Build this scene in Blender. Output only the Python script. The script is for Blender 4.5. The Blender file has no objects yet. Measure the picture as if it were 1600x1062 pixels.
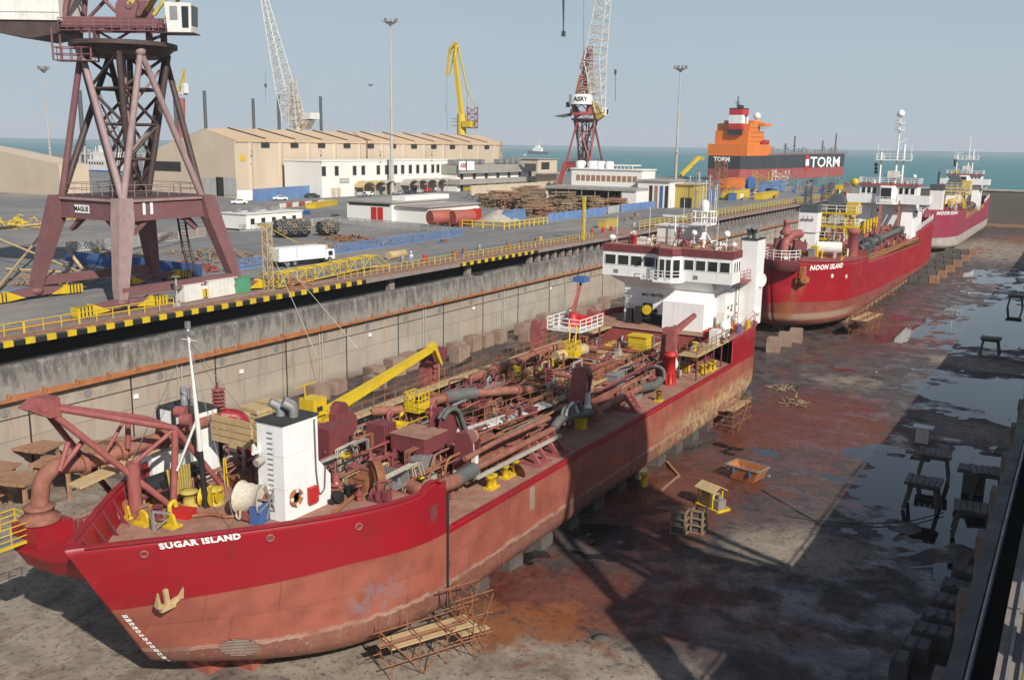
import bpy, bmesh, math, random
import numpy as np
from mathutils import Vector, Matrix, noise
PI = math.pi
random.seed(7)
sc = bpy.context.scene
# ---------------------------------------------------------------- camera
CH = 26.0
PIT, ROL, YAW, FPX = math.radians(11.3853), math.radians(0.8159), math.radians(-30.499), 1513.8
fw = Vector((math.sin(YAW)*math.cos(PIT), math.cos(YAW)*math.cos(PIT), -math.sin(PIT)))
r0 = Vector((math.cos(YAW), -math.sin(YAW), 0)); u0 = r0.cross(fw)
rt = math.cos(ROL)*r0 + math.sin(ROL)*u0; up = -math.sin(ROL)*r0 + math.cos(ROL)*u0
cam = bpy.data.cameras.new('camera'); camo = bpy.data.objects.new('camera', cam)
sc.collection.objects.link(camo); sc.camera = camo
camo.matrix_world = Matrix(((rt.x, up.x, -fw.x, 0), (rt.y, up.y, -fw.y, 0), (rt.z, up.z, -fw.z, CH), (0, 0, 0, 1)))
cam.sensor_width = 36; cam.lens = 36*FPX/1600; cam.clip_start = 0.5; cam.clip_end = 60000
# ---------------------------------------------------------------- light
SV = Vector((1.22, -0.75, 1.0)).normalized()         # towards the sun
world = bpy.data.worlds.new('World'); sc.world = world; world.use_nodes = True
wn = world.node_tree; bg = wn.nodes['Background']
sky = wn.nodes.new('ShaderNodeTexSky'); sky.sky_type = 'NISHITA'; sky.sun_disc = False
sky.sun_elevation = math.asin(SV.z); sky.sun_rotation = math.atan2(SV.x, SV.y)
sky.altitude = 0; sky.air_density = 1.0; sky.dust_density = 2.2; sky.ozone_density = 1.6
sky.dust_density = 1.0
mixn = wn.nodes.new('ShaderNodeMix'); mixn.data_type = 'RGBA'; mixn.inputs[7].default_value = (4.9, 5.8, 6.45, 1)   # even dusty veil over the blue
tc = wn.nodes.new('ShaderNodeTexCoord'); sx = wn.nodes.new('ShaderNodeSeparateXYZ'); mr = wn.nodes.new('ShaderNodeMapRange')
wn.links.new(tc.outputs['Generated'], sx.inputs[0]); wn.links.new(sx.outputs[2], mr.inputs[0])
mr.inputs[1].default_value = .04; mr.inputs[2].default_value = .45; mr.inputs[3].default_value = .94; mr.inputs[4].default_value = .12
nz = wn.nodes.new('ShaderNodeTexNoise'); nz.inputs['Scale'].default_value = 1.6; nz.inputs['Detail'].default_value = 5; mp_ = wn.nodes.new('ShaderNodeMapping'); mp_.inputs['Scale'].default_value = (1, 1, 7)
mn = wn.nodes.new('ShaderNodeMix'); mn.data_type = 'RGBA'; mn.inputs[6].default_value = (5.15, 6.35, 7.6, 1); mn.inputs[7].default_value = (6.1, 7.2, 8.1, 1)   # thin uneven dust haze
wn.links.new(tc.outputs['Generated'], mp_.inputs[0]); wn.links.new(mp_.outputs[0], nz.inputs['Vector']); wn.links.new(nz.outputs['Fac'], mn.inputs[0]); wn.links.new(mn.outputs[2], mixn.inputs[7])
wn.links.new(mr.outputs[0], mixn.inputs[0]); wn.links.new(sky.outputs[0], mixn.inputs[6]); wn.links.new(mixn.outputs[2], bg.inputs[0]); bg.inputs[1].default_value = 0.072
sun = bpy.data.lights.new('sun', 'SUN'); sun.energy = 5.0; sun.angle = math.radians(0.6); sun.color = (1, .94, .85)
suno = bpy.data.objects.new('sun', sun); sc.collection.objects.link(suno)
suno.rotation_euler = SV.to_track_quat('Z', 'Y').to_euler()
sc.view_settings.view_transform = 'Standard'; sc.view_settings.look = 'None'; sc.view_settings.exposure = 0.12
sc.view_settings.gamma = 1
sc.cycles.max_bounces = 6; sc.cycles.transparent_max_bounces = 8
# ---------------------------------------------------------------- pixel (of the 1600 px photograph) to a point in the place
def W(px, py, x=None, y=None, z=None):
    d = rt*((px-800)/FPX) + up*((531-py)/FPX) + fw
    if x is not None: t = x/d.x
    elif y is not None: t = y/d.y
    else: t = (z-CH)/d.z
    return Vector((d.x*t, d.y*t, CH + d.z*t))
def pix(p):
    q = Vector(p)-Vector((0, 0, CH)); c = q.dot(fw)
    return 800+FPX*q.dot(rt)/c, 531-FPX*q.dot(up)/c
def HZ(p, py):                                        # height over the spot p that shows at row py
    lo, hi = -50, 400
    for _ in range(40):
        m = (lo+hi)/2
        if pix((p[0], p[1], m))[1] > py: lo = m
        else: hi = m
    return m
# ---------------------------------------------------------------- mesh builder
def basis(d):
    d = Vector(d).normalized()
    a = Vector((0, 0, 1)) if abs(d.z) < .95 else Vector((0, 1, 0))
    s = d.cross(a).normalized(); return d, s, s.cross(d).normalized()
class MB:
    def __init__(s): s.v = []; s.f = []; s.sm = []
    def add(s, vs, fs, smooth=False):
        n = len(s.v); s.v += [tuple(v) for v in vs]; s.f += [tuple(i+n for i in f) for f in fs]; s.sm += [smooth]*len(fs); return s
    def box(s, c, d, rz=0, taper=1, tilt=None):
        vs = []
        for k, (sx, sy, sz) in enumerate([(a, b, e) for e in (-1, 1) for a, b in ((-1, -1), (1, -1), (1, 1), (-1, 1))]):
            t = taper if sz > 0 else 1
            x, y, z = sx*d[0]/2*t, sy*d[1]/2*t, sz*d[2]/2
            vs.append((c[0]+x*math.cos(rz)-y*math.sin(rz), c[1]+x*math.sin(rz)+y*math.cos(rz), c[2]+z))
        return s.add(vs, [(3, 2, 1, 0), (4, 5, 6, 7), (0, 1, 5, 4), (1, 2, 6, 5), (2, 3, 7, 6), (3, 0, 4, 7)])
    def b2(s, x0, x1, y0, y1, z0, z1):
        return s.box(((x0+x1)/2, (y0+y1)/2, (z0+z1)/2), (abs(x1-x0), abs(y1-y0), abs(z1-z0)))
    def beam(s, p, q, w=.2, h=None, w2=None, h2=None):
        p, q = Vector(p), Vector(q); h = h or w; w2 = w2 or w; h2 = h2 or h
        d, a, b = basis(q-p)
        vs = [p+a*sx*w/2+b*sy*h/2 for sx, sy in ((-1, -1), (1, -1), (1, 1), (-1, 1))]
        vs += [q+a*sx*w2/2+b*sy*h2/2 for sx, sy in ((-1, -1), (1, -1), (1, 1), (-1, 1))]
        return s.add(vs, [(3, 2, 1, 0), (4, 5, 6, 7), (0, 1, 5, 4), (1, 2, 6, 5), (2, 3, 7, 6), (3, 0, 4, 7)])
    def tube(s, p, q, r=.1, r2=None, n=8, caps=True):
        p, q = Vector(p), Vector(q); r2 = r if r2 is None else r2
        d, a, b = basis(q-p); vs = []
        for c, rr in ((p, r), (q, r2)):
            for k in range(n):
                t = 2*PI*k/n; vs.append(c+a*rr*math.cos(t)+b*rr*math.sin(t))
        s.add(vs, [(k, (k+1) % n, n+(k+1) % n, n+k) for k in range(n)], n > 5)
        if caps: s.add(vs, [tuple(range(n-1, -1, -1)), tuple(range(n, 2*n))])
        return s
    def path(s, pts, r=.1, n=8, bend=0.0, seg=5):
        pts = [Vector(p) for p in pts]
        if bend > 0 and len(pts) > 2:
            o = [pts[0]]
            for i in range(1, len(pts)-1):
                a, b, c = pts[i-1], pts[i], pts[i+1]
                k = min(bend, (a-b).length*.45, (c-b).length*.45)
                A = b+(a-b).normalized()*k; C = b+(c-b).normalized()*k
                for j in range(seg+1):
                    t = j/seg; o.append(A*(1-t)**2+b*2*t*(1-t)+C*t*t)
            pts = o+[pts[-1]]
        rings = []; a = None
        for i, p in enumerate(pts):
            d = (pts[min(i+1, len(pts)-1)]-pts[max(i-1, 0)]).normalized()
            if a is None: _, a, _ = basis(d)
            a = (a-d*a.dot(d)).normalized(); b = d.cross(a)
            rr = r[i] if isinstance(r, (list, tuple)) else r
            rings.append([p+a*rr*math.cos(2*PI*k/n)+b*rr*math.sin(2*PI*k/n) for k in range(n)])
        vs = [v for R in rings for v in R]; fs = []
        for i in range(len(pts)-1):
            for k in range(n): fs.append((i*n+k, i*n+(k+1) % n, (i+1)*n+(k+1) % n, (i+1)*n+k))
        s.add(vs, fs, True); m = (len(pts)-1)*n
        s.add(rings[0], [tuple(range(n-1, -1, -1))]); s.add(rings[-1], [tuple(range(n))])
        return s
    def lathe(s, prof, c=(0, 0, 0), axis=(0, 0, 1), n=16, smooth=True):
        d, a, b = basis(axis); c = Vector(c); vs = []
        for r, h in prof:
            for k in range(n):
                t = 2*PI*k/n; vs.append(c+d*h+a*r*math.cos(t)+b*r*math.sin(t))
        fs = [(i*n+k, i*n+(k+1) % n, (i+1)*n+(k+1) % n, (i+1)*n+k) for i in range(len(prof)-1) for k in range(n)]
        s.add(vs, fs, smooth)
        s.add(vs[:n], [tuple(range(n-1, -1, -1))]); s.add(vs[-n:], [tuple(range(n))]); return s
    def ball(s, c, r, n=12, sz=1):
        return s.lathe([(max(.001, r*math.sin(PI*i/8)), -r*sz*math.cos(PI*i/8)) for i in range(9)], c, n=n)
    def prism(s, poly, z0, z1):                       # plan polygon pushed up
        n = len(poly); vs = [(p[0], p[1], z0) for p in poly]+[(p[0], p[1], z1) for p in poly]
        return s.add(vs, [tuple(range(n-1, -1, -1)), tuple(range(n, 2*n))]+[(k, (k+1) % n, n+(k+1) % n, n+k) for k in range(n)])
    def slab(s, pts, off):                            # any flat polygon pushed along off
        off = Vector(off); n = len(pts); vs = [Vector(p) for p in pts]; vs += [v+off for v in vs]
        return s.add(vs, [tuple(range(n-1, -1, -1)), tuple(range(n, 2*n))]+[(k, (k+1) % n, n+(k+1) % n, n+k) for k in range(n)])
    def rail(s, pts, h=1.0, gap=1.5, r=.03, bars=2, n=4):
        pts = [Vector(p) for p in pts]
        for i in range(len(pts)-1):
            a, b = pts[i], pts[i+1]; m = max(1, round((b-a).length/gap))
            for k in range(m+(i == len(pts)-2)):
                q = a.lerp(b, k/m); s.tube(q, q+Vector((0, 0, h)), r, n=n)
            for j in range(bars):
                z = Vector((0, 0, h*(bars-j)/bars)); s.tube(a+z, b+z, r, n=n)
        return s
    def lattice(s, A, B, nseg, r, rb=None, n=4, chords=True):   # two end polygons (lists of points) joined as a braced truss
        A = [Vector(a) for a in A]; B = [Vector(b) for b in B]; m = len(A); rb = rb or r*.6
        for i in range(m):
            if chords: s.tube(A[i], B[i], r, n=n)
            j = (i+1) % m
            for k in range(nseg):
                t0, t1 = k/nseg, (k+1)/nseg
                p0, p1 = A[i].lerp(B[i], t0), A[i].lerp(B[i], t1); q0, q1 = A[j].lerp(B[j], t0), A[j].lerp(B[j], t1)
                s.tube(p0, q0, rb, n=n, caps=False)
                s.tube(*((p0, q1) if k % 2 else (q0, p1)), rb, n=n, caps=False)
        return s
    def stairs(s, p, q, w=.7, side=(1, 0, 0)):
        p, q = Vector(p), Vector(q); sd = Vector(side).normalized()*w/2
        s.beam(p-sd, q-sd, .06, .2); s.beam(p+sd, q+sd, .06, .2)
        m = max(2, int(abs(q.z-p.z)/.3))
        for k in range(1, m): c = p.lerp(q, k/m); s.beam(c-sd, c+sd, .22, .04)
        for e in (-1, 1):
            s.tube(p+sd*e+Vector((0, 0, 1)), q+sd*e+Vector((0, 0, 1)), .03, n=4)
            for t in (0, .5, 1): c = p.lerp(q, t)+sd*e; s.tube(c, c+Vector((0, 0, 1)), .025, n=4)
        return s
    def build(s, name, mat, parent=None, org=None, mats=None, mi=None):
        me = bpy.data.meshes.new(name); o = Vector(org) if org is not None else None
        me.from_pydata([tuple(Vector(v)-o) for v in s.v] if o is not None else s.v, [], s.f)
        me.polygons.foreach_set('use_smooth', s.sm); me.materials.append(mat)
        if mats:
            for m in mats: me.materials.append(m)
        if mi: me.polygons.foreach_set('material_index', mi)
        me.update()
        ob = bpy.data.objects.new(name, me); sc.collection.objects.link(ob)
        if o is not None: ob.location = o
        if parent:
            ob.parent = parent
            if parent.type == 'EMPTY':
                if o is None: ob.matrix_parent_inverse = Matrix.Translation(-parent.location)
                else: ob.location = o-parent.location
        return ob
def tag(o, label=None, cat=None, group=None, kind=None):
    if label: o['label'] = label
    if cat: o['category'] = cat
    if group: o['group'] = group
    if kind: o['kind'] = kind
    return o
def thing(name, loc, label, cat, group=None, rz=0):
    o = bpy.data.objects.new(name, None); sc.collection.objects.link(o)
    o.location = loc; o.rotation_euler = (0, 0, rz); o.empty_display_size = .3
    return tag(o, label, cat, group)
def struct(o): o['kind'] = 'structure'; return o
def dup(root, loc, rz=None, label=None, group=None, scale=None):
    def cp(o, par):
        c = o.copy(); sc.collection.objects.link(c)
        if par: c.parent = par
        for ch in [k for k in bpy.data.objects if k.parent == o]: cp(ch, c)
        return c
    r = cp(root, None); r.location = loc
    if rz is not None: r.rotation_euler = (0, 0, rz)
    if scale: r.scale = (scale,)*3
    if label: r['label'] = label
    if group: r['group'] = group
    return r
def text_mesh(txt, size=1.0, bold=0.0, shear=0.0, spacing=1.0):
    cu = bpy.data.curves.new('t', 'FONT'); cu.body = txt; cu.size = size; cu.offset = bold; cu.shear = shear; cu.space_character = spacing
    cu.align_x = 'CENTER'; cu.align_y = 'CENTER'; cu.resolution_u = 2
    ob = bpy.data.objects.new('t', cu); sc.collection.objects.link(ob)
    me = bpy.data.meshes.new_from_object(ob.evaluated_get(bpy.context.evaluated_depsgraph_get()))
    vs = [(v.co.x, v.co.y) for v in me.vertices]; fs = [tuple(p.vertices) for p in me.polygons]
    bpy.data.objects.remove(ob); bpy.data.meshes.remove(me)
    return vs, fs
def lettering(name, txt, size, mat, fn, parent, bold=0.0, spacing=1.0, th=.03, shear=0.0):  # fn maps (x, y) of the writing to (point, normal)
    vs, fs = text_mesh(txt, size, bold, shear, spacing); A = []
    for x, y in vs: p, n = fn(x, y); A.append(p+n*th)
    if ' ' in txt:                                    # one mesh for each word
        iv = sorted((min(vs[i][0] for i in f), max(vs[i][0] for i in f)) for f in fs); rm = iv[0][1]; g = 0; cut = 0
        for a, b in iv:
            if a-rm > g: g, cut = a-rm, (a+rm)/2
            rm = max(rm, b)
        m = MB(); ix = [i for i, v in enumerate(vs) if v[0] > cut]; mp = {o: n for n, o in enumerate(ix)}
        m.add([A[i] for i in ix], [tuple(mp[i] for i in f) for f in fs if all(i in mp for i in f)]); m.build(name, mat, parent)
        ix = [i for i, v in enumerate(vs) if v[0] <= cut]; mp = {o: n for n, o in enumerate(ix)}; A = [A[i] for i in ix]; fs = [tuple(mp[i] for i in f) for f in fs if all(i in mp for i in f)]
    m = MB(); m.add(A, fs); return m.build(name, mat, parent)
def flat_fn(c, right, upv):
    c, right, upv = Vector(c), Vector(right).normalized(), Vector(upv).normalized(); n = right.cross(upv)
    return lambda x, y: (c+right*x+upv*y, n)
# ---------------------------------------------------------------- materials
def nd(nt, t, **k):
    n = nt.nodes.new(t)
    for a, b in k.items():
        if a in n.bl_rna.properties: setattr(n, a, b)
        else: n.inputs[a].default_value = b
    return n
class Sh:
    def __init__(s, name):
        s.m = bpy.data.materials.new(name); s.m.use_nodes = True; s.t = s.m.node_tree; s.b = s.t.nodes['Principled BSDF']
        s.pos = s.t.nodes.new('ShaderNodeNewGeometry').outputs['Position']
    def L(s, a, b): s.t.links.new(a, b)
    def val(s, x, inp):
        if isinstance(x, (int, float)): inp.default_value = x
        elif isinstance(x, (tuple, list)): inp.default_value = tuple(x)+((1,) if len(x) == 3 and len(inp.default_value) == 4 else ())
        else: s.L(x, inp)
    def map(s, sc_=(1, 1, 1), loc=(0, 0, 0), rot=(0, 0, 0), src=None):
        n = s.t.nodes.new('ShaderNodeMapping'); n.inputs['Scale'].default_value = sc_; n.inputs['Location'].default_value = loc
        n.inputs['Rotation'].default_value = rot; s.L(src or s.pos, n.inputs[0]); return n.outputs[0]
    def noise(s, scale=1, detail=6, rough=.6, vec=None, dist=0):
        n = s.t.nodes.new('ShaderNodeTexNoise'); n.inputs['Scale'].default_value = scale; n.inputs['Detail'].default_value = detail
        n.inputs['Roughness'].default_value = rough; n.inputs['Distortion'].default_value = dist
        s.L(vec or s.pos, n.inputs['Vector']); return n.outputs['Fac']
    def ramp(s, f, a, b, lo=0, hi=1):
        n = s.t.nodes.new('ShaderNodeMapRange'); n.clamp = True; s.val(f, n.inputs[0]); n.inputs[1].default_value = a; n.inputs[2].default_value = b
        n.inputs[3].default_value = lo; n.inputs[4].default_value = hi; return n.outputs[0]
    def mix(s, f, a, b, mode='MIX'):
        n = s.t.nodes.new('ShaderNodeMix'); n.data_type = 'RGBA'; n.blend_type = mode
        s.val(f, n.inputs[0]); s.val(a, n.inputs[6]); s.val(b, n.inputs[7]); return n.outputs[2]
    def math(s, op, a, b=0.0):
        n = s.t.nodes.new('ShaderNodeMath'); n.operation = op; s.val(a, n.inputs[0]); s.val(b, n.inputs[1]); return n.outputs[0]
    def xyz(s, v=None):
        n = s.t.nodes.new('ShaderNodeSeparateXYZ'); s.L(v or s.pos, n.inputs[0]); return n.outputs
    def attr(s, name):
        n = s.t.nodes.new('ShaderNodeAttribute'); n.attribute_name = name; return n.outputs['Fac']
    def bump(s, h, strength=.3, dist=.05):
        n = s.t.nodes.new('ShaderNodeBump'); n.inputs['Strength'].default_value = strength; n.inputs['Distance'].default_value = dist
        s.L(h, n.inputs['Height']); s.L(n.outputs[0], s.b.inputs['Normal'])
    def cells(s, dy, dz, oz=0, w=.02):                # (tone of each plate, seam mask) on a y-z grid of plates
        x, y, z = s.xyz(); a = s.math('DIVIDE', y, dy); b = s.math('DIVIDE', s.math('ADD', z, oz), dz); c = s.t.nodes.new('ShaderNodeCombineXYZ')
        b2 = s.math('FLOOR', b); a = s.math('ADD', a, s.math('MULTIPLY', b2, .37)); s.L(s.math('FLOOR', a), c.inputs[0]); s.L(b2, c.inputs[1])
        n = s.t.nodes.new('ShaderNodeTexWhiteNoise'); n.noise_dimensions = '3D'; s.L(c.outputs[0], n.inputs['Vector'])
        fa = s.math('ABSOLUTE', s.math('SUBTRACT', s.math('FRACT', a), .5)); fb = s.math('ABSOLUTE', s.math('SUBTRACT', s.math('FRACT', b), .5))
        return n.outputs['Value'], s.math('MAXIMUM', s.ramp(fa, .5-2*w/dy, .5-w/dy), s.ramp(fb, .5-2*w/dz, .5-w/dz))
    def out(s, col, rough=.6, metal=0, spec=.4):
        s.val(col, s.b.inputs['Base Color']); s.val(rough, s.b.inputs['Roughness']); s.b.inputs['Metallic'].default_value = metal
        s.b.inputs['Specular IOR Level'].default_value = spec; return s.m
RUST = (.17, .06, .025)
def M(name, col, col2=None, s=1.0, rough=.6, metal=0, rust=.25, rcol=RUST, streak=.2, scol=None, bump=.15, grime=.3):
    h = Sh(name); col2 = col2 or tuple(c*.72 for c in col)
    n1 = h.noise(s, 6, .6); c = h.mix(h.ramp(n1, .35, .7), col, col2)
    if grime: c = h.mix(h.ramp(h.noise(s*3.1, 8, .7), .45, .8, 0, grime), c, tuple(x*.35 for x in col))
    if streak: c = h.mix(h.ramp(h.noise(s*1.7, 5, .65, h.map((2.2, 2.2, .12))), .5, .78, 0, streak*2), c, scol or rcol)
    if rust: c = h.mix(h.ramp(h.noise(s*2.3, 9, .75), .72-rust*.35, .8-rust*.3, 0, .9), c, rcol)
    if bump: h.bump(h.noise(s*5, 6, .7), bump, .04)
    return h.out(c, h.ramp(n1, .3, .7, rough-.08, min(1, rough+.12)), metal)
mt = {}
mt['red'] = M('red_paint', (.30, .012, .022), (.22, .014, .02), .5, .42, rust=.08, streak=.12, grime=.15)
mt['redold'] = M('weathered_red_paint', (.30, .075, .065), (.23, .05, .045), 1.2, .6, rust=.3, streak=.25)
mt['maroon'] = M('maroon_paint', (.19, .045, .055), (.13, .032, .038), 1.2, .6, rust=.3, streak=.25)
mt['pink'] = M('faded_pink_red_paint', (.33, .10, .095), (.23, .065, .06), 1.5, .6, rust=.34, streak=.25)
mt['pipe'] = M('rusty_pipe_red', (.30, .125, .085), (.19, .072, .05), 1.6, .7, rust=.45, streak=.25)
mt['deck'] = M('dusty_red_deck', (.36, .20, .145), (.24, .115, .08), .9, .8, rust=.45, streak=0, grime=.35)
mt['white'] = M('white_paint', (.80, .80, .79), (.72, .72, .70), .5, .4, rust=.0, streak=.16, scol=(.45, .33, .24), grime=.12, bump=.04)
mt['whiteold'] = M('old_white_paint', (.70, .69, .65), (.6, .58, .53), .8, .6, rust=.08, streak=.15, grime=.2)
mt['yellow'] = M('yellow_paint', (.62, .44, .015), (.52, .35, .02), 1.0, .5, rust=.12, streak=.1, grime=.15)
mt['yellowold'] = M('worn_yellow_paint', (.50, .38, .07), (.36, .28, .08), 1.2, .65, rust=.3, streak=.2)
mt['black'] = M('black_paint', (.016, .017, .018), (.025, .025, .026), 1, .5, rust=0, streak=0, grime=0)
mt['rubber'] = M('dark_rubber', (.03, .03, .03), (.05, .047, .043), 2, .75, rust=0, streak=0)
mt['hose'] = M('grey_rubber_hose', (.12, .125, .12), (.08, .085, .08), 2, .6, rust=.08)
mt['steel'] = M('grey_steel', (.30, .30, .30), (.22, .22, .22), 1, .5, .3, rust=.12)
mt['rust'] = M('rusty_steel', (.30, .13, .06), (.20, .075, .035), 1.4, .8, rust=.45, rcol=(.10, .04, .02))
mt['orange_rust'] = M('orange_rust_steel', (.42, .17, .06), (.30, .10, .04), 1.4, .8, rust=.3, rcol=(.12, .05, .025))
mt['tan'] = M('tan_decking', (.50, .37, .19), (.40, .29, .15), 1.5, .8, rust=.12, streak=.1)
mt['wood'] = M('weathered_timber', (.30, .21, .13), (.20, .14, .09), 2.0, .85, rust=.15, rcol=(.12, .08, .05))
mt['woodred'] = M('rust_stained_timber', (.34, .20, .12), (.24, .12, .07), 2.0, .85, rust=.3)
mt['concrete'] = M('pale_concrete', (.42, .39, .33), (.33, .30, .25), .5, .85, rust=.05, streak=.2, scol=(.16, .12, .09))
mt['block'] = M('stained_concrete_block', (.30, .23, .18), (.22, .13, .095), .7, .85, rust=.4, rcol=(.22, .09, .05), streak=.2)
mt['darkblock'] = M('dark_block_and_shade', (.12, .115, .105), (.07, .065, .06), .7, .6, rust=.1)  # dark blocks; also puts shadow into the hopper floor and right parapet
mt['sand'] = M('sand_coloured_cladding', (.54, .445, .335), (.48, .39, .29), .06, .75, rust=.0, streak=.22, scol=(.38, .29, .20), grime=.15, bump=0)
mt['roof'] = M('sand_roof_sheet', (.55, .41, .27), (.47, .34, .22), .08, .75, rust=.05, streak=0, grime=.15, bump=0)
mt['office'] = M('white_render', (.74, .72, .68), (.68, .66, .62), .1, .7, rust=0, streak=.08, scol=(.5, .45, .38), grime=.05, bump=0)
mt['greyroof'] = M('grey_flat_roof', (.36, .33, .30), (.28, .26, .24), .3, .85, rust=.05, streak=0)
mt['greywall'] = M('grey_render', (.34, .32, .28), (.28, .265, .235), .2, .8, rust=0, streak=.1)
mt['glass'] = Sh('window_glass').out((.02, .024, .026), .08, 0, .6)
mt['dark'] = M('dark_opening', (.018, .018, .018), (.03, .03, .03), .5, .8, rust=0, streak=0, grime=0, bump=0)  # near-black: paints shade into recesses and interiors, also colours joints and cables
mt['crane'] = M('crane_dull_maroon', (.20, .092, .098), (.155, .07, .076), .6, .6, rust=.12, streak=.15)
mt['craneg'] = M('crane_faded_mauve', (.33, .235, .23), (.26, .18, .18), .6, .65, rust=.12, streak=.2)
mt['cranedark'] = M('crane_dark_steel', (.05, .04, .038), (.09, .055, .05), 1, .55, rust=.1)
mt['redcrane'] = M('crane_signal_red', (.36, .07, .06), (.28, .055, .05), .4, .6, rust=.1)
mt['beige'] = M('beige_lattice_paint', (.52, .45, .34), (.44, .36, .26), .5, .7, rust=.15)
mt['pale'] = M('pale_lattice_paint', (.62, .60, .54), (.52, .48, .42), .5, .7, rust=.1)
mt['slate'] = M('dark_slate_steel', (.075, .085, .095), (.06, .068, .078), .2, .6, rust=.03, streak=.1)
mt['blue'] = M('blue_paint', (.05, .13, .34), (.04, .10, .26), .8, .6, rust=.05)
mt['fblue'] = M('faded_blue_barrier', (.10, .19, .40), (.14, .23, .40), .4, .7, rust=.02, streak=.15, scol=(.4, .4, .38))
mt['fgrey'] = M('grey_lattice_barrier', (.40, .41, .39), (.33, .34, .33), .4, .75, rust=.02)
mt['green'] = M('green_paint', (.10, .32, .18), (.08, .25, .14), .6, .6, rust=.08)
mt['orange'] = M('orange_paint', (.72, .19, .02), (.60, .16, .02), .1, .55, rust=.05, streak=.08)
mt['tankred'] = M('oxide_red_tank', (.36, .10, .07), (.28, .08, .055), .6, .6, rust=.15)
mt['bright_red'] = M('bright_red_paint', (.50, .02, .02), (.42, .02, .02), 1, .5, rust=.04)
mt['lamppost'] = M('galvanised_post', (.46, .43, .39), (.40, .37, .33), .3, .6, rust=.05)
mt['rope'] = M('pale_rope', (.58, .53, .43), (.42, .37, .29), 8, .9, rust=0, streak=0)
mt['lettering'] = Sh('white_lettering').out((.82, .82, .80), .5)
mt['blacklet'] = Sh('black_lettering').out((.02, .02, .02), .5)
mt['skin'] = Sh('skin').out((.32, .18, .12), .6)
mt['coverall'] = M('blue_white_coverall', (.16, .24, .45), (.30, .36, .5), 4, .85, rust=0, streak=0, bump=0)
# ================================================================ SETTING
QZ = 10.6; XW = -69.0; XR = -2.4; YG = 384.0
def blob(x, y, cx, cy, rx, ry, rot=0):
    dx, dy = x-cx, y-cy; c, s = math.cos(rot), math.sin(rot)
    u, v = (dx*c+dy*s)/rx, (-dx*s+dy*c)/ry; return math.exp(-(u*u+v*v))
def fbm(x, y, s, o=4):
    return noise.fractal(Vector((x*s, y*s, 3.7)), 1.0, 2.1, o)
def floor_vals(x, y):
    n = fbm(x, y, .07, 5); n2 = fbm(x+40, y, .25, 4)
    wet = 1.05*blob(x, y, -5, 82, 10, 15) + 1.1*blob(x, y, -6, 118, 9, 14) + .9*blob(x, y, -10, 150, 12, 14) + .8*blob(x, y, -8, 175, 14, 16)  + .6*blob(x, y, -12, 225, 16, 20)
    dry = 1.5*blob(x, y, -30, 26, 9, 13) + 1.3*blob(x, y, -52, 36, 14, 16) + .9*blob(x, y, -18, 38, 7, 6) + .75*blob(x, y, -14, 61, 6, 5) + .5*blob(x, y, -22, 112, 6, 5) + .8*blob(x, y, -20, 290, 25, 40) + .8*blob(x, y, -5, 98, 8, 5) + .8*blob(x, y, -9, 131, 9, 4.5)+ .9*blob(x, y, -8, 40, 5, 3.0)
    n3 = fbm(x-20, y+7, .75, 4); h = .09 - .19*wet + .14*dry + .10*n + .10*n2 + .07*n3
    mud = .9*blob(x, y, -26, 46, 8, 9, .9) + .75*blob(x, y, -24, 62, 5, 9) + .95*blob(x, y, -21, 93, 7, 9) + .6*blob(x, y, -25, 80, 4, 14) + .85*blob(x, y, -23, 150, 9, 20) + .6*blob(x, y, -50, 80, 8, 60) + .5*blob(x, y, -14, 260, 12, 8)
    mud += .24*blob(x, y, -22, 80, 13, 50) + .55*n; mud -= .7*min(1.2, dry)
    och = blob(x, y, -24, 43, 5, 4, .6)*.9 + blob(x, y, -12, 330, 14, 30)*.9 + .6*blob(x, y, -16, 215, 5, 12)
    return h, mud, och, dry
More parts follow.
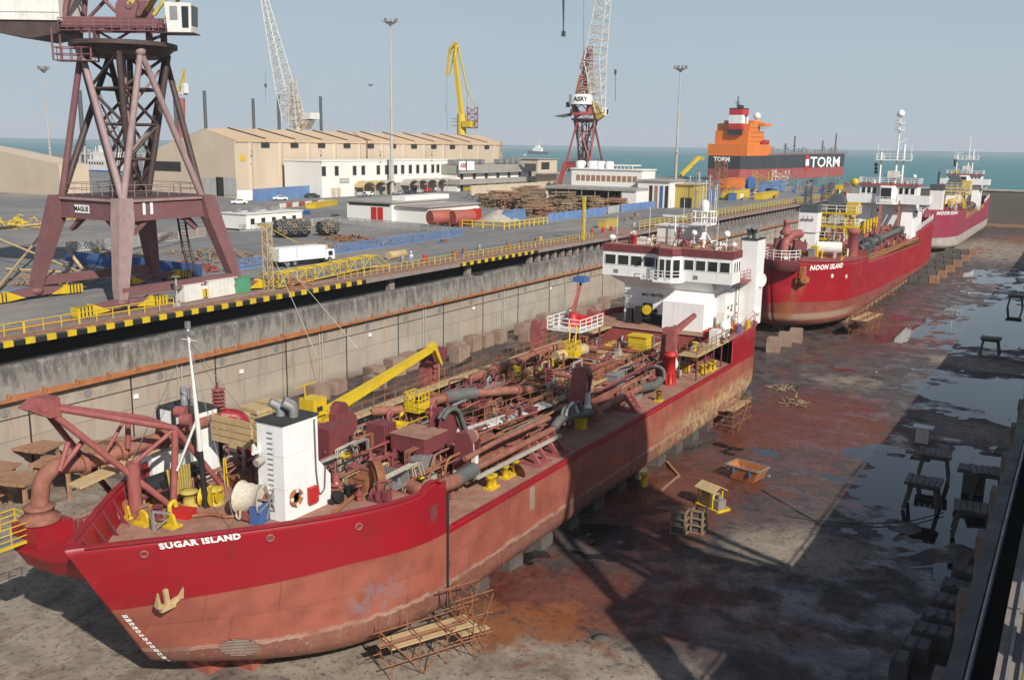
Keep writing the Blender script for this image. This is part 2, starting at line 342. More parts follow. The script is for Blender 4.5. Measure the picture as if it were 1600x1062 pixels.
def make_floor():
    xs = np.concatenate([np.arange(XW, -44, 2.0), np.arange(-44, XR+.6, .55)]); ys = np.concatenate([np.arange(0, 140, .55), np.arange(140, YG+1, 1.6)])
    xs = np.unique(np.append(xs, XR)); vs = []; A = []
    for y in ys:
        for x in xs:
            h, m_, o_, d_ = floor_vals(x, y); vs.append((x, y, h)); A.append((m_, o_, d_))
    nx = len(xs); fs = [(j*nx+i, j*nx+i+1, (j+1)*nx+i+1, (j+1)*nx+i) for j in range(len(ys)-1) for i in range(nx-1)]
    h = Sh('dock_floor_mud_and_concrete')
    mud, och, dry = h.attr('mud'), h.attr('och'), h.attr('dry')
    big = h.noise(.09, 8, .65); mid = h.noise(.45, 8, .7, dist=.6); fine = h.noise(2.6, 8, .75); strk = h.noise(.5, 6, .7, h.map((1, .35, 1), rot=(0, 0, .5)))
    c = h.mix(h.ramp(mid, .38, .64), (.030, .027, .028), (.115, .095, .08))
    c = h.mix(h.ramp(strk, .42, .66), c, (.075, .055, .048))
    dryc = h.mix(h.ramp(mid, .35, .65), (.33, .275, .215), (.19, .155, .12))
    dryc = h.mix(h.ramp(strk, .5, .62, 0, .6), dryc, (.13, .075, .052))
    c = h.mix(h.ramp(h.math('ADD', dry, h.math('MULTIPLY', h.math('SUBTRACT', mid, .5), 1.6)), .25, .6), c, dryc)
    mm = h.ramp(h.math('ADD', mud, h.math('MULTIPLY', h.math('SUBTRACT', mid, .5), 2.4)), .3, .75)
    mudc = h.mix(h.ramp(fine, .35, .65), (.17, .034, .017), (.07, .018, .012))
    mudc = h.mix(h.ramp(big, .4, .62), mudc, (.13, .04, .022))
    c = h.mix(h.math('MULTIPLY', mm, .9), c, mudc)
    oo = h.ramp(h.math('ADD', och, h.math('MULTIPLY', h.math('SUBTRACT', mid, .5), 2.6)), .35, .8, 0, .85)
    c = h.mix(oo, c, (.22, .075, .018))
    pur = h.ramp(h.noise(.12, 5, .6, h.map(loc=(20, 0, 0))), .56, .66, 0, .55); c = h.mix(pur, c, (.085, .045, .055))
    c = h.mix(h.ramp(fine, .52, .64, 0, .75), c, (.022, .018, .017))
    c = h.mix(h.ramp(h.noise(1.3, 9, .8), .62, .65, 0, .6), c, (.30, .28, .26))
    h.bump(h.math('ADD', mid, h.math('MULTIPLY', fine, .5)), .55, .12)
    rgh = h.ramp(h.math('ADD', h.noise(.3, 6, .7), h.math('MULTIPLY', dry, .25)), .42, .58, .12, .85)
    m = MB(); m.add(vs, fs, True); ob = m.build('dock_floor', h.out(c, rgh, 0, .5)); struct(ob)
    for k, nme in enumerate(('mud', 'och', 'dry')):
        a = ob.data.attributes.new(nme, 'FLOAT', 'POINT'); a.data.foreach_set('value', [q[k] for q in A])
make_floor()
h = Sh('dock_water'); c = h.mix(h.ramp(h.noise(.15, 5, .6), .4, .65), (.012, .013, .016), (.03, .022, .022)); h.bump(h.noise(.9, 3, .6, h.map((1, 1, 1))), .02, .02)
m = MB(); m.add([(XW+25.5, 5, 0), (XR, 5, 0), (XR, YG, 0), (XW+25.5, YG, 0)], [(0, 1, 2, 3)]); struct(m.build('dock_water', h.out(c, .035, 0, .6)))
# outer ground under everything
# ---- quay paving
def quay_mat():
    h = Sh('quay_asphalt'); a = h.noise(.05, 7, .65); b = h.noise(.6, 8, .7); f = h.noise(5, 6, .7)
    c = h.mix(h.ramp(a, .38, .62), (.165, .167, .172), (.235, .225, .215))
    c = h.mix(h.ramp(b, .45, .72, 0, .5), c, (.11, .11, .114))
    x, y, z = h.xyz(); tw = h.noise(.35, 5, .6, h.map((1.6, .05, 1)))
    c = h.mix(h.ramp(tw, .48, .68, 0, .55), c, (.10, .10, .103))
    c = h.mix(h.ramp(h.noise(.035, 6, .7, h.map(loc=(9, 4, 0))), .52, .64, 0, .65), c, (.29, .25, .21))
    c = h.mix(h.ramp(h.noise(.9, 4, .5, h.map((2.2, .03, 1), loc=(3, 0, 0))), .60, .64, 0, .5), c, (.06, .06, .062))
    c = h.mix(h.ramp(h.noise(.22, 7, .7), .60, .68, 0, .75), c, (.055, .052, .05))
    c = h.mix(h.ramp(f, .4, .8, 0, .3), c, (.2, .19, .18)); h.bump(f, .2, .03)
    return h.out(c, .85)
mt['quay'] = quay_mat()
QE = -70.5
m = MB()
fe_ = [W(a_, b_, z=QZ) for a_, b_ in ((1344, 298), (1330, 291), (1105, 289), (1060, 277), (860, 271), (780, 262))]
pts = [(QE-3.6, -60), (QE-3.6, fe_[0].y)]+[(v.x, v.y) for v in fe_]+[(-900, 700), (-900, -60)]
m.prism(pts, QZ-12, QZ); struct(m.build('yard_ground', mt['quay']))
# strip of quay deck over the gallery, left and right
mt['quayedge'] = M('quay_edge_concrete', (.27, .225, .20), (.20, .165, .15), .7, .85, rust=.2, streak=0)
m = MB(); m.b2(QE-3.65, QE, -20, 470, QZ-.45, QZ+.004); struct(m.build('quay_edge', mt['quayedge']))
m = MB(); m.b2(-.9, 3.2, -30, 470, QZ-.45, QZ+.004); struct(m.build('quay_edge', mt['quayedge']))
m = MB(); m.b2(3.2, 400, -60, 470, QZ-12, QZ-.01); struct(m.build('yard_ground', mt['quay']))
# sea
h = Sh('sea_water'); n = h.noise(.012, 10, .72, h.map((1, 3.5, 1), rot=(0, 0, .4))); n2 = h.noise(.35, 6, .7, h.map((1, 2.2, 1), rot=(0, 0, .5)))
c = h.mix(h.ramp(n, .4, .62), (.055, .175, .20), (.085, .235, .255)); c = h.mix(h.ramp(h.noise(.05, 8, .75, h.map((1, 4, 1), rot=(0, 0, .35))), .6, .68, 0, .5), c, (.20, .36, .38)); h.bump(n2, .8, .6)  # pale streaks mixed into the colour stand in for glints on the waves
m = MB(); m.add([(-30000, -2000, 8.2), (30000, -2000, 8.2), (30000, 40000, 8.2), (-30000, 40000, 8.2)], [(0, 1, 2, 3)])
# the sea stops at the dock: cut as a frame of four sheets
m = MB(); Z = 8.2
for x0, x1, y0, y1 in ((-30000, 30000, 402, 40000), (-30000, -QE-2000, 300, 402)):
    pass
m.add([(-30000, 270, Z), (QE-4, 270, Z), (QE-4, 398, Z), (30000, 398, Z), (30000, 45000, Z), (-30000, 45000, Z)], [(0, 1, 2, 3, 4, 5)])
m.add([(-30000, -3000, Z), (-890, -3000, Z), (-890, 270, Z), (-30000, 270, Z)], [(0, 1, 2, 3)])
struct(m.build('sea', h.out(c, .5, 0, .3)))
# ---- left dock wall
def wall_mat():
    h = Sh('dock_wall_concrete'); x, y, z = h.xyz()
    n = h.noise(.35, 8, .65); st = h.noise(1.1, 6, .65, h.map((1, 1, .1))); s2 = h.noise(.5, 6, .7, h.map((1, 1, .2), loc=(5, 3, 2)))
    c = h.mix(h.ramp(n, .35, .68), (.37, .33, .27), (.28, .26, .22))
    c = h.mix(h.ramp(h.noise(.06, 4, .6), .45, .6, 0, .5), c, (.38, .29, .215))
    ct, cs_ = h.cells(9.4, 3.25, 0, .03); c = h.mix(h.ramp(ct, 0, .5, .25, 0), c, (.24, .21, .18)); c = h.mix(h.ramp(ct, .6, 1, 0, .2), c, (.46, .40, .32)); c = h.mix(h.math('MULTIPLY', cs_, .5), c, (.12, .10, .08))
    c = h.mix(h.math('MULTIPLY', h.ramp(z, 4.6, 6.4), h.ramp(h.noise(.8, 8, .75), .42, .6, 0, .7)), c, (.15, .12, .10))
    c = h.mix(h.ramp(st, .56, .72, 0, .55), c, (.24, .15, .10))
    c = h.mix(h.ramp(s2, .56, .70, 0, .5), c, (.14, .125, .11))
    c = h.mix(h.math('MULTIPLY', h.ramp(h.noise(2.2, 5, .6, h.map((1, 1, .08))), .62, .70, 0, .8), h.ramp(z, 2.2, 5.5)), c, (.30, .11, .05))
    c = h.mix(h.math('MULTIPLY', h.ramp(h.math('ADD', z, h.math('MULTIPLY', n, 1.6)), 2.2, .8), .7), c, (.13, .10, .08))
    h.bump(h.noise(3, 6, .7), .25, .04); return h.out(c, .85)
mt['wall'] = wall_mat()
def parapet_mat():
    h = Sh('stained_parapet_concrete'); x, y, z = h.xyz()
    n = h.noise(.5, 9, .75); st = h.noise(1.6, 8, .72, h.map((1, 1, .3)))
    c = h.mix(h.ramp(n, .3, .6), (.30, .275, .24), (.20, .185, .165))
    k = h.math('ADD', st, h.ramp(z, 6.6, 9.0, -.12, .1))
    c = h.mix(h.ramp(k, .44, .62, 0, .75), c, (.05, .048, .046))
    c = h.mix(h.ramp(h.noise(1.3, 9, .8), .60, .66, 0, .7), c, (.42, .39, .34))
    c = h.mix(h.ramp(h.noise(.9, 6, .7, h.map(loc=(3, 3, 3))), .66, .72, 0, .8), c, (.34, .14, .08))
    h.bump(n, .6, .12); return h.out(c, .9)
mt['parapet'] = parapet_mat()
wl = thing('dock_wall', (XW, 100, 0), 'long concrete side wall of the dry dock below the crane quay, stained and jointed', 'dock wall')
m = MB(); m.b2(XW-3.2, XW, -20, 470, -2, 6.5); m.build('wall_face', mt['wall'], wl)
m = MB()                                             # parapet with broken top edge
ys = np.arange(-20, 470, .8); n = len(ys); vs = []
for y in ys:
    t = 9.15+.10*fbm(y, 1, .5, 4)-(.35 if fbm(y, 9, .11, 3) > .42 else 0); o = .03*fbm(y, 5, .7, 3)
    vs += [(XW+.42+o, y, 6.62), (XW+.42+o, y, 7.4), (XW+.36+o, y, t-.25), (XW+.2, y, t), (XW-.35, y, t), (XW-.35, y, 6.62)]
m.add(vs, [(6*i+k, 6*i+6+k, 6*i+7+k, 6*i+1+k) for i in range(n-1) for k in range(5)]); m.build('parapet', mt['parapet'], wl)
m = MB(); m.b2(XW-8, XW-3.4, -20, 470, 6.4, 10.1); m.build('gallery_back', mt['dark'], wl)  # near-black colour puts the gallery's shade into its back and floor
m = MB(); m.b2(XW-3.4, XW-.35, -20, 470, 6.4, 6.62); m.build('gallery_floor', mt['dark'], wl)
m = MB(); m.b2(XW-.2, XW+.62, -20, 470, 6.42, 6.60); m.build('fender_beam', mt['orange_rust'], wl)
for y in np.arange(30, 300, 2.9):
    m = MB(); m.b2(XW+.42, XW+.66, y-.09, y+.09, 6.602, 7.05); m.b2(XW+.42, XW+.60, y+.25, y+2.5, 6.605, 6.86) if (y < 78 and y > 40) else None
    m.build('fender_bracket', mt['orange_rust'], wl)
    if y > 300: break
for y in np.arange(34, 330, 9.4):
    m = MB(); m.b2(XW, XW+.05, y, y+.12, 0, 6.42); m.build('wall_joint', mt['dark'], wl)
for y in np.arange(39, 330, 18.8):
    m = MB(); m.tube((XW+.10, y, 0), (XW+.10, y, 6.4), .07); m.tube((XW+.10, y+.45, 0), (XW+.10, y+.45, 6.4), .07); m.build('wall_pipe', mt['concrete'], wl)
for i, y in enumerate(np.arange(41.5, 330, 7.2)):
    m = MB(); m.lathe([(.36, 0), (.36, .05), (.25, .06), (.25, .03)], (XW+.0, y, 5.55), (1, 0, 0), 14, False); m.build('drain_port', mt['steel'], wl)
for px, py in ((212, 619), (377, 580), (578, 523), (740, 481), (860, 450)):
    p = W(px, py, x=XW+.05); m = MB(); m.box((XW+.07, p.y, p.z), (.1, .5, .35)); m.build('wall_sign', mt['white'], wl)
m = MB(); m.tube((XW+.05, -20, 5.0), (XW+.05, 470, 5.0), .035, n=5); m.build('wall_cable', mt['dark'], wl)
m = MB(); m.rail([(XW+1.4, 30, 3.2), (XW+1.4, 200, 3.2)], .05, 40, .06, 1); m.b2(XW, XW+1.5, 30, 200, 2.95, 3.2)
yc = 92                                              # columns under the quay slab
while yc < 330:
    m = MB(); m.b2(QE-1.5, QE-.9, yc, yc+1.0, 6.62, QZ-.45); m.build('slab_column', mt['quayedge'], wl); yc += 17 if yc < 125 else 2.6
# ---- yellow and black edge marks
me_ = thing('quay_edge_marking', (QE, 60, QZ-.2), 'yellow and black striped kerb along the near edge of the crane quay', 'edge marking')
def px_y(px, py): return W(px, py, x=QE).y
y0, y1 = 30, px_y(572, 438); m = MB(); m.b2(QE, QE+.03, y0, y1, QZ-.44, QZ-.02); m.b2(QE-.28, QE, y0, y1, QZ+.004, QZ+.03); m.b2(QE, QE+.03, 106, 127, QZ-.44, QZ-.02); m.build('black_band', mt['black'], me_)
for a, b in ((y0, y1), (106.5, 126.5)):
    y = a
    while y < b-1:
        m = MB(); m.b2(QE-.30, QE+.035, y, y+.82, QZ-.445, QZ+.036); m.build('yellow_block', mt['yellow'], me_); y += 1.83
# ---- right wall
wr = thing('dock_wall', (XR, 60, 0), 'shaded right-hand dock wall with coping running up the right edge', 'dock wall')
m = MB(); m.b2(XR+.5, XR+4, -30, 470, -2, 6.5); m.build('wall_face', mt['wall'], wr)
m = MB(); m.b2(XR, XR+.55, -30, 470, 6.5, 9.1); m.build('parapet', mt['darkblock'], wr)  # darker than the left parapet: its shade is put into the colour
m = MB(); m.b2(XR+.55, 6.5, -30, 470, 6.4, 6.6); m.build('gallery_floor', mt['dark'], wr)  # gallery shade painted as near-black floor and back, as on the left
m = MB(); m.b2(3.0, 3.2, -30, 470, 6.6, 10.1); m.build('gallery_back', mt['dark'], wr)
m = MB(); m.tube((XR+.7, -30, 9.15), (XR+.7, 300, 9.15), .09); m.build('coping_pipe', mt['steel'], wr)
for y in np.arange(20, 180, 7.5):
    m = MB(); m.box((XR-.25, y, 7.4), (.6, 1.2, .7)); m.tube((XR-.3, y, 0), (XR-.3, y, 7.3), .22); m.build('fender_post', mt['block'], wr)
# ---- sea gate across the dock end
gt = thing('dock_gate', (-35, YG, 0), 'plain grey sea gate closing the far end of the dry dock', 'dock gate')
mt['gate'] = M('gate_concrete', (.135, .12, .10), (.11, .10, .085), .15, .85, rust=.05, streak=.2, scol=(.08, .07, .06))
m = MB(); m.b2(XW-3, 8, YG, YG+6, -2, 12.35); m.build('gate_wall', mt['gate'], gt)
m = MB(); m.b2(XW-3, 8, YG-.3, YG+6.3, 12.35, 12.8); m.build('gate_coping', mt['concrete'], gt)
m = MB(); m.b2(XW-3, 8, YG-2.5, YG, -1, .9); m.build('gate_sill', mt['woodred'], gt)
m = MB(); m.b2(8, 60, YG-8, YG+14, -2, 10.9); m.build('gate_abutment', mt['concrete'], gt)
# ================================================================ HULLS
class Hull:
    def __init__(s, xc, y0, L, B, zk, top, band, lowz, bow=14, rake=4.4, stern=6, foot=1.9, bilge=1.0, tw=5.0, ex0=.72, ex1=1.0, q0=1.75, q1=2.35):
        s.__dict__.update(xc=xc, y0=y0, L=L, B=B, zk=zk, top=top, band=band, lowz=lowz, bow=bow, rake=rake, stern=stern, foot=foot, bilge=bilge, tw=tw, ex0=ex0, ex1=ex1, q0=q0, q1=q1)
        s.zt0 = top(y0)
    def stem(s, z):                                   # how far aft of y0 the stem lies at height z
        f = max(0, min(1, (s.zt0-z)/(s.zt0-s.zk))); r = s.rake*f
        if f > .85: r += s.foot*((f-.85)/.15)**2
        return r
    def bx(s, Y, z):                                  # half breadth at station Y (0..L), before rake
        t = max(0, min(1, (z-s.zk)/(s.zt0-s.zk)))
        Lb = s.bow*(1.12-.22*t); p = min(1, max(0, Y/Lb)); q = s.q0+(s.q1-s.q0)*t
        b = s.B*(max(0, 1-(1-p)**q))**(s.ex0+(s.ex1-s.ex0)*t)
        e = s.L-Y
        if e < s.tw: b *= (1-(1-max(0, e)/s.tw)**2.4*(.42+.25*(1-t)))
        d = z-s.zk
        if d < s.bilge: b -= s.bilge*.9*(1-math.sqrt(max(0, 1-(1-d/s.bilge)**2)))*min(1, b/s.bilge)
        return max(0, b)
    def pt(s, Y, z, side=1):
        k = max(0, 1-Y/14)**1.6; y = s.y0+Y+s.stem(z)*k
        e = s.L-Y; a = max(0, 1-e/(s.stern*1.6))          # counter rises aft
        zz = z
        lift = (s.zt0-s.zk)*.42*a**1.7
        if lift > 0: zz = s.zk+lift+(z-s.zk)*(1-lift/(s.top(s.y0+Y)-s.zk))
        return Vector((s.xc+side*s.bx(Y, z), y, zz))
    def out(s, Y, z, side=1, d=.03):
        p = s.pt(Y, z, side); a = s.pt(Y+.1, z, side)-p; b = s.pt(Y, z+.1, side)-p
        n = a.cross(b)*(-side); n.normalize()
        if n.x*side < -.2: n = -n
        return p, n
    def find(s, px, py, side=1, ymax=24):                     # station and height of the hull point seen at this pixel
        best = None; Y0, Y1, z0, z1 = 0, ymax, s.zk+.1, s.zt0+.6
        for it in range(5):
            nI, nJ = (60, 40) if it == 0 else (12, 12)
            for i in range(nI+1):
                for j in range(nJ+1):
                    Y = Y0+(Y1-Y0)*i/nI; z = z0+(z1-z0)*j/nJ; p = s.pt(Y, z, side); a, b = pix(p); e = (a-px)**2+(b-py)**2+.6*(p-Vector((0, 0, CH))).length
                    if best is None or e < best[0]: best = (e, Y, z)
            dy, dz = (Y1-Y0)/nI*1.5, (z1-z0)/nJ*1.5; Y0, Y1, z0, z1 = max(0, best[1]-dy), best[1]+dy, best[2]-dz, best[2]+dz
        return best[1], best[2]
    def stations(s, breaks=()):
        Y = list(np.concatenate([np.linspace(0, 1, 9)**1.5*3, np.linspace(3.5, s.bow+3, 26), np.linspace(s.bow+4, s.L-8, 60), np.linspace(s.L-7.5, s.L, 18)]))
        for b in breaks: Y += [b-s.y0-.02, b-s.y0+.02]
        return sorted(set(round(float(v), 4) for v in Y))
    def build(s, mat, parent, breaks=(), name='hull'):
        Ys = s.stations(breaks); nz = 26; vs = []; A = []; Lw = []
        for side in (1, -1):
            for Y in Ys:
                zt = s.top(s.y0+Y)
                for k in range(nz):
                    v = k/(nz-1); v = v**1.25
                    z = s.zk+(zt-s.zk)*v; p = s.pt(Y, z, side); vs.append(p)
                    A.append(p.z-s.band(p.y)); Lw.append(p.z-s.lowz)
        n = len(Ys); fs = []; O = n*nz
        for i in range(n-1):
            for k in range(nz-1):
                a = i*nz+k; fs.append((a, a+nz, a+nz+1, a+1)); a += O; fs.append((a, a+1, a+nz+1, a+nz))
            fs.append((i*nz, O+i*nz, O+(i+1)*nz, (i+1)*nz))
        i = n-1
        for k in range(nz-1): fs.append((i*nz+k, O+i*nz+k, O+i*nz+k+1, i*nz+k+1))
        m = MB(); m.add(vs, fs, True); ob = m.build(name, mat, parent)
        for nme, dat in (('band', A), ('low', Lw)):
            a = ob.data.attributes.new(nme, 'FLOAT', 'POINT'); a.data.foreach_set('value', dat)
        md = ob.modifiers.new('thick', 'SOLIDIFY'); md.thickness = .1; md.offset = -1; md.use_even_offset = False
        return ob
    def cap(s, ya, yb, mat, parent, name='bulwark_rail', w=.28, sides=(1, -1), dz=0):
        for sd in sides:
            P = [s.pt(Y, s.top(s.y0+Y), sd)+Vector((0, 0, .03+dz)) for Y in s.stations() if ya <= s.y0+Y <= yb]
            if len(P) < 2: continue
            vs = []
            for i, p in enumerate(P):
                d = (P[min(i+1, len(P)-1)]-P[max(i-1, 0)]).normalized(); q = Vector((d.y, -d.x, 0)).normalized()
                vs += [p-q*w/2+Vector((0, 0, -.05)), p+q*w/2+Vector((0, 0, -.05)), p+q*w/2+Vector((0, 0, .05)), p-q*w/2+Vector((0, 0, .05))]
            m = MB(); m.add(vs, [(4*i+k, 4*i+4+k, 4*i+4+(k+1) % 4, 4*i+(k+1) % 4) for i in range(len(P)-1) for k in range(4)]+[(3, 2, 1, 0), (4*len(P)-4, 4*len(P)-3, 4*len(P)-2, 4*len(P)-1)])
            m.build(name, mat, parent)
    def deck(s, ya, yb, z, mat, parent, name='deck', xa=None, xb=None, inset=.1, th=.12):
        """deck plate between two stations, between hull sides or given x limits"""
        R = []; Lf = []
        for Y in sorted(set([ya-s.y0, yb-s.y0]+[q for q in s.stations() if ya < s.y0+q < yb])):
            p = s.pt(Y, z, 1); xr = p.x-inset; xl = 2*s.xc-xr
            R.append((min(xr, xb) if xb is not None else xr, p.y)); Lf.append((max(xl, xa) if xa is not None else xl, p.y))
        m = MB(); m.prism(R+Lf[::-1], z-th, z); return m.build(name, mat, parent)
def hull_mat(name, top, topb, mid, midb, low, lowb, patch, patcha=.5, line=None, extra=None):
    h = Sh(name); b, lw = h.attr('band'), h.attr('low'); x, y, z = h.xyz()
    n = h.noise(.25, 8, .65); st = h.noise(1.2, 7, .7, h.map((1, 1, .12))); f = h.noise(1.1, 9, .75); fine = h.noise(4, 8, .75)
    edge = h.ramp(b, -.015, .015); plate = h.noise(.5, 3, .5, h.map((1, .45, .45)))
    t = h.mix(h.ramp(n, .4, .65), top, topb); t = h.mix(h.ramp(st, .56, .74, 0, .4), t, (.14, .03, .03))
    t = h.mix(h.ramp(fine, .70, .74, 0, .5), t, (.45, .20, .16))
    md = h.mix(h.ramp(f, .36, .66), mid, midb); md = h.mix(h.ramp(st, .56, .74, 0, .55), md, tuple(q*.6 for q in mid))
    md = h.mix(h.ramp(h.noise(.9, 6, .6, h.map(loc=(7, 3, 1))), .70, .73, 0, .6), md, (.16, .035, .02))
    lo = h.mix(h.ramp(n, .38, .62), low, lowb); lo = h.mix(h.ramp(f, .50, .62, 0, patcha), lo, patch)
    lo = h.mix(h.ramp(st, .54, .72, 0, .6), lo, (.16, .07, .045)); lo = h.mix(h.ramp(fine, .56, .64, 0, .7), lo, (.33, .25, .18))
    sc_ = h.noise(1.4, 9, .8, h.map((1, .35, 1.6), rot=(.5, 0, 0))); md = h.mix(h.ramp(sc_, .60, .66, 0, .6), md, (.13, .045, .035)); lo = h.mix(h.ramp(sc_, .55, .62, 0, .7), lo, (.10, .06, .05))
    md = h.mix(h.ramp(h.noise(.6, 2, .4, h.map((0, 1, 1))), .45, .55, 0, .35), md, tuple(q*1.35 for q in mid))
    wob = h.math('ADD', lw, h.math('MULTIPLY', h.math('SUBTRACT', f, .5), .7))
    c = h.mix(h.ramp(wob, -.05, .10), lo, md)
    if line: c = h.mix(h.math('MULTIPLY', h.math('MULTIPLY', h.ramp(wob, -.12, -.02), h.ramp(wob, .22, .06)), h.ramp(n, .3, .5, .35, .9)), c, line)
    c = h.mix(edge, c, t)
    if extra: c = extra(h, c, y, z, f, st, edge)
    ct, cs_ = h.cells(2.6, 1.55, .3, .018); c = h.mix(h.ramp(ct, .0, .5, .13, 0), c, (.10, .03, .028)); c = h.mix(h.ramp(ct, .6, 1, 0, .05), c, (.6, .3, .25)); c = h.mix(h.math('MULTIPLY', cs_, h.ramp(n, .35, .6, .1, .45)), c, (.10, .03, .025))
    # plate seams as fine relief
    h.bump(h.math('ADD', fine, h.math('MULTIPLY', n, 3)), .12, .03)
    return h.out(c, h.ramp(n, .3, .7, .36, .52), 0, .5)
def name_on(hl, txt, yc, z, size, parent, mat=None, bold=.02, slope=0, name='ship_name', side=1, spacing=1.1, shear=0):
    def fn(x, y):
        return hl.out(yc+x*side*.93, z+y+slope*x, side)
    return lettering(name, txt, size, mat or mt['lettering'], fn, parent, bold, spacing, .04, shear)
def window_row(parent, a, b, zb, zt, n, nrm, gap=.22, frame=.05, name='window'):
    """n windows between plan points a and b on a vertical wall with outward normal nrm"""
    a, b, nrm = Vector(a), Vector(b), Vector(nrm).normalized(); L = (b-a).length; d = (b-a)/L; w = L/n-gap
    for i in range(n):
        s0 = a+d*(gap/2+i*L/n); s1 = s0+d*w
        q = [Vector((s0.x, s0.y, zb)), Vector((s1.x, s1.y, zb)), Vector((s1.x, s1.y, zt)), Vector((s0.x, s0.y, zt))]
        m = MB(); m.slab([v+nrm*.012 for v in q], nrm*.02); wdo = m.build(name, mt['glass'], parent)
        m = MB()
        for u, v in ((0, 1), (1, 2), (2, 3), (3, 0)): m.beam(q[u]+nrm*.02, q[v]+nrm*.02, frame, frame)
        m.build('window_frame', mt['white'], wdo)
def funnel_stack(m, c, r=.22, h=.9, lean=(-.5, .4)):
    c = Vector(c); m.path([c, c+Vector((0, 0, h*.6)), c+Vector((lean[0]*h, lean[1]*h, h))], r, 8, .25)
def winch(root, c, ax, r=.7, L=1.6, mat='rope', frame='pink', name='mooring_winch'):
    c = Vector(c); a = Vector(ax).normalized(); m = MB()
    w = MB(); w.lathe([(r*.45, -L*.55), (r*.45, L*.55)], c, a, 12); w.box((c.x, c.y, c.z-r*1.05), (L*.9, L*.9, r*.5)); o = w.build(name, mt[frame], root)
    m.lathe([(r*1.12, -L/2-.06), (r*1.12, -L/2), (r*.98, -L/2+.02), (r*1.0, -L*.1), (r*.9, 0), (r*.98, L*.2), (r*.95, L/2-.02), (r*1.12, L/2), (r*1.12, L/2+.06)], c, a, 18); m.build('rope_drum', mt[mat], o)
    return o
def bollard(root, c, dy=1.0, mat='yellow', r=.2, h=.7, dx=0):
    m = MB(); c = Vector(c); m.box((c.x, c.y, c.z+.06), (.6+abs(dx), .6+abs(dy), .12))
    for s in (-.5, .5):
        m.lathe([(r, 0), (r, h*.8), (r*1.3, h*.82), (r*1.3, h)], c+Vector((dx*s, dy*s, .1)), (0, 0, 1), 12)
    return m.build('mooring_bollard', mt[mat], root)
def pot_valve(root, c, s=1.0, mat='pink', n=5, name='valve_housing'):    # the ribbed pots along the hopper
    m = MB(); c = Vector(c); m.tube(c, c+Vector((0, 0, 2.1*s)), .28*s, n=10)
    for k in range(n): z = .5*s+k*.34*s; m.lathe([(.55*s, 0), (.6*s, .06*s), (.6*s, .14*s), (.55*s, .17*s)], c+Vector((0, 0, z)), n=12, smooth=False)
    m.tube(c+Vector((0, 0, 2.1*s)), c+Vector((0, 0, 3.0*s)), .09*s, n=6); m.box((c.x, c.y, c.z+.15*s), (1.1*s, 1.1*s, .3*s))
    return m.build(name, mt[mat], root)
def clutter(root, rnd, x0, x1, y0, y1, z, n, mats=('pipe', 'pink', 'maroon', 'rust', 'steel', 'yellow'), hmax=1.6):
    for _ in range(n):
        x, y = rnd.uniform(x0, x1), rnd.uniform(y0, y1); k = rnd.random(); mm = mt[rnd.choice(mats)]; m = MB(); c = Vector((x, y, z))
        if k < .10:
            h = rnd.uniform(.3, hmax); a = rnd.uniform(-3, 3); m.path([c, c+Vector((0, 0, h)), c+Vector((0, a, h)), c+Vector((rnd.uniform(-.4, .4), a*1.1, 0))], rnd.uniform(.03, .06), 5, .15); m.build('small_bore_pipe', mm, root)
        elif k < .16:
            l = rnd.uniform(.8, 2); m.rail([c, c+Vector((0, l, 0))], .9, .5, .022, 3); m.build('hand_rail', mt[rnd.choice(('yellow', 'whiteold', 'rust', 'pink'))], root)
        elif k < .30:
            h = rnd.uniform(.4, hmax); d = rnd.uniform(-2.2, 2.2)
            m.path([c, c+Vector((0, 0, h)), c+Vector((rnd.uniform(-.6, .6), d, h)), c+Vector((rnd.uniform(-.6, .6), d*1.2, 0))], rnd.uniform(.05, .16), 7, .3); m.build('deck_pipe', mm, root)
        elif k < .42:
            h = rnd.uniform(.4, 1.0); m.lathe([(.28, 0), (.28, .08), (.13, .1), (.13, h*.6), (.24, h*.62), (.24, h*.8), (.05, h*.82), (.05, h), (.3, h), (.3, h+.05)], c, n=10, smooth=False); m.build('valve', mm, root)
        elif k < .62:
            w, l, h = rnd.uniform(.4, 1.3), rnd.uniform(.5, 1.6), rnd.uniform(.3, hmax*.8); rz = rnd.choice((0, 0, .4, -.3))
            m.box((x, y, z+h/2), (w, l, h), rz); m.box((x, y, z+h+.04), (w+.1, l+.1, .08), rz)
            m.box((x, y, z+h+.14), (w*.4, l*.3, .12), rz); m.build('equipment_box', mm, root)
        elif k < .74:
            h = rnd.uniform(.7, hmax); m.path([c, c+Vector((0, 0, h)), c+Vector((0, .35, h+.15)), c+Vector((0, .4, h-.2))], .12, 8, .15); m.tube(c, c+Vector((0, 0, .1)), .25); m.build('goose_neck_vent', mm, root)
        elif k < .86:
            l = rnd.uniform(1.2, 3.5); a = Vector((rnd.uniform(-.3, .3), rnd.choice((-1, 1)), rnd.uniform(-.05, .15))).normalized()*l; m.tube(c+Vector((0, 0, .25)), c+a+Vector((0, 0, .25)), rnd.uniform(.07, .18)); m.build('loose_pipe', mt[rnd.choice(('rust', 'pipe', 'steel', 'wood'))], root)
        else:
            h = rnd.uniform(.9, hmax+.5); m.beam(c, c+Vector((0, 0, h)), .14); m.beam(c+Vector((0, 0, h)), c+Vector((rnd.uniform(-.9, .9), rnd.uniform(-.9, .9), h*.9)), .1); m.beam(c, c+Vector((.5, .5, h*.6)), .08); m.build('bracket_post', mm, root)
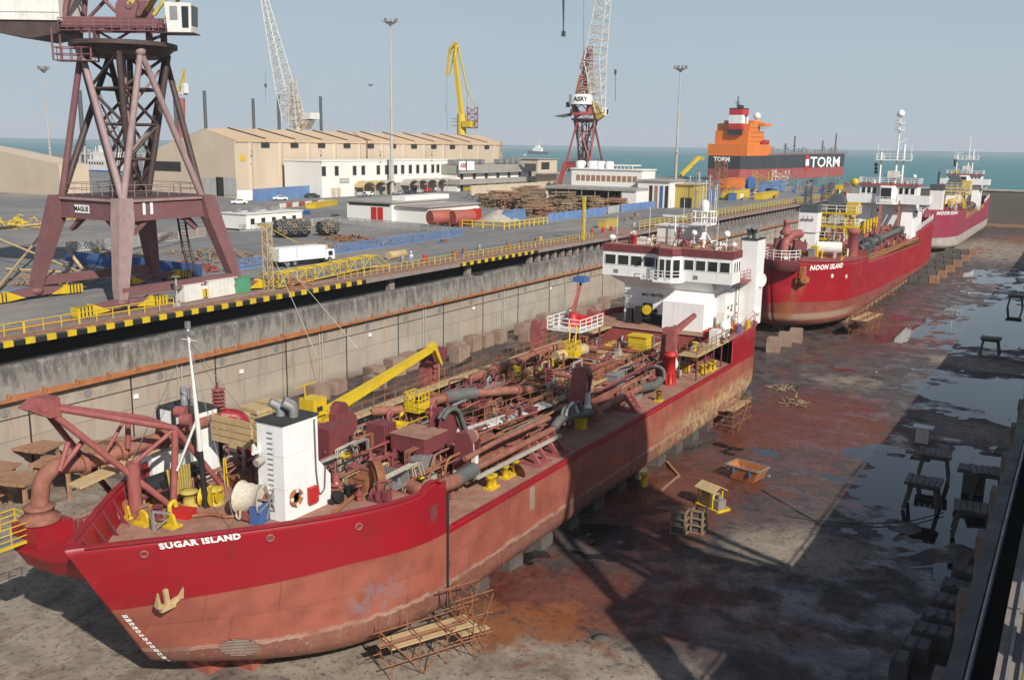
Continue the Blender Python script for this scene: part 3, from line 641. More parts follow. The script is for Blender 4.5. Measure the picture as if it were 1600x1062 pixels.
# ================================================================ NOON ISLAND AND THE FAR DREDGER
def tab(pts):
    pts = sorted(pts)
    def f(v):
        if v <= pts[0][0]: return pts[0][1]
        for (a, b), (c, d) in zip(pts[:-1], pts[1:]):
            if v <= c: return b+(d-b)*(v-a)/(c-a) if c > a else d
        return pts[-1][1]
    return f
def dredger2(y0, L, xc, B, top, band, mat, label, name, zfc, zmd, zpd, brk, by, sc_, far, seed, namepx):
    H2 = Hull(xc, y0, L, B, 1.2, top, band, 1.9, bow=17, rake=3.4, foot=1.5, ex0=.6, ex1=.72, tw=5)
    R = thing('dredger', (xc, y0, 1.2), label, 'dredger ship'); H2.build(mat, R, breaks=brk)
    H2.cap(y0, brk[0], mt['red'], R); H2.cap(brk[1], y0+L, mt['red'], R)
    H2.deck(y0+.7, brk[0], zfc, mt['redold'], R, 'forecastle_deck'); H2.deck(brk[0], brk[1], zmd, mt['redold'], R, 'main_deck'); H2.deck(brk[1], y0+L-.5, zpd, mt['redold'], R, 'poop_deck')
    m = MB(); m.b2(xc-B+.2, xc+B-.2, brk[0]-.1, brk[0]+.05, zmd, zfc+.9); m.build('forecastle_bulkhead', mt['redold'], R)
    m = MB(); m.b2(xc-B+.2, xc+B-.2, brk[1]-.05, brk[1]+.1, zmd, zpd+.6); m.build('poop_bulkhead', mt['redold'], R)
    hx0, hx1, hy0, hy1 = xc-4.6, xc+4.6, brk[0]+7, brk[1]-6
    for a, b_, c_, d_ in ((hx0-.2, hx0, hy0, hy1), (hx1, hx1+.2, hy0, hy1), (hx0, hx1, hy0-.2, hy0), (hx0, hx1, hy1, hy1+.2)):
        m = MB(); m.b2(a, b_, c_, d_, zmd, zmd+1.5); m.build('hopper_coaming', mt['pink'], R)
    m = MB(); m.b2(hx0, hx1, hy0, hy1, zmd+.01, zmd+.1); m.build('hopper_floor', mt['rust'], R)
    Yn, zn = H2.find(*namepx); w_ = len(name.split()[0])
    name_on(H2, name, Yn, zn, .95 if not far else 1.25, R, bold=.045, spacing=1.12, shear=.15)
    # round bow platform with coupling
    if not far:
        c = Vector((xc-1.2, y0+1.8, 0)); c = W(1222, 402, y=y0+1.5); z0 = HZ(c, 404)-.0
        m = MB(); m.lathe([(1.9, -1.6), (2.35, -1.5), (2.45, 0)], (c.x, c.y, z0), n=24); o = m.build('bow_platform', mt['maroon'], R)
        m = MB(); n_ = 14; m.rail([(c.x+2.4*math.cos(2*PI*k/n_), c.y+2.4*math.sin(2*PI*k/n_), z0) for k in range(n_+1)], 1.3, 1.0, .05, 3, 5); m.build('platform_railing', mt['white'], o)
        m = MB(); m.path([(c.x+.2, c.y, z0), (c.x+.1, c.y+.1, z0+1.9), (c.x+.6, c.y+1.2, z0+3.2), (c.x+1.2, c.y+4, z0+3.2)], .62, 14, 1.0); m.build('bow_pipe', mt['pink'], R)
        m = MB(); m.lathe([(.7, 0), (.9, .3), (.5, .8), (.35, 1.5), (.45, 1.6), (.45, 2.0), (.25, 2.1)], (c.x+.1, c.y+.8, z0+3.2), n=16); m.build('swivel_head', mt['pink'], R)
        for dx, dy, dz in ((1.6, 1.2, 1.9), (2.2, 2.0, 1.6), (-1.0, 1.0, 2.0)):
            m = MB(); m.box((c.x+dx, c.y+dy, z0+dz), (.9, 1.2, 1.3), .5); m.beam((c.x+dx, c.y+dy, z0), (c.x+dx+.3, c.y+dy, z0+dz+1), .2); m.build('coupling_frame', mt['maroon'], R)
        q = W(1263, 392, z=zfc+.3); t1, t2 = HZ(q, 332), HZ(q, 326)
        m = MB(); m.b2(q.x-1.35, q.x+1.25, q.y-1.3, q.y+1.2, zfc, HZ(q, 362)); m.b2(q.x-1.5, q.x+1.4, q.y-1.5, q.y+1.2, HZ(q, 362)+.01, t1); ca = m.build('exhaust_casing', mt['white'], R)
        m = MB(); m.b2(q.x-1.4, q.x+1.3, q.y-1.35, q.y+1.1, t1, t2+.7); m.build('casing_top', mt['slate'], ca)
        for dx in (-.8, -.1, .6): m = MB(); m.box((q.x+dx, q.y-1.55, t1-1.0), (.5, .3, .25)); m.tube((q.x+dx, q.y-1.5, t1-1), (q.x+dx, q.y-1.5, t1-.4), .05); m.build('floodlight', mt['steel'], ca)
        q = W(1253, 388, z=zfc+1); m = MB(); m.b2(q.x-.7, q.x+.6, q.y-.5, q.y+.5, zfc, zfc+1.6); m.build('locker', mt['yellow'], R)
        q = W(1331, 400, z=zfc); zc = HZ(q, 358); m = MB(); m.lathe([(.8, 0), (.8, zc-zfc-.8), (1.0, zc-zfc-.7), (1.0, zc-zfc), (.6, zc-zfc+.05)], (q.x, q.y, zfc), n=18); m.build('crane_column', mt['pink'], R)
        q = W(1285, 388, z=zfc+1.2); m = MB(); m.tube((q.x-1, q.y, zfc+1.3), (q.x+2.6, q.y+1.2, zfc+1.3), .95, n=16); m.build('white_tank', mt['whiteold'], R)
        # rusty anchor and its streak
        p, n = H2.out(*H2.find(1252, 436)); m = MB(); m.box(p+n*.3, (1.4, 1.9, .7)); m.beam(p+n*.3, p+n*.3+Vector((0, -.1, 1.9)), .7, .9); 
        for s_ in (-1, 1): m.beam(p+n*.4+Vector((0, s_*.9, 0)), p+n*.6+Vector((.1, s_*1.2, 1.3)), .4, .5, .15, .2)
        m.build('anchor', mt['orange_rust'], R)
        for px, py in ((1228, 403), (1300, 431), (1322, 432)):
            p, n = H2.out(*H2.find(px, py)); m = MB(); m.lathe([(.3, 0), (.3, .08), (.2, .08)], p, n, 14, False); m.build('fairlead', mt['whiteold'], R)
    # yellow derrick tower with dark hood
    if not far:
        q = Vector((xc-1.8, brk[0]+9.0, zmd)); q = W(1307, 345, y=brk[0]+14); q.x = min(q.x, xc+1)
        base, hood0, hood1, tipz = HZ(q, 372), HZ(q, 331), HZ(q, 296), HZ(q, 289)
        rw = 1.55
    else:
        q = W(1492, 285, y=brk[0]+12); base, hood0, hood1, tipz = HZ(q, 302), HZ(q, 292), HZ(q, 270), HZ(q, 266); rw = 1.9
    m = MB()
    for a, b_ in ((-1, -1), (1, -1), (1, 1), (-1, 1)): m.beam((q.x+a*rw*2.0, q.y+b_*rw*1.5, zmd), (q.x+a*rw*1.1, q.y+b_*rw, hood0), .4)
    for z in (base, (base+hood0)/2, hood0): m.b2(q.x-rw*1.9, q.x+rw*2.3, q.y-rw*1.4, q.y+rw*1.4, z-.3, z)
    tw_ = m.build('derrick_tower', mt['yellow'], R)
    m = MB()
    for z in (base, (base+hood0)/2, hood0): m.rail([(q.x+a*rw*1.9, q.y+b_*rw*1.4, z) for a, b_ in ((-1, 1), (-1, -1), (1.2, -1), (1.2, 1))], 1.15, 1.6, .06, 2)
    m.build('tower_railing', mt['whiteold'], tw_)
    m = MB(); h0 = hood0+.05; pr = [(1, .0), (1.02, .28), (.62, .72), (.16, 1)]
    vs = []
    for r_, t in pr: vs += [(q.x+a*rw*r_, q.y+b_*rw*r_, h0+(hood1-h0)*t) for a, b_ in ((-1, -1), (1, -1), (1, 1), (-1, 1))]
    m.add(vs, [(4*i+k, 4*i+(k+1) % 4, 4*i+4+(k+1) % 4, 4*i+4+k) for i in range(3) for k in range(4)]+[(12, 13, 14, 15)]); m.build('dark_hood', mt['slate'], tw_)
    m = MB(); m.b2(q.x-.5, q.x+.5, q.y-.5, q.y+.5, hood1, tipz); m.beam((q.x+rw*.5, q.y-rw, hood0), (q.x+.2, q.y-.3, hood1), .3); m.build('hood_cap', mt['yellow'], tw_)
    m = MB(); m.b2(q.x+rw*1.1, q.x+rw*2.3, q.y-rw*.8, q.y+rw*.8, hood0+.01, hood0+(hood1-hood0)*.45); m.build('winch_cabin', mt['yellow'], tw_)
    m = MB(); m.stairs((q.x+.5, q.y-rw*3.2, zmd+1), (q.x+1.5, q.y-rw*1.3, base), 1.0); m.build('stairway', mt['whiteold'], tw_)
    # cylinders
    for i in range(9):
        y = hy0+12+i*(hy1-hy0-14)/8.5; z = zmd+1.8
        for x in ((xc+1.2,) if i % 3 else (xc+1.2, xc-1.8)):
            m = MB(); m.tube((x, y, z), (x, y, z+2.6), .3, n=10); m.box((x, y, z-.2), (1.0, 1.0, .5)); m.build('hydraulic_cylinder', mt['yellow'], R)
    rnd = random.Random(seed)
    # hoisting arms and drag pipe
    for yy, hh in ((hy0+16, 7.5), (hy1-3, 7.5)):
        m = MB(); x = xc+5
        for dy in (-.5, .5): m.beam((x, yy+dy, zmd), (x-.4, yy+dy+3.6, zmd+hh), .35, .8, .25, .5)
        m.b2(x-.5, x, yy-.5, yy+.5, zmd, zmd+1.4); m.build('hoisting_arm', mt['yellow' if far else 'pink'], R)
    dy0, dy1 = hy0+4, hy1-2; dx = xc+B-2.3
    m = MB(); m.path([(dx-.8, dy0-2.5, zmd+1.2), (dx, dy0, zmd+1.9), (dx, dy0+4, zmd+2.0), (dx, dy1, zmd+2.3)], .5, 12, .8); m.build('suction_pipe', mt['green' if False else 'hose'], R)
    for yy in (dy0, dy0+7, dy1-4): m = MB(); m.lathe([(.8, -.5), (1.0, -.2), (1.0, .2), (.8, .5)], (dx, yy, zmd+2.05), (0, 1, 0), 16); m.build('pipe_joint', mt['slate'], R)
    m = MB(); m.ball((dx-.3, dy0+1, zmd+1.5), 1.3); m.box((dx-.5, dy0-1, zmd+1.0), (2.2, 2.2, 1.8)); m.build('suction_elbow', mt['slate'], R)
    for yy in np.arange(dy0+3, dy1, 6): m = MB(); m.beam((dx-1.2, yy, zmd), (dx, yy, zmd+1.6), .3); m.beam((dx+1, yy, zmd), (dx, yy, zmd+1.6), .3); m.build('pipe_cradle', mt['pink'], R)
    clutter(R, rnd, xc-6, xc+6, brk[0]-9, brk[0]-1, zfc, 22, ('pink', 'maroon', 'steel', 'whiteold', 'yellow'), 2.2)
    clutter(R, rnd, hx0, hx1, hy0-6, hy0+8, zmd+.3, 50, ('pink', 'maroon', 'pipe', 'whiteold'), 2.6)
    clutter(R, rnd, xc-1, hx1+1, hy0, hy1, zmd+1, 80, ('pink', 'maroon', 'pipe', 'slate', 'pink'), 2.8); clutter(R, rnd, hx1+.4, xc+B-1, hy0-6, hy1+4, zmd, 26, ('pink', 'maroon', 'steel', 'pipe'), 1.8)
    clutter(R, rnd, hx0-3, hx0+3, hy0, hy1, zmd+1, 24, ('pink', 'maroon', 'pipe'), 3)
    for yy in np.arange(hy0, hy1, 7.5): m = MB(); m.tube((hx0, yy, zmd+1.8), (hx1, yy, zmd+1.8), .35, n=10); m.build('cross_pipe', mt['pink'], R)
    for xx in (xc-3.2, xc+3.0): m = MB(); m.path([(xx, hy0-3, zmd+2.1), (xx, hy1+2, zmd+2.3)], .45, 12); m.build('hopper_pipe', mt['pink'], R)
    m = MB(); m.rail([H2.pt(Y, top(y0+Y), 1)+Vector((-.2, 0, 0)) for Y in np.linspace(brk[0]-y0+.5, brk[1]-y0-.5, 14)], 1.0, 2.0, .035, 2); m.build('deck_railing', mt['yellowold'], R)
    m = MB(); m.rail([H2.pt(Y, top(y0+Y), 1)+Vector((-.2, 0, 0)) for Y in np.linspace(brk[1]-y0+.5, L-1, 8)], 1.1, 1.6, .04, 3); m.build('stern_railing', mt['white'], R)
    # ---- bridge
    (pxl, pxr, pyr, pyw, pyf, pyb, pyd) = sc_
    a = W(pxl, pyf, y=by); b = W(pxr, pyf, y=by); x0, x1 = a.x, b.x; mid = ((x0+x1)/2, by)
    zf, zw, zr, zb, zd = HZ(mid, pyf), HZ(mid, pyw), HZ(mid, pyr), HZ(mid, pyb), zpd
    w = x1-x0; xm = (x0+x1)/2; k = w/14
    m = MB(); m.b2(x0+2.2*k, x1-2.2*k, by, by+5, zf, zr-.4); m.prism([(xm-1.6*k, by), (xm-1.1*k, by-1.2), (xm+.9*k, by-1.2), (xm+1.5*k, by)], zf, zr-.4); wh = m.build('wheelhouse', mt['white'], R)
    m = MB(); m.b2(x0+1.9*k, x1-1.9*k, by-.4, by+5.2, zr-.4, zr); m.build('roof_band', mt['pink'], wh)
    m = MB(); m.b2(x0, x1, by-.2, by+4.6, zf-.25, zf); 
    for xa, xb_ in ((x0, x0+.08), (x1-.08, x1)): m.b2(xa, xb_, by-.2, by+4, zf+.001, zf+1.5)
    m.b2(x0+.08, xm-1.8*k, by-.2, by-.12, zf+.001, zf+1.5); m.b2(xm+1.7*k, x1-.08, by-.2, by-.12, zf+.001, zf+1.5); m.build('bridge_wing', mt['white'], wh)
    zt_, zb_ = zr-.75, max(zf+1.6, zr-2.0)
    window_row(wh, (x0+2.4*k, by, 0), (xm-1.8*k, by, 0), zb_, zt_, 3, (0, -1, 0), .3, .07); window_row(wh, (xm+1.7*k, by, 0), (x1-2.4*k, by, 0), zb_, zt_, 3, (0, -1, 0), .3, .07)
    window_row(wh, (xm-1.1*k, by-1.2, 0), (xm+.9*k, by-1.2, 0), zb_-1.0, zt_, 1, (0, -1, 0), .2, .07)
    m = MB(); m.rail([(xm-2*k, by-.6, zf), (xm-1.5*k, by-1.9, zf), (xm+1.4*k, by-1.9, zf), (xm+2*k, by-.6, zf)], 1.1, 1, .05, 3); m.prism([(xm-2*k, by-.2), (xm-1.5*k, by-2), (xm+1.4*k, by-2), (xm+2*k, by-.2)], zf-.3, zf-.05); m.build('bridge_gallery', mt['white'], wh)
    m = MB(); m.rail([(x0+2*k, by+5, zr), (x0+2*k, by-.3, zr), (x1-2*k, by-.3, zr), (x1-2*k, by+5, zr)], 1.1, 1.4, .04, 3); m.build('roof_railing', mt['white'], wh)
    m = MB(); m.b2(max(x0+1.2*k, xc-B+.6), min(x1-1.2*k, xc+B-1.2), by+1.5, by+9, zd-1, zf-.25)
    for s_ in (-1, 1): m.slab([(xm+s_*5.8*k, by+1.5, zf-.25), (xm+s_*6.9*k, by+1.5, zf-.25), (xm+s_*5.8*k, by+1.5, zf-1.8)], (0, 3, 0))
    lo = m.build('accommodation_block', mt['white'], R)
    for xx in (-3.6, 3.4): m = MB(); m.slab([(xm+xx*k-1, by+1.5, zf-.3), (xm+xx*k+1, by+1.5, zf-.3), (xm+xx*k+1, by-.3, zd), (xm+xx*k-1, by-.3, zd)], (0, .9, 0)); m.build('front_trunk', mt['white'], lo)
    for xx in (-5, -1.6, 1.8, 4.9): m = MB(); m.lathe([(.28, 0), (.28, .06)], (xm+xx*k, by+1.48, zf-1.7), (0, -1, 0), 12, False); m.build('porthole', mt['black'], lo)
    if not far:
        m = MB(); xs_ = xc+B-.9; m.b2(xs_-2, xs_, by+3, by+12, zd-.5, zf-2.3); m.rail([(xs_, by+3, zf-2.3), (xs_, by+12, zf-2.3)], 1, 1.5, .04, 2); m.build('side_house', mt['white'], lo)
    # masts: twin goal posts with crossbar
    pxc, pytop, pybar, dxl, dxr = far['mast'] if isinstance(far, dict) else (1398, 183, 250, 1370, 1424)
    c = W(pxc, pyr, y=by+2.5); bz = HZ(c, pybar); tz = HZ(c, pytop); xl, xr = W(dxl, pybar, y=by+2.5).x, W(dxr, pybar, y=by+2.5).x
    m = MB(); m.tube((c.x, c.y, zr), (c.x, c.y, tz), .26, .10, 10); ms = m.build('main_mast', mt['white'], R)
    for xx, q_ in ((xl+.25*(xr-xl)*.5, .0), (xr-.25*(xr-xl)*.9, 1.6)): m = MB(); m.tube((xx, c.y, zr), (xx, c.y, bz+q_+1.5), .2, n=10); m.build('goal_post', mt['white'], ms)
    m = MB(); m.b2(xl, xr, c.y-.8, c.y+.8, bz-.12, bz+.05); m.rail([(xl, c.y-.8, bz), (xr, c.y-.8, bz), (xr, c.y+.8, bz), (xl, c.y+.8, bz)], 1.1, 1.2, .045, 2); m.build('crosstree', mt['white'], ms)
    m = MB(); m.tube((xl+.1, c.y, bz), (xl+.1, c.y, bz+3), .05); m.tube((xr-.1, c.y, bz), (xr-.1, c.y, bz+3.2), .05); m.b2(xl+(xr-xl)*.1, xl+(xr-xl)*.35, c.y-.1, c.y+.1, bz+1.9, bz+2.05); m.build('whip_aerial', mt['white'], ms)
    m = MB(); m.b2(xl+(xr-xl)*.22, xr-(xr-xl)*.22, c.y-.15, c.y+.15, bz-3.2, bz-2.9); m.box((c.x-.3, c.y-.4, zr+1.8), (2.2, .6, 1.3)); m.build('mast_crossbar', mt['whiteold'], ms)
    if not far:
        m = MB(); m.lathe([(.05, 0), (.7, .15), (.75, .7), (.55, 1.2), (.05, 1.4)], (c.x, c.y, tz), n=14); m.build('satellite_dome', mt['white'], ms)
        for z in (tz-1.3, tz-2.6): m = MB(); m.lathe([(.9, 0), (.9, .15)], (c.x, c.y, z), n=14, smooth=False); m.rail([(c.x+.9*math.cos(t*.785), c.y+.9*math.sin(t*.785), z) for t in range(9)], .7, 1, .035, 1); m.build('mast_platform', mt['whiteold'], ms)
        m = MB(); m.beam((c.x, c.y, tz-5.2), (c.x+1.6, c.y, tz-4.2), .2); m.build('mast_arm', mt['white'], ms)
        q = W(1336, 285, y=by); m = MB(); m.ball(q, .85, 14); m.tube((q.x-.2, q.y, zf), q, .07, n=6); m.build('yellow_ball', mt['yellow'], R)
        for px, py in ((1429, 276), (1444, 318)): q = W(px, py, y=by+1); m = MB(); m.ball(q, .4); m.tube((q.x, q.y, q.z-2), q, .06, n=6); m.build('antenna_globe', mt['white'], wh)
        for k_ in range(3): q = W(1369, 257+6*k_, y=by+2); m = MB(); m.ball(q, .38, 10); m.build('day_signal_ball', mt['black'], ms)
    else:
        q = W(1462, 298, z=zfc+4); m = MB(); q = W(1463, 320, y=brk[0]-8); m.b2(q.x-1.7, q.x+1.6, q.y-1.5, q.y+1.5, zfc, HZ(q, 297)); ca = m.build('exhaust_casing', mt['white'], R)
        m = MB(); m.b2(q.x-1.8, q.x+1.7, q.y-1.6, q.y+1.6, HZ(q, 297), HZ(q, 288)); m.tube((q.x, q.y, HZ(q, 288)), (q.x, q.y, HZ(q, 268)), .3); m.build('casing_top', mt['slate'], ca)
        for k_ in range(3): q = W(1492, 250+4*k_, y=by+2); m = MB(); m.ball(q, .42, 10); m.build('day_signal_ball', mt['black'], ms)
    clutter(wh, rnd, x0+3*k, x1-3*k, by, by+4, zr, 10, ('whiteold', 'white', 'pink', 'steel'), 1.3)
    return R, H2
def yz(pts, x): return [(lambda q: (q.y, q.z))(W(a, b, x=x)) for a, b in pts]
XN = -28.8
st_ = yz([(1362, 407), (1438, 379)], XN); up_ = yz([(1439, 359), (1464, 340)], XN); fe = W(1358, 403, x=XN)
bl = yz([(1300, 478), (1372, 450), (1437, 416), (1453, 404)], XN)
ntop = tab([(131, 11.0), (fe.y-8, max(9.6, fe.z+.35)), (fe.y, fe.z), (fe.y+.02, st_[0][1]), (up_[0][0]-.02, st_[1][1]), up_[0], up_[1]])
nband = tab([(131, 3.6)]+bl)
_h = Hull(-37.0, 132, up_[1][0]-132, 8.2, 1.2, ntop, nband, 1.9, bow=17, rake=3.4, foot=1.5, ex0=.6, ex1=.72, tw=5); NA = _h.pt(*_h.find(1248, 452)).y
def noon_extra(h, c, y, z, f, st, edge):
    c = h.mix(h.math('MULTIPLY', h.math('MULTIPLY', h.ramp(y, 154, 144), h.ramp(z, 2.1, 2.5)), h.ramp(z, 3.4, 3.0)), c, (.30, .22, .16))
    w = h.math('ADD', y, h.math('MULTIPLY', f, 1.2))
    s1 = h.math('MULTIPLY', h.math('MULTIPLY', h.ramp(w, NA-.3, NA+.1), h.ramp(w, NA+1.4, NA+.9)), h.ramp(z, 8.6, 7.8))
    return h.mix(h.math('MULTIPLY', s1, h.ramp(st, .42, .56, .08, .75)), c, (.30, .10, .03))
mt['noon'] = hull_mat('noon_hull_paint', (.34, .007, .018), (.29, .008, .018), (.24, .068, .05), (.19, .052, .04), (.22, .075, .055), (.16, .06, .045), (.22, .14, .10), .4, None, noon_extra)
NR, NH = dredger2(132, up_[1][0]-132, -37.0, 8.2, ntop, nband, mt['noon'], 'middle dredger, bright red hull lettered NOON ISLAND with yellow tower and dark hood', 'NOON ISLAND', 9.7, st_[0][1]-.1, up_[0][1]-.9, (fe.y, up_[0][0]), 205, (1322, 1452, 287, 292, 316, 345, 345), False, 11, (1296, 417))
st_ = yz([(1515, 339), (1538, 323)], XN); fe = W(1511, 328, x=XN); up_ = yz([(1539, 317), (1549, 306)], XN); bl = yz([(1511, 360), (1542, 342)], XN)
ftop = tab([(263, fe.z+1.2), (fe.y, fe.z), (fe.y+.02, st_[0][1]), (up_[0][0]-.02, st_[1][1]), up_[0], up_[1]]); fband = tab([(263, 4.2)]+bl)
mt['far'] = hull_mat('far_hull_paint', (.30, .03, .08), (.26, .05, .07), (.40, .37, .33), (.33, .30, .27), (.36, .31, .26), (.28, .22, .18), (.34, .24, .17), .5)
FRr, FH = dredger2(263, min(109, up_[1][0]-263), -37.0, 8.2, ftop, fband, mt['far'], 'farthest dredger in the dock, magenta hull with whitish bottom and dark pointed hood', 'NOON ISLAND', fe.z-.6, st_[0][1]-.3, up_[0][1]-1.2, (fe.y, min(up_[0][0], 360)), 335, (1466, 1546, 272, 276, 287, 300, 300), dict(mast=(1511, 212, 249, 1491, 1529)), 12, (1485, 333))
# ================================================================ SUGAR ISLAND
def s_top(y):
    if y < 40.0:
        return 8.95-.25*min(1, max(0, (y-24)/14)) + (.3 if 38.2 < y < 39.4 else 0)
    if y < 87.6: return 6.0
    return 8.25+.05*(y-88)
BT = [(24, 4.4), (41, 6.2)]
def s_band(y):
    if y < 40.05:
        for (a, b), (c, e) in zip(BT[:-1], BT[1:]):
            if y <= c: return b+(e-b)*max(0, y-a)/(c-a)
        return BT[-1][1]
    if y < 70: return 5.62
    return 5.62+0*y if y < 74 else 5.62-.0*(y-74)
def sugar_extra(h, c, y, z, f, st, edge):
    yel = h.math('MULTIPLY', h.ramp(y, 66, 78), h.ramp(z, 4.6, 3.4))
    yel = h.math('MULTIPLY', yel, h.ramp(f, .44, .56, .05, .95)); c = h.mix(yel, c, (.42, .34, .17))
    # grey-blue scrape below the hawse
    bl = h.math('MULTIPLY', h.math('MULTIPLY', h.ramp(y, 33.4, 34.3), h.ramp(y, 37.6, 36.2)), h.math('MULTIPLY', h.ramp(z, 2.7, 3.4), h.ramp(z, 5.3, 4.7)))
    c = h.mix(h.math('MULTIPLY', bl, h.ramp(h.noise(1.3, 8, .75), .45, .62, 0, .75)), c, (.21, .165, .18))
    pt_ = h.math('MULTIPLY', h.ramp(z, 3.2, 2.6), h.ramp(h.noise(.55, 4, .5), .56, .60, 0, .7)); c = h.mix(pt_, c, (.20, .095, .075))
    return c
mt['sugar'] = hull_mat('sugar_hull_paint', (.31, .007, .016), (.25, .007, .015), (.30, .092, .060), (.235, .068, .047), (.235, .088, .062), (.165, .066, .05), (.24, .15, .11), .45, (.40, .27, .20), sugar_extra)
HS = Hull(-35.6, 23.4, 75.6, 8.15, 1.15, s_top, s_band, 2.75, bow=15.5, ex0=.9, ex1=1.12, q1=1.6)
def _bt(px, py): Y, z = HS.find(px, py); p = HS.pt(Y, z); return (p.y, p.z)
BT = sorted([_bt(a, b) for a, b in ((192, 952), (300, 933), (400, 916), (550, 880), (694, 834))]); BT = [(23, BT[0][1]-.05)]+BT+[(41, BT[-1][1]+.05)]
S = thing('dredger', (-35.6, 24, 1.15), 'nearest dredger, red and salmon hull lettered SUGAR ISLAND, yellow deck crane and long pipes', 'dredger ship')
HS.build(mt['sugar'], S, breaks=(38.2, 39.4, 40.0, 87.6))
HS.cap(24, 40, mt['red'], S); HS.cap(87.7, 99.6, mt['red'], S)
FD = 7.35; MD = 5.95; PD = 8.3
HS.deck(24.9, 40.2, FD, mt['deck'], S, 'forecastle_deck')
m = MB(); m.b2(-43.6, -27.6, 40.1, 40.25, MD, FD+.02); m.build('forecastle_bulkhead', mt['redold'], S)
HX0, HX1 = -40.2, -31.2; HY0, HY1 = 47.5, 80
HS.deck(40.2, HY0, MD, mt['deck'], S, 'main_deck'); HS.deck(HY1, 99.2, MD, mt['deck'], S, 'main_deck')
HS.deck(HY0, HY1, MD, mt['deck'], S, 'side_deck', xa=HX1); HS.deck(HY0, HY1, MD, mt['deck'], S, 'side_deck', xb=HX0)
m = MB(); m.b2(HX0, HX1, HY0, HY1, 2.0, 2.2); m.build('hopper_floor', mt['darkblock'], S)  # dark colour stands in for the shadow down in the hopper
for x0, x1, y0, y1 in ((HX0-.2, HX0, HY0, HY1), (HX1, HX1+.2, HY0, HY1), (HX0, HX1, HY0-.2, HY0), (HX0, HX1, HY1, HY1+.2)):
    m = MB(); m.b2(x0, x1, y0, y1, 2.0, 7.0); m.build('hopper_coaming', mt['pipe'], S)
m = MB(); m.b2(HX1+.2, HX1+.75, HY0-2, 68, MD+.01, 6.9)
for y in np.arange(HY0, 79, 5.2):
    m = MB(); m.b2(HX0, HX1, y, y+.45, 6.0, 6.7); m.build('hopper_beam', mt['redold'], S)
    if y < 78: pot_valve(S, ((HX0+HX1)/2-1.2+random.uniform(-.3, .3), y+.2, 6.5), .75, 'maroon')
m = MB(); m.b2(-36.1, -35.1, HY0, HY1, 2.2, 6.6); m.build('keelson_box', mt['redold'], S)
# forecastle inner frames, port side
for Y in np.arange(1.5, 14.5, 1.3):
    for sd in (1, -1):
        a = HS.pt(Y, FD, sd); b = HS.pt(Y, s_top(24+Y), sd); i = Vector((-sd*.45, .1, 0))
        m = MB(); m.slab([a+Vector((-sd*.12, 0, 0)), a+i, b+Vector((-sd*.12, 0, -.1))], (0, .05, 0)); m.build('bulwark_stay', mt['maroon'], S)
# name, draft marks, anchor, grille
Yn, zn = HS.find(314, 845)
name_on(HS, 'SUGAR ISLAND', Yn, zn, .40, S, bold=.02, spacing=1.12)
def draft(hl, hi, lo, z0, step, size, parent, side=1):
    A = []; F = []; off = 0
    for k, num in enumerate(range(hi, lo-1, -1)):
        vs, fs = text_mesh(str(num), size, .018); a = len(A); t = k/(hi-lo)
        z = z0-k*step
        for x, y in vs: p, n = hl.out(.42+x+.5*t*t, z+y, side); A.append(p+n*.04)
        F += [tuple(i+a for i in f) for f in fs]
    m = MB(); m.add(A, F); return m.build('draft_marks', mt['lettering'], parent)
draft(HS, 21, 7, 5.0, .245, .21, S)
p, n = HS.out(*HS.find(258, 930)); m = MB(); c = p+n*.2
m.beam(c+Vector((.05, 0, .45)), c+Vector((.1, .05, -.3)), .16, .2); 
for s_ in (-1, 1):
    e = c+Vector((.25, s_*.6, -.1)); m.beam(c+Vector((.1, s_*.05, -.35)), e, .22, .28, .14, .18); m.beam(e, e+Vector((.2, s_*.12, .75)), .34, .16, .06, .05)
m.beam(c+Vector((.15, -.38, -.36)), c+Vector((.15, .38, -.36)), .22); m.build('anchor', mt['tan'], S)
m = MB(); m.lathe([(.45, -.02), (.45, .06), (.3, .05), (.3, .0)], p+Vector((0, .1, .55)), n, 14); m.build('hawse_pipe', mt['maroon'], S)
g = MB(); p, n = HS.out(*HS.find(374, 1010)); d, a, b = basis(n)
a = Vector((0, 1, 0)); a = (a-n*a.dot(n)).normalized(); b = n.cross(a)*-1
g.add([p+n*.02+a*.92*math.cos(t*PI/12)+b*.48*math.sin(t*PI/12) for t in range(24)], [tuple(range(24))]); gr = g.build('thruster_grille', mt['dark'], S)
g = MB()
for k in range(-5, 6): u = k/5.5; w_ = .92*math.sqrt(1-u*u); g.beam(p+n*.05+b*.48*u-a*w_, p+n*.05+b*.48*u+a*w_, .035)
g.build('grille_bar', mt['block'], gr)
for Y, z in ((225, 865), (422, 840), (560, 822)):
    p, n = HS.out(*HS.find(Y, z)); m = MB(); m.lathe([(.20, 0), (.20, .07), (.12, .07), (.12, .0)], p, n, 12); m.build('fairlead', mt['pink'], S)
# guide slot and rubbing strips on the side
XS = -27.45
m = MB(); m.b2(XS-.02, XS+.10, 40.02, 40.14, 1.5, 8.0); m.build('slot_edge', mt['dark'], S)
m = MB(); m.b2(XS-.02, XS+.05, 38.55, 39.1, 6.9, 7.7); m.build('boarding_recess', mt['maroon'], S)
for k in range(5):
    y = 46+k*9.3; m = MB(); m.b2(XS-.05, XS+.012, y, y+.05, 1.6, 5.6); m.build('plate_seam', mt['redold'], S)
m = MB(); m.b2(XS-.05, XS+.015, 49.0, 49.6, 4.0, 5.5); m.build('primer_patch', mt['block'], S)
HS.cap(40.1, 87.6, mt['red'], S, 'deck_edge_bar', .16)
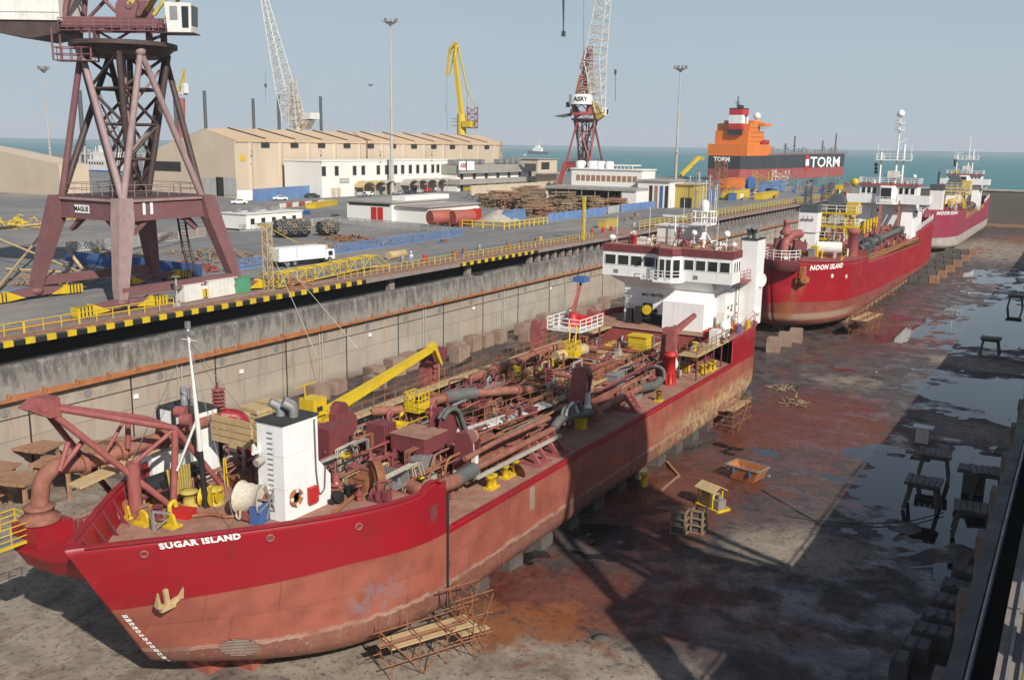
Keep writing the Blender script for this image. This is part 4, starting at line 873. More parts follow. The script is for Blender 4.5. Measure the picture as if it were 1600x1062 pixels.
# ---- casings
def casing(px0, px1, base, z0, z1, w, l, name='exhaust_casing', corner=True, cx=None, cy=None):
    m = MB(); m.b2(cx-w/2, cx+w/2, cy-l/2, cy+l/2, z0, z1); m.slab([(cx-w/2, cy+l/2, z0), (cx-w/2, cy+l/2+.9, z0), (cx-w/2, cy+l/2+.9, z0+1.6), (cx-w/2, cy+l/2, z0+2.6)], (w, 0, 0))
    o = m.build(name, mt['white'], S)
    m = MB(); m.b2(cx-w/2-.07, cx+w/2+.07, cy-l/2-.07, cy+l/2+.07, z1, z1+.10); m.build('casing_top', mt['rubber'], o)
    for dx, dy in ((-.35, -.1), (.35, .1), (0, .5)):
        m = MB(); funnel_stack(m, (cx+dx, cy+dy, z1+.1), .24, .75, (-.45, -.5)); m.build('exhaust_pipe', mt['steel'], o)
    return o
b0 = W(440, 815, z=FD)                                # starboard casing
co = casing(0, 0, 0, FD, 12.35, 1.75, 2.5, cx=b0.x-.6, cy=b0.y+1.25); cx, cy = b0.x-.6, b0.y+1.25
m = MB(); m.lathe([(.30, -.09), (.42, -.09), (.46, 0), (.42, .09), (.30, .09), (.26, 0), (.30, -.09)], (cx+.98, cy-.55, FD+1.15), (1, 0, 0), 20); lb = m.build('lifebuoy', mt['orange_rust'], co)
for t in range(4):
    a = t*PI/2; m = MB(); m.box((cx+.98, cy-.55+.36*math.cos(a), FD+1.15+.36*math.sin(a)), (.2, .16, .16)); m.build('lifebuoy_band', mt['white'], lb)
m = MB(); m.b2(cx+.88, cx+1.12, cy+.35, cy+.95, FD+.5, FD+1.35); m.build('fire_hose_box', mt['bright_red'], co)
m = MB(); m.path([(cx+.93, cy+.95, 12.2), (cx+.93, cy+1.0, FD+2), (cx+.93, cy+1.2, FD+.7), (cx+.93, cy+1.6, FD+.9), (cx+.93, cy+1.7, FD+2.2)], .045, 6, .3); m.build('casing_hose', mt['hose'], co)
m = MB()
for k in range(16): m.beam((cx-.15, cy-1.29, FD+.5+.27*k), (cx+.2, cy-1.29, FD+.5+.27*k), .035)
m.build('ladder_rungs', mt['steel'], co)
for z in (FD+1.7, FD+3.4): m = MB(); m.b2(cx-.89, cx+.89, cy-1.265, cy-1.25, z, z+.03); m.b2(cx+.875, cx+.89, cy-1.25, cy+1.25, z, z+.03); m.build('casing_weld', mt['whiteold'], co)
m = MB(); m.b2(cx-.75, cx-.25, cy-1.28, cy-1.25, FD+.1, FD+1.6); m.build('access_door', mt['whiteold'], co)
for k in range(3):
    m = MB(); m.tube((cx-.9-.1*k, cy-1.3, FD+3.5+.1*k), (cx-.4, cy-1.6-.2*k, FD+3.6), .1); m.tube((cx-.5, cy-1.3, FD+3.1), (cx-.5, cy-1.75, FD+3.0), .22); m.build('floodlight', mt['whiteold'], co)
pb_ = W(300, 742, z=FD); pb = (pb_.x, pb_.y)                                     # port casing with dark frame posts
pz = HZ(pb, 636)
m = MB(); m.b2(pb[0]-1.35, pb[0]+1.35, pb[1]-.9, pb[1]+.9, pz-2.4, pz); pc = m.build('exhaust_casing', mt['white'], S)
m = MB(); m.b2(pb[0]-1.42, pb[0]+1.42, pb[1]-.97, pb[1]+.97, pz, pz+.1); m.build('casing_top', mt['rubber'], pc)
for dx, dy in ((-1.38, -.92), (1.38, -.92), (-1.38, .92), (1.38, .92), (-.1, -.93)):
    m = MB(); m.b2(pb[0]+dx-.1, pb[0]+dx+.1, pb[1]+dy-.1, pb[1]+dy+.1, FD, pz-.01); m.build('casing_post', mt['black'], pc)
m = MB(); funnel_stack(m, (pb[0]-.3, pb[1], pz+.1), .22, .8); funnel_stack(m, (pb[0]+.1, pb[1]+.3, pz+.1), .22, .8); m.build('exhaust_pipe', mt['steel'], pc)
m = MB(); m.b2(pb[0]-.9, pb[0]+1.5, pb[1]-1.1, pb[1]+.7, FD, FD+1.9); m.build('lower_casing', mt['white'], pc)
m = MB(); m.b2(pb[0]-.7, pb[0]+.2, pb[1]-2.8, pb[1]-1.5, FD, FD+2.0); m.slab([(pb[0]-2.0, pb[1]-3, FD+2.0), (pb[0]+.3, pb[1]-3, FD+2.3), (pb[0]+.3, pb[1]-1.2, FD+2.3), (pb[0]-2.0, pb[1]-1.2, FD+2.0)], (0, 0, .08)); m.build('winch_shelter', mt['white'], S)
m = MB()
for k in range(9): m.path([(-39.6+.02*k, 32.2+.16*k, FD+1.9), (-39.55, 32.3+.16*k, FD+.9), (-39.6, 32.3+.16*k, FD+.15)], .07, 6)
m.build('coiled_chain', mt['yellowold'], S)
m = MB(); m.b2(-41.2, -39.8, 32.0, 34.6, FD, FD+1.2); m.tube((-40.5, 31.4, FD+.9), (-40.5, 35.1, FD+.9), .55, n=14); m.build('windlass_motor', mt['black'], S)
# yellow slatted walkway box behind the mast
q = (-39.9, 35.4); m = MB()
for k in range(4): m.b2(q[0]-.1, q[0]+2.9, q[1]+.2, q[1]+.3, FD+2.55+.38*k, FD+2.87+.38*k)
for k in range(4): m.b2(q[0]-.1+.95*k, q[0]+.0+.95*k, q[1]+.32, q[1]+.42, FD+2.4, FD+4.1)
m.b2(q[0]-.1, q[0]+2.9, q[1]+.45, q[1]+1.3, FD+2.45, FD+2.52); m.build('walkway_screen', mt['tan'], S)
# ---- A-frame over the bow
F1 = W(271, 793, z=FD); F2 = W(213, 806, z=FD); F3 = W(353, 766, z=FD)
T1 = Vector((F1.x+.0, F1.y+.4, HZ(F1, 672))); T2 = Vector((F1.x-2.4, F1.y+.6, HZ(F1, 672)+.1))
AP = W(64, 634, x=-41.2)
m = MB()
m.tube(AP+Vector((.2, .3, -.1)), T1, .16, n=10); m.tube(AP+Vector((-.2, .2, .0)), T2, .15, n=10)
m.build('a_frame_top_chord', mt['pink'], S)
m = MB(); m.tube(AP+Vector((.15, .3, -.3)), F1+Vector((0, -.3, .3)), .17, n=10); m.build('a_frame_leg', mt['pink'], S)
m = MB(); m.tube(AP+Vector((-.2, .3, -.3)), Vector((F1.x-3.9, F1.y-.6, FD)), .16, n=10); m.build('a_frame_leg', mt['maroon'], S)
m = MB(); m.tube(F1, T1, .18, n=10); m.build('a_frame_post', mt['pink'], S)
m = MB(); m.tube(F3, T1, .15, n=10); m.build('a_frame_brace', mt['pink'], S)
m = MB(); m.tube(F2, F2+Vector((0, 0, HZ(F2, 722)-FD)), .34, n=12); m.build('a_frame_column', mt['pink'], S)
m = MB(); m.tube(F2+Vector((0, 0, HZ(F2, 725)-FD)), T1, .12, n=8); m.tube(T1, T2, .14, n=8); m.tube(T2, T2+Vector((-.4, 3.4, -3.2)), .13); m.build('a_frame_brace', mt['pink'], S)
m = MB(); m.slab([AP+Vector((-.45, -.9, .05)), AP+Vector((-.45, -.2, .45)), AP+Vector((-.45, .7, .35)), AP+Vector((-.45, .75, -.6)), AP+Vector((-.45, .1, -.55))], (.9, 0, 0)); m.lathe([(.32, -.5), (.32, .5)], AP+Vector((0, -.1, .1)), (1, 0, 0), 14); m.build('a_frame_head', mt['pink'], S)
for a_, b_, r_ in (((107, 690), (93, 735), .13), ((130, 688), (93, 735), .13), ((192, 660), (166, 705), .09), ((200, 655), (200, 700), .14)): m = MB(); m.tube(W(*a_, x=-41), W(*b_, x=-41), r_); m.build('a_frame_strut', mt['pink'], S)
m = MB()
for k, (a_, b_) in enumerate((((242, 770), (225, 712)), ((256, 760), (248, 706)))): pass
m.lathe([(.33, -.3), (.33, .3)], T1+Vector((.1, .7, .3)), (1, .3, 0), 14); m.lathe([(.30, -.3), (.30, .3)], T1+Vector((-.8, 1.1, .5)), (1, .3, 0), 14); m.build('sheave', mt['pink'], S)
# ---- big discharge pipe along the port side
PX = [(62, 800, 42.6), (64, 752, 42.6), (84, 728, 42.3), (130, 724, 42.0), (198, 702, 41.6), (254, 684, 41.3), (300, 664, 41), (345, 650, 41)]
P = [W(a, b, x=-c) for a, b, c in PX]
m = MB(); m.path(P[:4], .42, 14, 1.2); m.build('discharge_pipe', mt['pipe'], S)
m = MB(); m.path(P[3:], .38, 14, .5); m.build('discharge_pipe', mt['pipe'], S)
for q in (P[0], P[3].lerp(P[4], .85), P[5], P[3]):
    d = (P[5]-P[3]).normalized() if q is not P[0] else Vector((0, 0, 1))
    m = MB(); m.lathe([(.58, -.12), (.58, .12)], q, d, 16, False); m.build('pipe_flange', mt['pipe'], S)
m = MB(); m.lathe([(.95, -.5), (.95, -.3), (.72, -.28), (.66, .1), (.72, .12), (.72, .25), (.5, .3)], P[0]+Vector((0, 0, .1)), n=20); m.build('pipe_socket', mt['pipe'], S)
E1 = [P[-1], W(378, 652, x=-40.2), W(386, 728, x=-40.2)]
m = MB(); m.path(E1, .47, 14, 1.2); m.build('riser_elbow', mt['red'], S)
pot_valve(S, W(343, 652, x=-41)+Vector((0, 0, .2)), .62, 'pink', 6)
m = MB(); m.beam(W(200, 720, x=-41.5), W(330, 668, x=-41.5), .3, .12); m.beam(W(115, 760, x=-41), W(200, 722, x=-41), 1.0, .1); m.build('pipe_walkway', mt['tan'], S)
# sponson on the bow with yellow railed platform
bx = P[0]; m = MB(); m.b2(bx.x-.95, bx.x+.95, bx.y-.9, bx.y+1.1, FD-1.2, bx.z-.45)
m.build('pipe_pedestal', mt['red'], S)
m = MB(); lowp = [(-42.4, 26.0, 5.7), (-40.4, 26.0, 5.7), (-38.0, 27.6, 5.0), (-38.0, 29.6, 5.0), (-42.2, 30.2, 5.4), (-42.9, 27.4, 5.7)]
upp = [(-42.6, 25.6, 6.5), (-40.2, 25.6, 6.5), (-37.4, 26.2, 6.9), (-37.6, 28.6, 7.1), (-42.4, 30.2, 7.1), (-43.3, 27.4, 6.7)]
m.add(lowp+upp, [(5, 4, 3, 2, 1, 0), (6, 7, 8, 9, 10, 11)]+[(k, (k+1) % 6, 6+(k+1) % 6, 6+k) for k in range(6)]); m.build('bow_sponson', mt['red'], S)
yp = W(14, 868, x=-43.4); yp.z = 6.9; m = MB(); m.b2(yp.x-1.2, yp.x+1.0, yp.y-1.2, yp.y+1.2, 6.8, 6.92); yo = m.build('platform', mt['yellow'], S)
x0, x1, y0, y1 = yp.x-1.2, yp.x+1.0, yp.y-1.2, yp.y+1.2
m = MB(); m.rail([(x0, y0, 6.92), (x1, y0, 6.92), (x1, y1, 6.92), (x0, y1, 6.92), (x0, y0, 6.92)], .9, .8, .03, 3, 5); m.build('railing', mt['yellow'], yo)
m = MB(); m.b2(x0+.1, x1-.1, y0+.1, y1-.1, 6.925, 6.94); m.build('grating', mt['steel'], yo)
# ---- foremast
MF = W(322, 792, z=FD); ztop = HZ(MF, 512); zc = HZ(MF, 706); zm = HZ(MF, 655)
mx = lambda t: MF+Vector((-.55*t, -.1*t, (ztop-FD)*t))
m = MB(); m.tube(mx(0), mx(.32), .15, .14, 10); ms = m.build('foremast', mt['black'], S)
m = MB(); m.tube(mx(.32), mx(1), .14, .06, 10); m.tube(mx(.93)+Vector((-.5, 0, 0)), mx(.93)+Vector((.5, 0, 0)), .03); m.build('mast_top_pole', mt['whiteold'], ms)
m = MB(); m.box(mx(1)+Vector((0, 0, .1)), (.2, .2, .35)); m.box(mx(.97)+Vector((.15, 0, 0)), (.3, .25, .2)); m.build('mast_light', mt['steel'], ms)
m = MB(); m.tube(mx(.47), W(276, 655, x=MF.x-.6).lerp(mx(.47), 0)+Vector((0, 0, 0)), .08, n=8) if False else m.tube(mx(.50), F1+Vector((.2, .2, 2.0)), .07, n=8); m.build('mast_stay', mt['whiteold'], ms)
for e in ((-41.8, 31, FD+1), (-36, 38, FD), (-40, 38.5, FD+1), (-33.5, 31, FD+.6)):
    m = MB(); m.tube(mx(.93), e, .018, n=4); m.build('mast_stay', mt['steel'], ms)
# ---- winches and forecastle fittings
winch(S, W(395, 778, z=FD+1.1), (1, .25, 0), .75, 1.3)
m = MB(); c = W(395, 778, z=FD+1.1)+Vector((1.0, .25, 0))
for k in range(4): a = k*PI/4+.4; m.beam(c+Vector((0, math.cos(a)*.95, math.sin(a)*.95)), c-Vector((0, math.cos(a)*.95, math.sin(a)*.95)), .07)
m.build('winch_handwheel', mt['steel'], S)
m = MB(); m.path([c+Vector((-1.6, -.7, -.1)), c+Vector((-1.6, -.85, -.9)), c+Vector((-1.3, -.9, -1.0)), c+Vector((-1.25, -.85, -.2))], .055, 6, .2); m.build('hanging_rope', mt['rope'], S)
for px, py, s_ in ((330, 772, .42), (318, 775, .38)):
    q = W(px, py, z=FD+.5); m = MB(); m.lathe([(.5, -.1), (.5, -.05), (.25, -.05), (.25, .45), (.5, .45), (.5, .5)], q, (1, .4, 0), 16); m.build('cable_drum', mt['yellow'], S)
for px, py in ((336, 786), (296, 790)):
    q = W(px, py, z=FD); m = MB(); m.lathe([(.5, 0), (.5, .12), (.3, .14), (.3, .7), (.48, .74), (.48, .84), (.2, .9)], q, n=16); m.build('mooring_capstan', mt['yellowold'], S)
for px, py, w_ in ((195, 808, .45), (222, 818, .5), (232, 786, .5), (238, 775, .6), (265, 822, .45)):
    q = W(px, py, z=FD); m = MB(); m.slab([(q.x-w_, q.y, q.z), (q.x+w_, q.y, q.z), (q.x+w_*.5, q.y, q.z+.6), (q.x-w_*.2, q.y, q.z+.7)], (0, .15, 0)); m.box((q.x, q.y+.05, q.z+.05), (w_*2.2, .7, .1)); m.build('chain_stopper', mt['yellow'], S)
for px, py in ((150, 815), (180, 806), (205, 775)):
    q = W(px, py, z=FD+.4); m = MB(); m.tube(q, q+Vector((-.9, .7, .25)), .13); m.lathe([(.26, -.1), (.26, .1), (.14, .1), (.14, -.1)], q, (1, -.8, 0), 14); m.build('roller_fairlead', mt['pink'], S)
q = W(285, 806, z=FD); m = MB(); m.box((q.x, q.y, q.z+.2), (1.2, .8, .4), .3); m.build('hatch', mt['bright_red'], S)
m = MB(); m.path([(q.x+.6, q.y+.1, FD+.1), (q.x+1.2, q.y+.8, FD+.12), (q.x+2.2, q.y+.9, FD+.1), (q.x+2.6, q.y+1.6, FD+.15), (q.x+1.6, q.y+2.0, FD+.1)], .09, 6, .3); m.build('mooring_chain', mt['rust'], S)
a = HS.pt(3.0, 8.5, 1); b = HS.pt(10.5, 8.3, 1); m = MB(); m.beam(a+Vector((-.35, .2, .1)), b+Vector((-.45, 0, .1)), .14, .1); m.beam(a+Vector((-.75, .5, .0)), b+Vector((-.8, 0, .0)), .1, .1); m.build('stowed_pole', mt['steel'], S)
m = MB(); m.box((-33.9, 33.0, FD+.5), (.6, .9, 1.0), .2); m.build('stowed_tarpaulin', mt['blue'], S)
rn = random.Random(4)
tangle_fc = None; clutter(S, rn, -42.5, -38.5, 35.5, 40, FD, 16); clutter(S, rn, -36.5, -30, 36.8, 40, FD, 16, ('pipe', 'pink', 'maroon', 'rust', 'yellow')); clutter(S, rn, -41.5, -37, 27.5, 31, FD, 7, hmax=.7)
clutter(S, rn, -37.5, -34.5, 35.5, 39.5, FD, 10)
# ---- gear between forecastle and hopper
for px, py, x_, s_ in ((320+0, 0, 0, 0),): pass
q = W(525, 780, z=MD+1.4); pot_valve(S, (q.x, q.y, FD), .7, 'pink', 3)
q = W(577, 775, z=FD); m = MB(); m.lathe([(.95, -.22), (.95, .22), (.55, .25), (.55, -.25)], (q.x, q.y+.6, FD+.9), (.5, .8, 0), 20); m.build('hose_reel', mt['rust'], S)
q = W(595, 735, z=MD); t_ = HZ(q, 660); m = MB(); m.b2(q.x-.7, q.x+.7, q.y-.5, q.y+.7, MD+1, t_); 
for k in range(4): m.b2(q.x+.7, q.x+.78, q.y-.4+.28*k, q.y-.34+.28*k, MD+1, t_)
m.build('corrugated_locker', mt['maroon'], S)
q = W(655, 745, z=MD); t_ = HZ(q, 675)
m = MB(); m.b2(q.x-1.3, q.x+1.2, q.y-1.1, q.y+1.2, t_-1.0, t_); o = m.build('gantry_house', mt['maroon'], S)
m = MB(); m.b2(q.x-1.35, q.x+1.25, q.y-1.15, q.y+1.25, t_, t_+.06); m.build('roof_plate', mt['deck'], o)
for dx in (-1.1, -.2, .9):
    for dy in (-1.0, 1.0):
        m = MB(); m.tube((q.x+dx, q.y+dy, MD), (q.x+dx, q.y+dy, t_-.9), .2, n=10); m.build('gantry_post', mt['maroon'], o)
rl = Vector((q.x+.2, q.y+2.3, t_-.3)); m = MB(); m.lathe([(1.35, -.35), (1.35, -.28), (.3, -.28), (.3, .28), (1.35, .28), (1.35, .35)], rl, (1, .15, 0), 26, False); ro = m.build('hose_reel', mt['maroon'], S)
m = MB(); m.path([rl+Vector((.6, -1.2*math.cos(t*.35), 1.25*math.sin(t*.35)+.1)) for t in range(2, 9)]+[rl+Vector((.9, 1.7, -1.2)), rl+Vector((1.3, 2.4, -2.6)), rl+Vector((1.7, 3.0, -3.3))], .16, 8); m.build('rubber_hose', mt['hose'], ro)
m = MB(); m.path([rl+Vector((.3, -1.2*math.cos(t*.35), 1.25*math.sin(t*.35)+.05)) for t in range(2, 9)]+[rl+Vector((.6, 1.9, -1.4)), rl+Vector((1.2, 2.8, -3.0))], .16, 8); m.build('rubber_hose', mt['hose'], ro)
q = W(610, 755, z=MD+1.2); m = MB(); m.b2(q.x-1.6, q.x+.8, q.y-.8, q.y+.6, MD+1.1, MD+1.2); m.slab([(q.x-1.6, q.y+.6, MD+1.1), (q.x+.8, q.y+.6, MD+1.1), (q.x+.8, q.y+.6, MD+1.9), (q.x-1.6, q.y+.6, MD+1.9)], (0, .06, 0)); m.build('work_table', mt['steel'], S)
# ---- yellow deck crane
cb = W(503, 716, z=MD); zt = HZ(cb, 650)
bt = W(672, 546, x=-40.2)
m = MB(); m.tube(cb, (cb.x, cb.y, zt-2.4), .55, .5, 14); cr = m.build('deck_crane', mt['yellowold'], S)
m = MB(); m.slab([(cb.x-.35, cb.y-1.1, zt-2.5), (cb.x-.35, cb.y+.9, zt-2.5), (cb.x-.35, cb.y+1.0, zt-1.2), (cb.x-.35, cb.y+.3, zt+.3), (cb.x-.35, cb.y-.9, zt+.4)], (.7, 0, 0)); m.build('crane_body', mt['yellow'], cr)
m = MB(); m.b2(cb.x-.6, cb.x+.6, cb.y-1.3, cb.y-.1, zt+.3, zt+1.4); m.build('crane_cab', mt['yellow'], cr)
m = MB(); m.b2(cb.x+.6, cb.x+.63, cb.y-1.0, cb.y-.5, zt+.6, zt+.9); m.build('cab_window', mt['dark'], cr)
bs = Vector((cb.x, cb.y+.4, zt+.1)); m = MB(); m.beam(bs, bt, .75, .55, .5, .34); m.build('boom', mt['yellow'], cr)
m = MB(); m.beam(bt, bt+Vector((0, .5, .35)), .5, .35); m.beam(bt+Vector((0, .3, .3)), bt+Vector((.1, 1.2, -1.3)), .5, .3, .3, .2); m.build('boom_tip', mt['yellow'], cr)
m = MB(); m.tube((cb.x+.15, cb.y+.9, zt-1.6), bs.lerp(bt, .2)+Vector((0, 0, -.2)), .13); m.build('luffing_ram', mt['yellow'], cr)
m = MB(); m.tube((cb.x-.1, cb.y-1.3, zt+1.4), (cb.x-.1, cb.y-1.3, zt+2.4), .04); m.beam((cb.x-.1, cb.y-2.2, zt+2.3), (cb.x-.1, cb.y-.2, zt+2.3), .05); m.build('aerial', mt['yellow'], cr)
m = MB(); m.rail([(cb.x+.9, cb.y-1.2, zt-2.5), (cb.x+.9, cb.y+1.6, zt-2.5), (cb.x-.9, cb.y+1.6, zt-2.5)], .9, .7, .03, 2); m.b2(cb.x-.9, cb.x+.9, cb.y-1.2, cb.y+1.6, zt-2.56, zt-2.5); m.build('crane_platform', mt['yellowold'], cr)
m = MB(); m.tube(bt+Vector((.1, 1.0, -1.2)), bt+Vector((.1, 1.0, -3.6)), .02, n=4); m.ball(bt+Vector((.1, 1.0, -3.8)), .3); m.build('hook_block', mt['yellow'], cr)
# ---- white tank/lockers aft of port casing
m = MB(); m.b2(-41.6, -39.2, 42.2, 44.2, MD, MD+2.9); m.build('deck_locker', mt['pink'], S)
m = MB(); m.b2(-38.9, -37.6, 42.4, 44.2, MD, MD+3.2); m.build('deck_locker', mt['maroon'], S)
m = MB(); m.lathe([(.8, -.3), (.8, .3)], (-39.0, 45.6, MD+2.6), (1, 0, 0), 20); m.build('wire_drum', mt['maroon'], S)
m = MB(); m.lathe([(.8, -.3), (.8, .3)], (-40.4, 46.6, MD+2.8), (1, .2, 0), 20); m.build('wire_drum', mt['maroon'], S)
# ---- long pipes
def pipe(pts, r, mat='pipe', flg=(), nm='dredge_pipe', bend=.8):
    r *= .78; m = MB(); m.path(pts, r, 12, bend); o = m.build(nm, mt[mat], S)
    for i, t in flg:
        a, b = Vector(pts[i]), Vector(pts[i+1]); m = MB(); m.lathe([(r*1.35, -.07), (r*1.35, .07)], a.lerp(b, t), b-a, 14, False); m.build('flange', mt[mat], o)
    return o
pz_ = 7.6
pipe([(-41.6, 41.5, pz_), (-41.6, 62, pz_+.1), (-41.3, 86, pz_)], .36, 'pipe', [(0, .2), (0, .6), (0, .9), (1, .3), (1, .6), (1, .85)])
pipe([W(735, 560, x=-42.6), W(600, 640, x=-42.6)], .2, 'black'); pipe([(-42.9, 40, 7.0), (-42.9, 60, 7.0), (-42.9, 84, 7.1)], .2, 'maroon', [(0, .3), (1, .2), (1, .7)])
pa = W(655, 645, z=8.4); pipe([(-40.4, 50, 8.1), (-38.4, 51.6, 8.2), (-37.9, 56, 8.3), (-35.6, 59.5, 8.2), (-34.6, 62.2, 7.9), (-34.4, 63.6, 6.6)], .42, 'pipe', [(1, .2), (1, .8), (3, .4)])
m = MB(); m.path([(-37.98, 55.2, 8.28), (-37.5, 56.6, 8.3), (-36.9, 57.6, 8.27)], .47, 14); m.build('rubber_sleeve', mt['hose'], S)
pipe([(-40.2, 62, 8.0), (-40.0, 74, 8.2), (-39.2, 75.6, 8.4), (-36.2, 76.4, 8.3)], .45, 'pipe', [(0, .3), (0, .8)])
m = MB(); m.tube((-37.8, 71.5, 8.3), (-37.0, 75.5, 8.4), .5, n=14); m.build('pipe_sleeve', mt['tan'], S)
# suction pipe on the starboard deck
SX = -29.2; A0 = W(664, 768, x=SX); A1 = W(712, 750, x=SX); A2 = W(748, 728, x=SX); A3 = W(868, 668, x=SX); A4 = W(893, 648, x=SX); A5 = W(932, 642, x=SX-.2); A6 = W(1000, 606, x=SX-.3); A7 = W(1024, 602, x=SX-.3)
m = MB(); m.path([A0+Vector((-1.0, .2, 0)), A0+Vector((0, -.2, 0)), A1], .42, 14, .7); m.build('suction_elbow', mt['pipe'], S)
m = MB(); m.lathe([(.40+(.05 if k % 2 else 0), (A2-A1).length*k/14*.8) for k in range(15)], A1, A2-A1, 14); m.build('ribbed_hose', mt['hose'], S)
m = MB(); m.path([A2-(A2-A1)*.2, A3], .21, 12); m.build('suction_pipe', mt['pipe'], S)
m = MB(); m.beam(A2+Vector((.4, -.8, -.4)), A3+Vector((.4, 0, -.45)), .16, .22); m.build('ladder_beam', mt['concrete'], S)
m = MB(); m.path([A2+Vector((-.6, -.6, .5)), A2.lerp(A3, .3)+Vector((-.5, 0, .7)), A3+Vector((-.5, 0, .6))], .17, 10, .5); m.build('jet_water_pipe', mt['pipe'], S)
m = MB(); m.path([A3-(A3-A2)*.03, A3+Vector((0, .6, .4)), A4, A5-Vector((0, .9, -.1))], .32, 14, .6); m.build('gimbal_joint', mt['hose'], S)
for k in range(3):
    a = A4+Vector((.1*k, -1.0+.5*k, .2)); m = MB(); m.path([a+Vector((0, -.8, -.6)), a+Vector((.1, -.5, .6)), a+Vector((.1, .4, .8)), a+Vector((.1, 1.0, -.1))], .11, 8, .4); m.build('rubber_hose', mt['whiteold' if k == 1 else 'hose'], S)
m = MB(); m.lathe([(.62, -.25), (.7, -.1), (.7, .1), (.62, .25)], A5-Vector((0, .6, 0)), A6-A5, 18); m.build('pipe_flange', mt['rust'], S)
m = MB(); m.path([A5-Vector((0, .9, 0)), A6], .27, 12); m.build('suction_pipe', mt['pipe'], S)
m = MB(); m.path([A6, A7, A7+Vector((-.1, 1.2, .2))], .36, 14, .4); m.build('draghead_hose', mt['hose'], S)
m = MB(); m.path([A7+Vector((-1.4, .6, .9)), A7+Vector((-.9, 1.4, 1.4)), A7+Vector((.1, 1.6, 1.1)), A7+Vector((.2, 1.4, .2))], .16, 8, .5); m.build('rubber_hose', mt['hose'], S)
for q, t in ((W(800, 715, z=MD), .5), (W(855, 705, z=MD), 1), (W(986, 640, z=MD), 1)):
    m = MB(); z1 = 7.2
    for dy in (-.5, .5): m.beam((SX-1.2, q.y+dy, MD), (SX+.1, q.y+dy, z1), .22, .3); m.beam((SX+.9, q.y+dy, MD), (SX-.1, q.y+dy, z1), .2, .3)
    m.b2(SX-1.4, SX+1.1, q.y-.8, q.y+.8, MD+.004, MD+.14); m.build('pipe_cradle', mt['pink'], S)
# inclined hoisting arms (A-gantries)
def garm(x, y, z, h, lean=1.0, side=1, mat='pink', w=.9, name='pipe_gantry'):
    m = MB()
    for dy in (-w/2, w/2):
        m.slab([(x, y+dy-.06, z), (x+side*.9, y+dy-.06, z), (x+side*(lean+.5), y+dy-.06, z+h*.82), (x+side*(lean+.1), y+dy-.06, z+h), (x+side*(lean-.7), y+dy-.06, z+h*.9)], (0, .12, 0))
    m.beam((x+side*lean*.6, y, z+h*.6), (x+side*lean*.6, y+.01, z+h*.6+.5), w, .3); m.b2(x+side*(lean-.4)-.3, x+side*(lean-.4)+.3, y-w/2, y+w/2, z+h*.8, z+h*.95)
    m.slab([(x+.1*side, y-w/2, z+.1), (x+.1*side, y+w/2, z+.1), (x+side*(lean-.5), y+w/2, z+h*.9), (x+side*(lean-.5), y-w/2, z+h*.9)], (side*.05, 0, 0)); o = m.build(name, mt[mat], S)
    m = MB(); m.lathe([(.42, -.12), (.42, .12)], (x+side*(lean+.15), y, z+h*.9), (0, 1, 0), 14); m.build('gantry_sheave', mt['deck'], o)
    m = MB(); m.box((x+side*(lean+.35), y, z+h*.45), (.3, .35, 1.0)); m.ball((x+side*(lean+.35), y, z+h*.3), .36, sz=1.4); m.tube((x+side*(lean+.3), y, z+h*.5), (x+side*(lean+.25), y, z+h*.85), .03, n=5); m.build('hook_block', mt['whiteold'], o)
garm(-31.0, 61.2, MD, 4.6); garm(-31.0, 78.3, MD, 4.9); garm(-41.6, 76, MD, 4.6, side=-1, lean=.5); garm(-41.4, 58.5, MD, 4.3, side=-1, lean=.4); garm(-31.2, 46.5, MD, 3.4, mat='maroon')
garm(-41.5, 87, MD, 4, side=-1, lean=.4)
m = MB(); m.b2(-42.2, -40.8, 57.6, 59.6, MD+4.0, MD+4.9); m.build('winch_guard', mt['maroon'], S)
# thin service pipes along both decks
for k in range(22):
    x = rn.choice((-30.6, -30.3, -41.0, -39.6, -36.8, -34.4, -31.6))+rn.uniform(-.25, .25); z = rn.uniform(6.2, 8.0); y = rn.uniform(41, 62); l = rn.uniform(9, 24); dx = rn.uniform(-.5, .5)
    m = MB(); m.path([(x, y, z-.6), (x, y+.3, z), (x, y+l*.5, z), (x+dx, y+l*.55, z+rn.uniform(-.3, .3)), (x+dx, min(y+l, 87), z)], rn.uniform(.035, .09), 6, .3); m.build('service_pipe', mt[rn.choice(('pipe', 'pink', 'rust', 'hose', 'maroon', 'steel'))], S)
for k in range(9):
    y = 49+k*4+rn.uniform(-.6, .6); m = MB(); a_ = Vector((-40, y, 7.2)); b_ = Vector((-31.4, y+rn.uniform(-1, 1), 7.2)); m.path([a_, a_.lerp(b_, .4)+Vector((0, rn.uniform(-.6, .6), .25)), b_], rn.uniform(.08, .2), 8, .4); m.build('cross_pipe', mt[rn.choice(('pipe', 'pink', 'redold'))], S)
for k in range(10):
    a_ = Vector((rn.uniform(-40, -31), rn.uniform(44, 84), rn.uniform(7.5, 9.5))); b_ = a_+Vector((rn.uniform(-3, 3), rn.uniform(3, 9), rn.uniform(-2.2, 1))); m = MB(); m.path([a_, a_.lerp(b_, .5)-Vector((0, 0, .35)), b_], .025, 4); m.build('slack_wire', mt['rope' if k % 3 else 'rubber'], S)
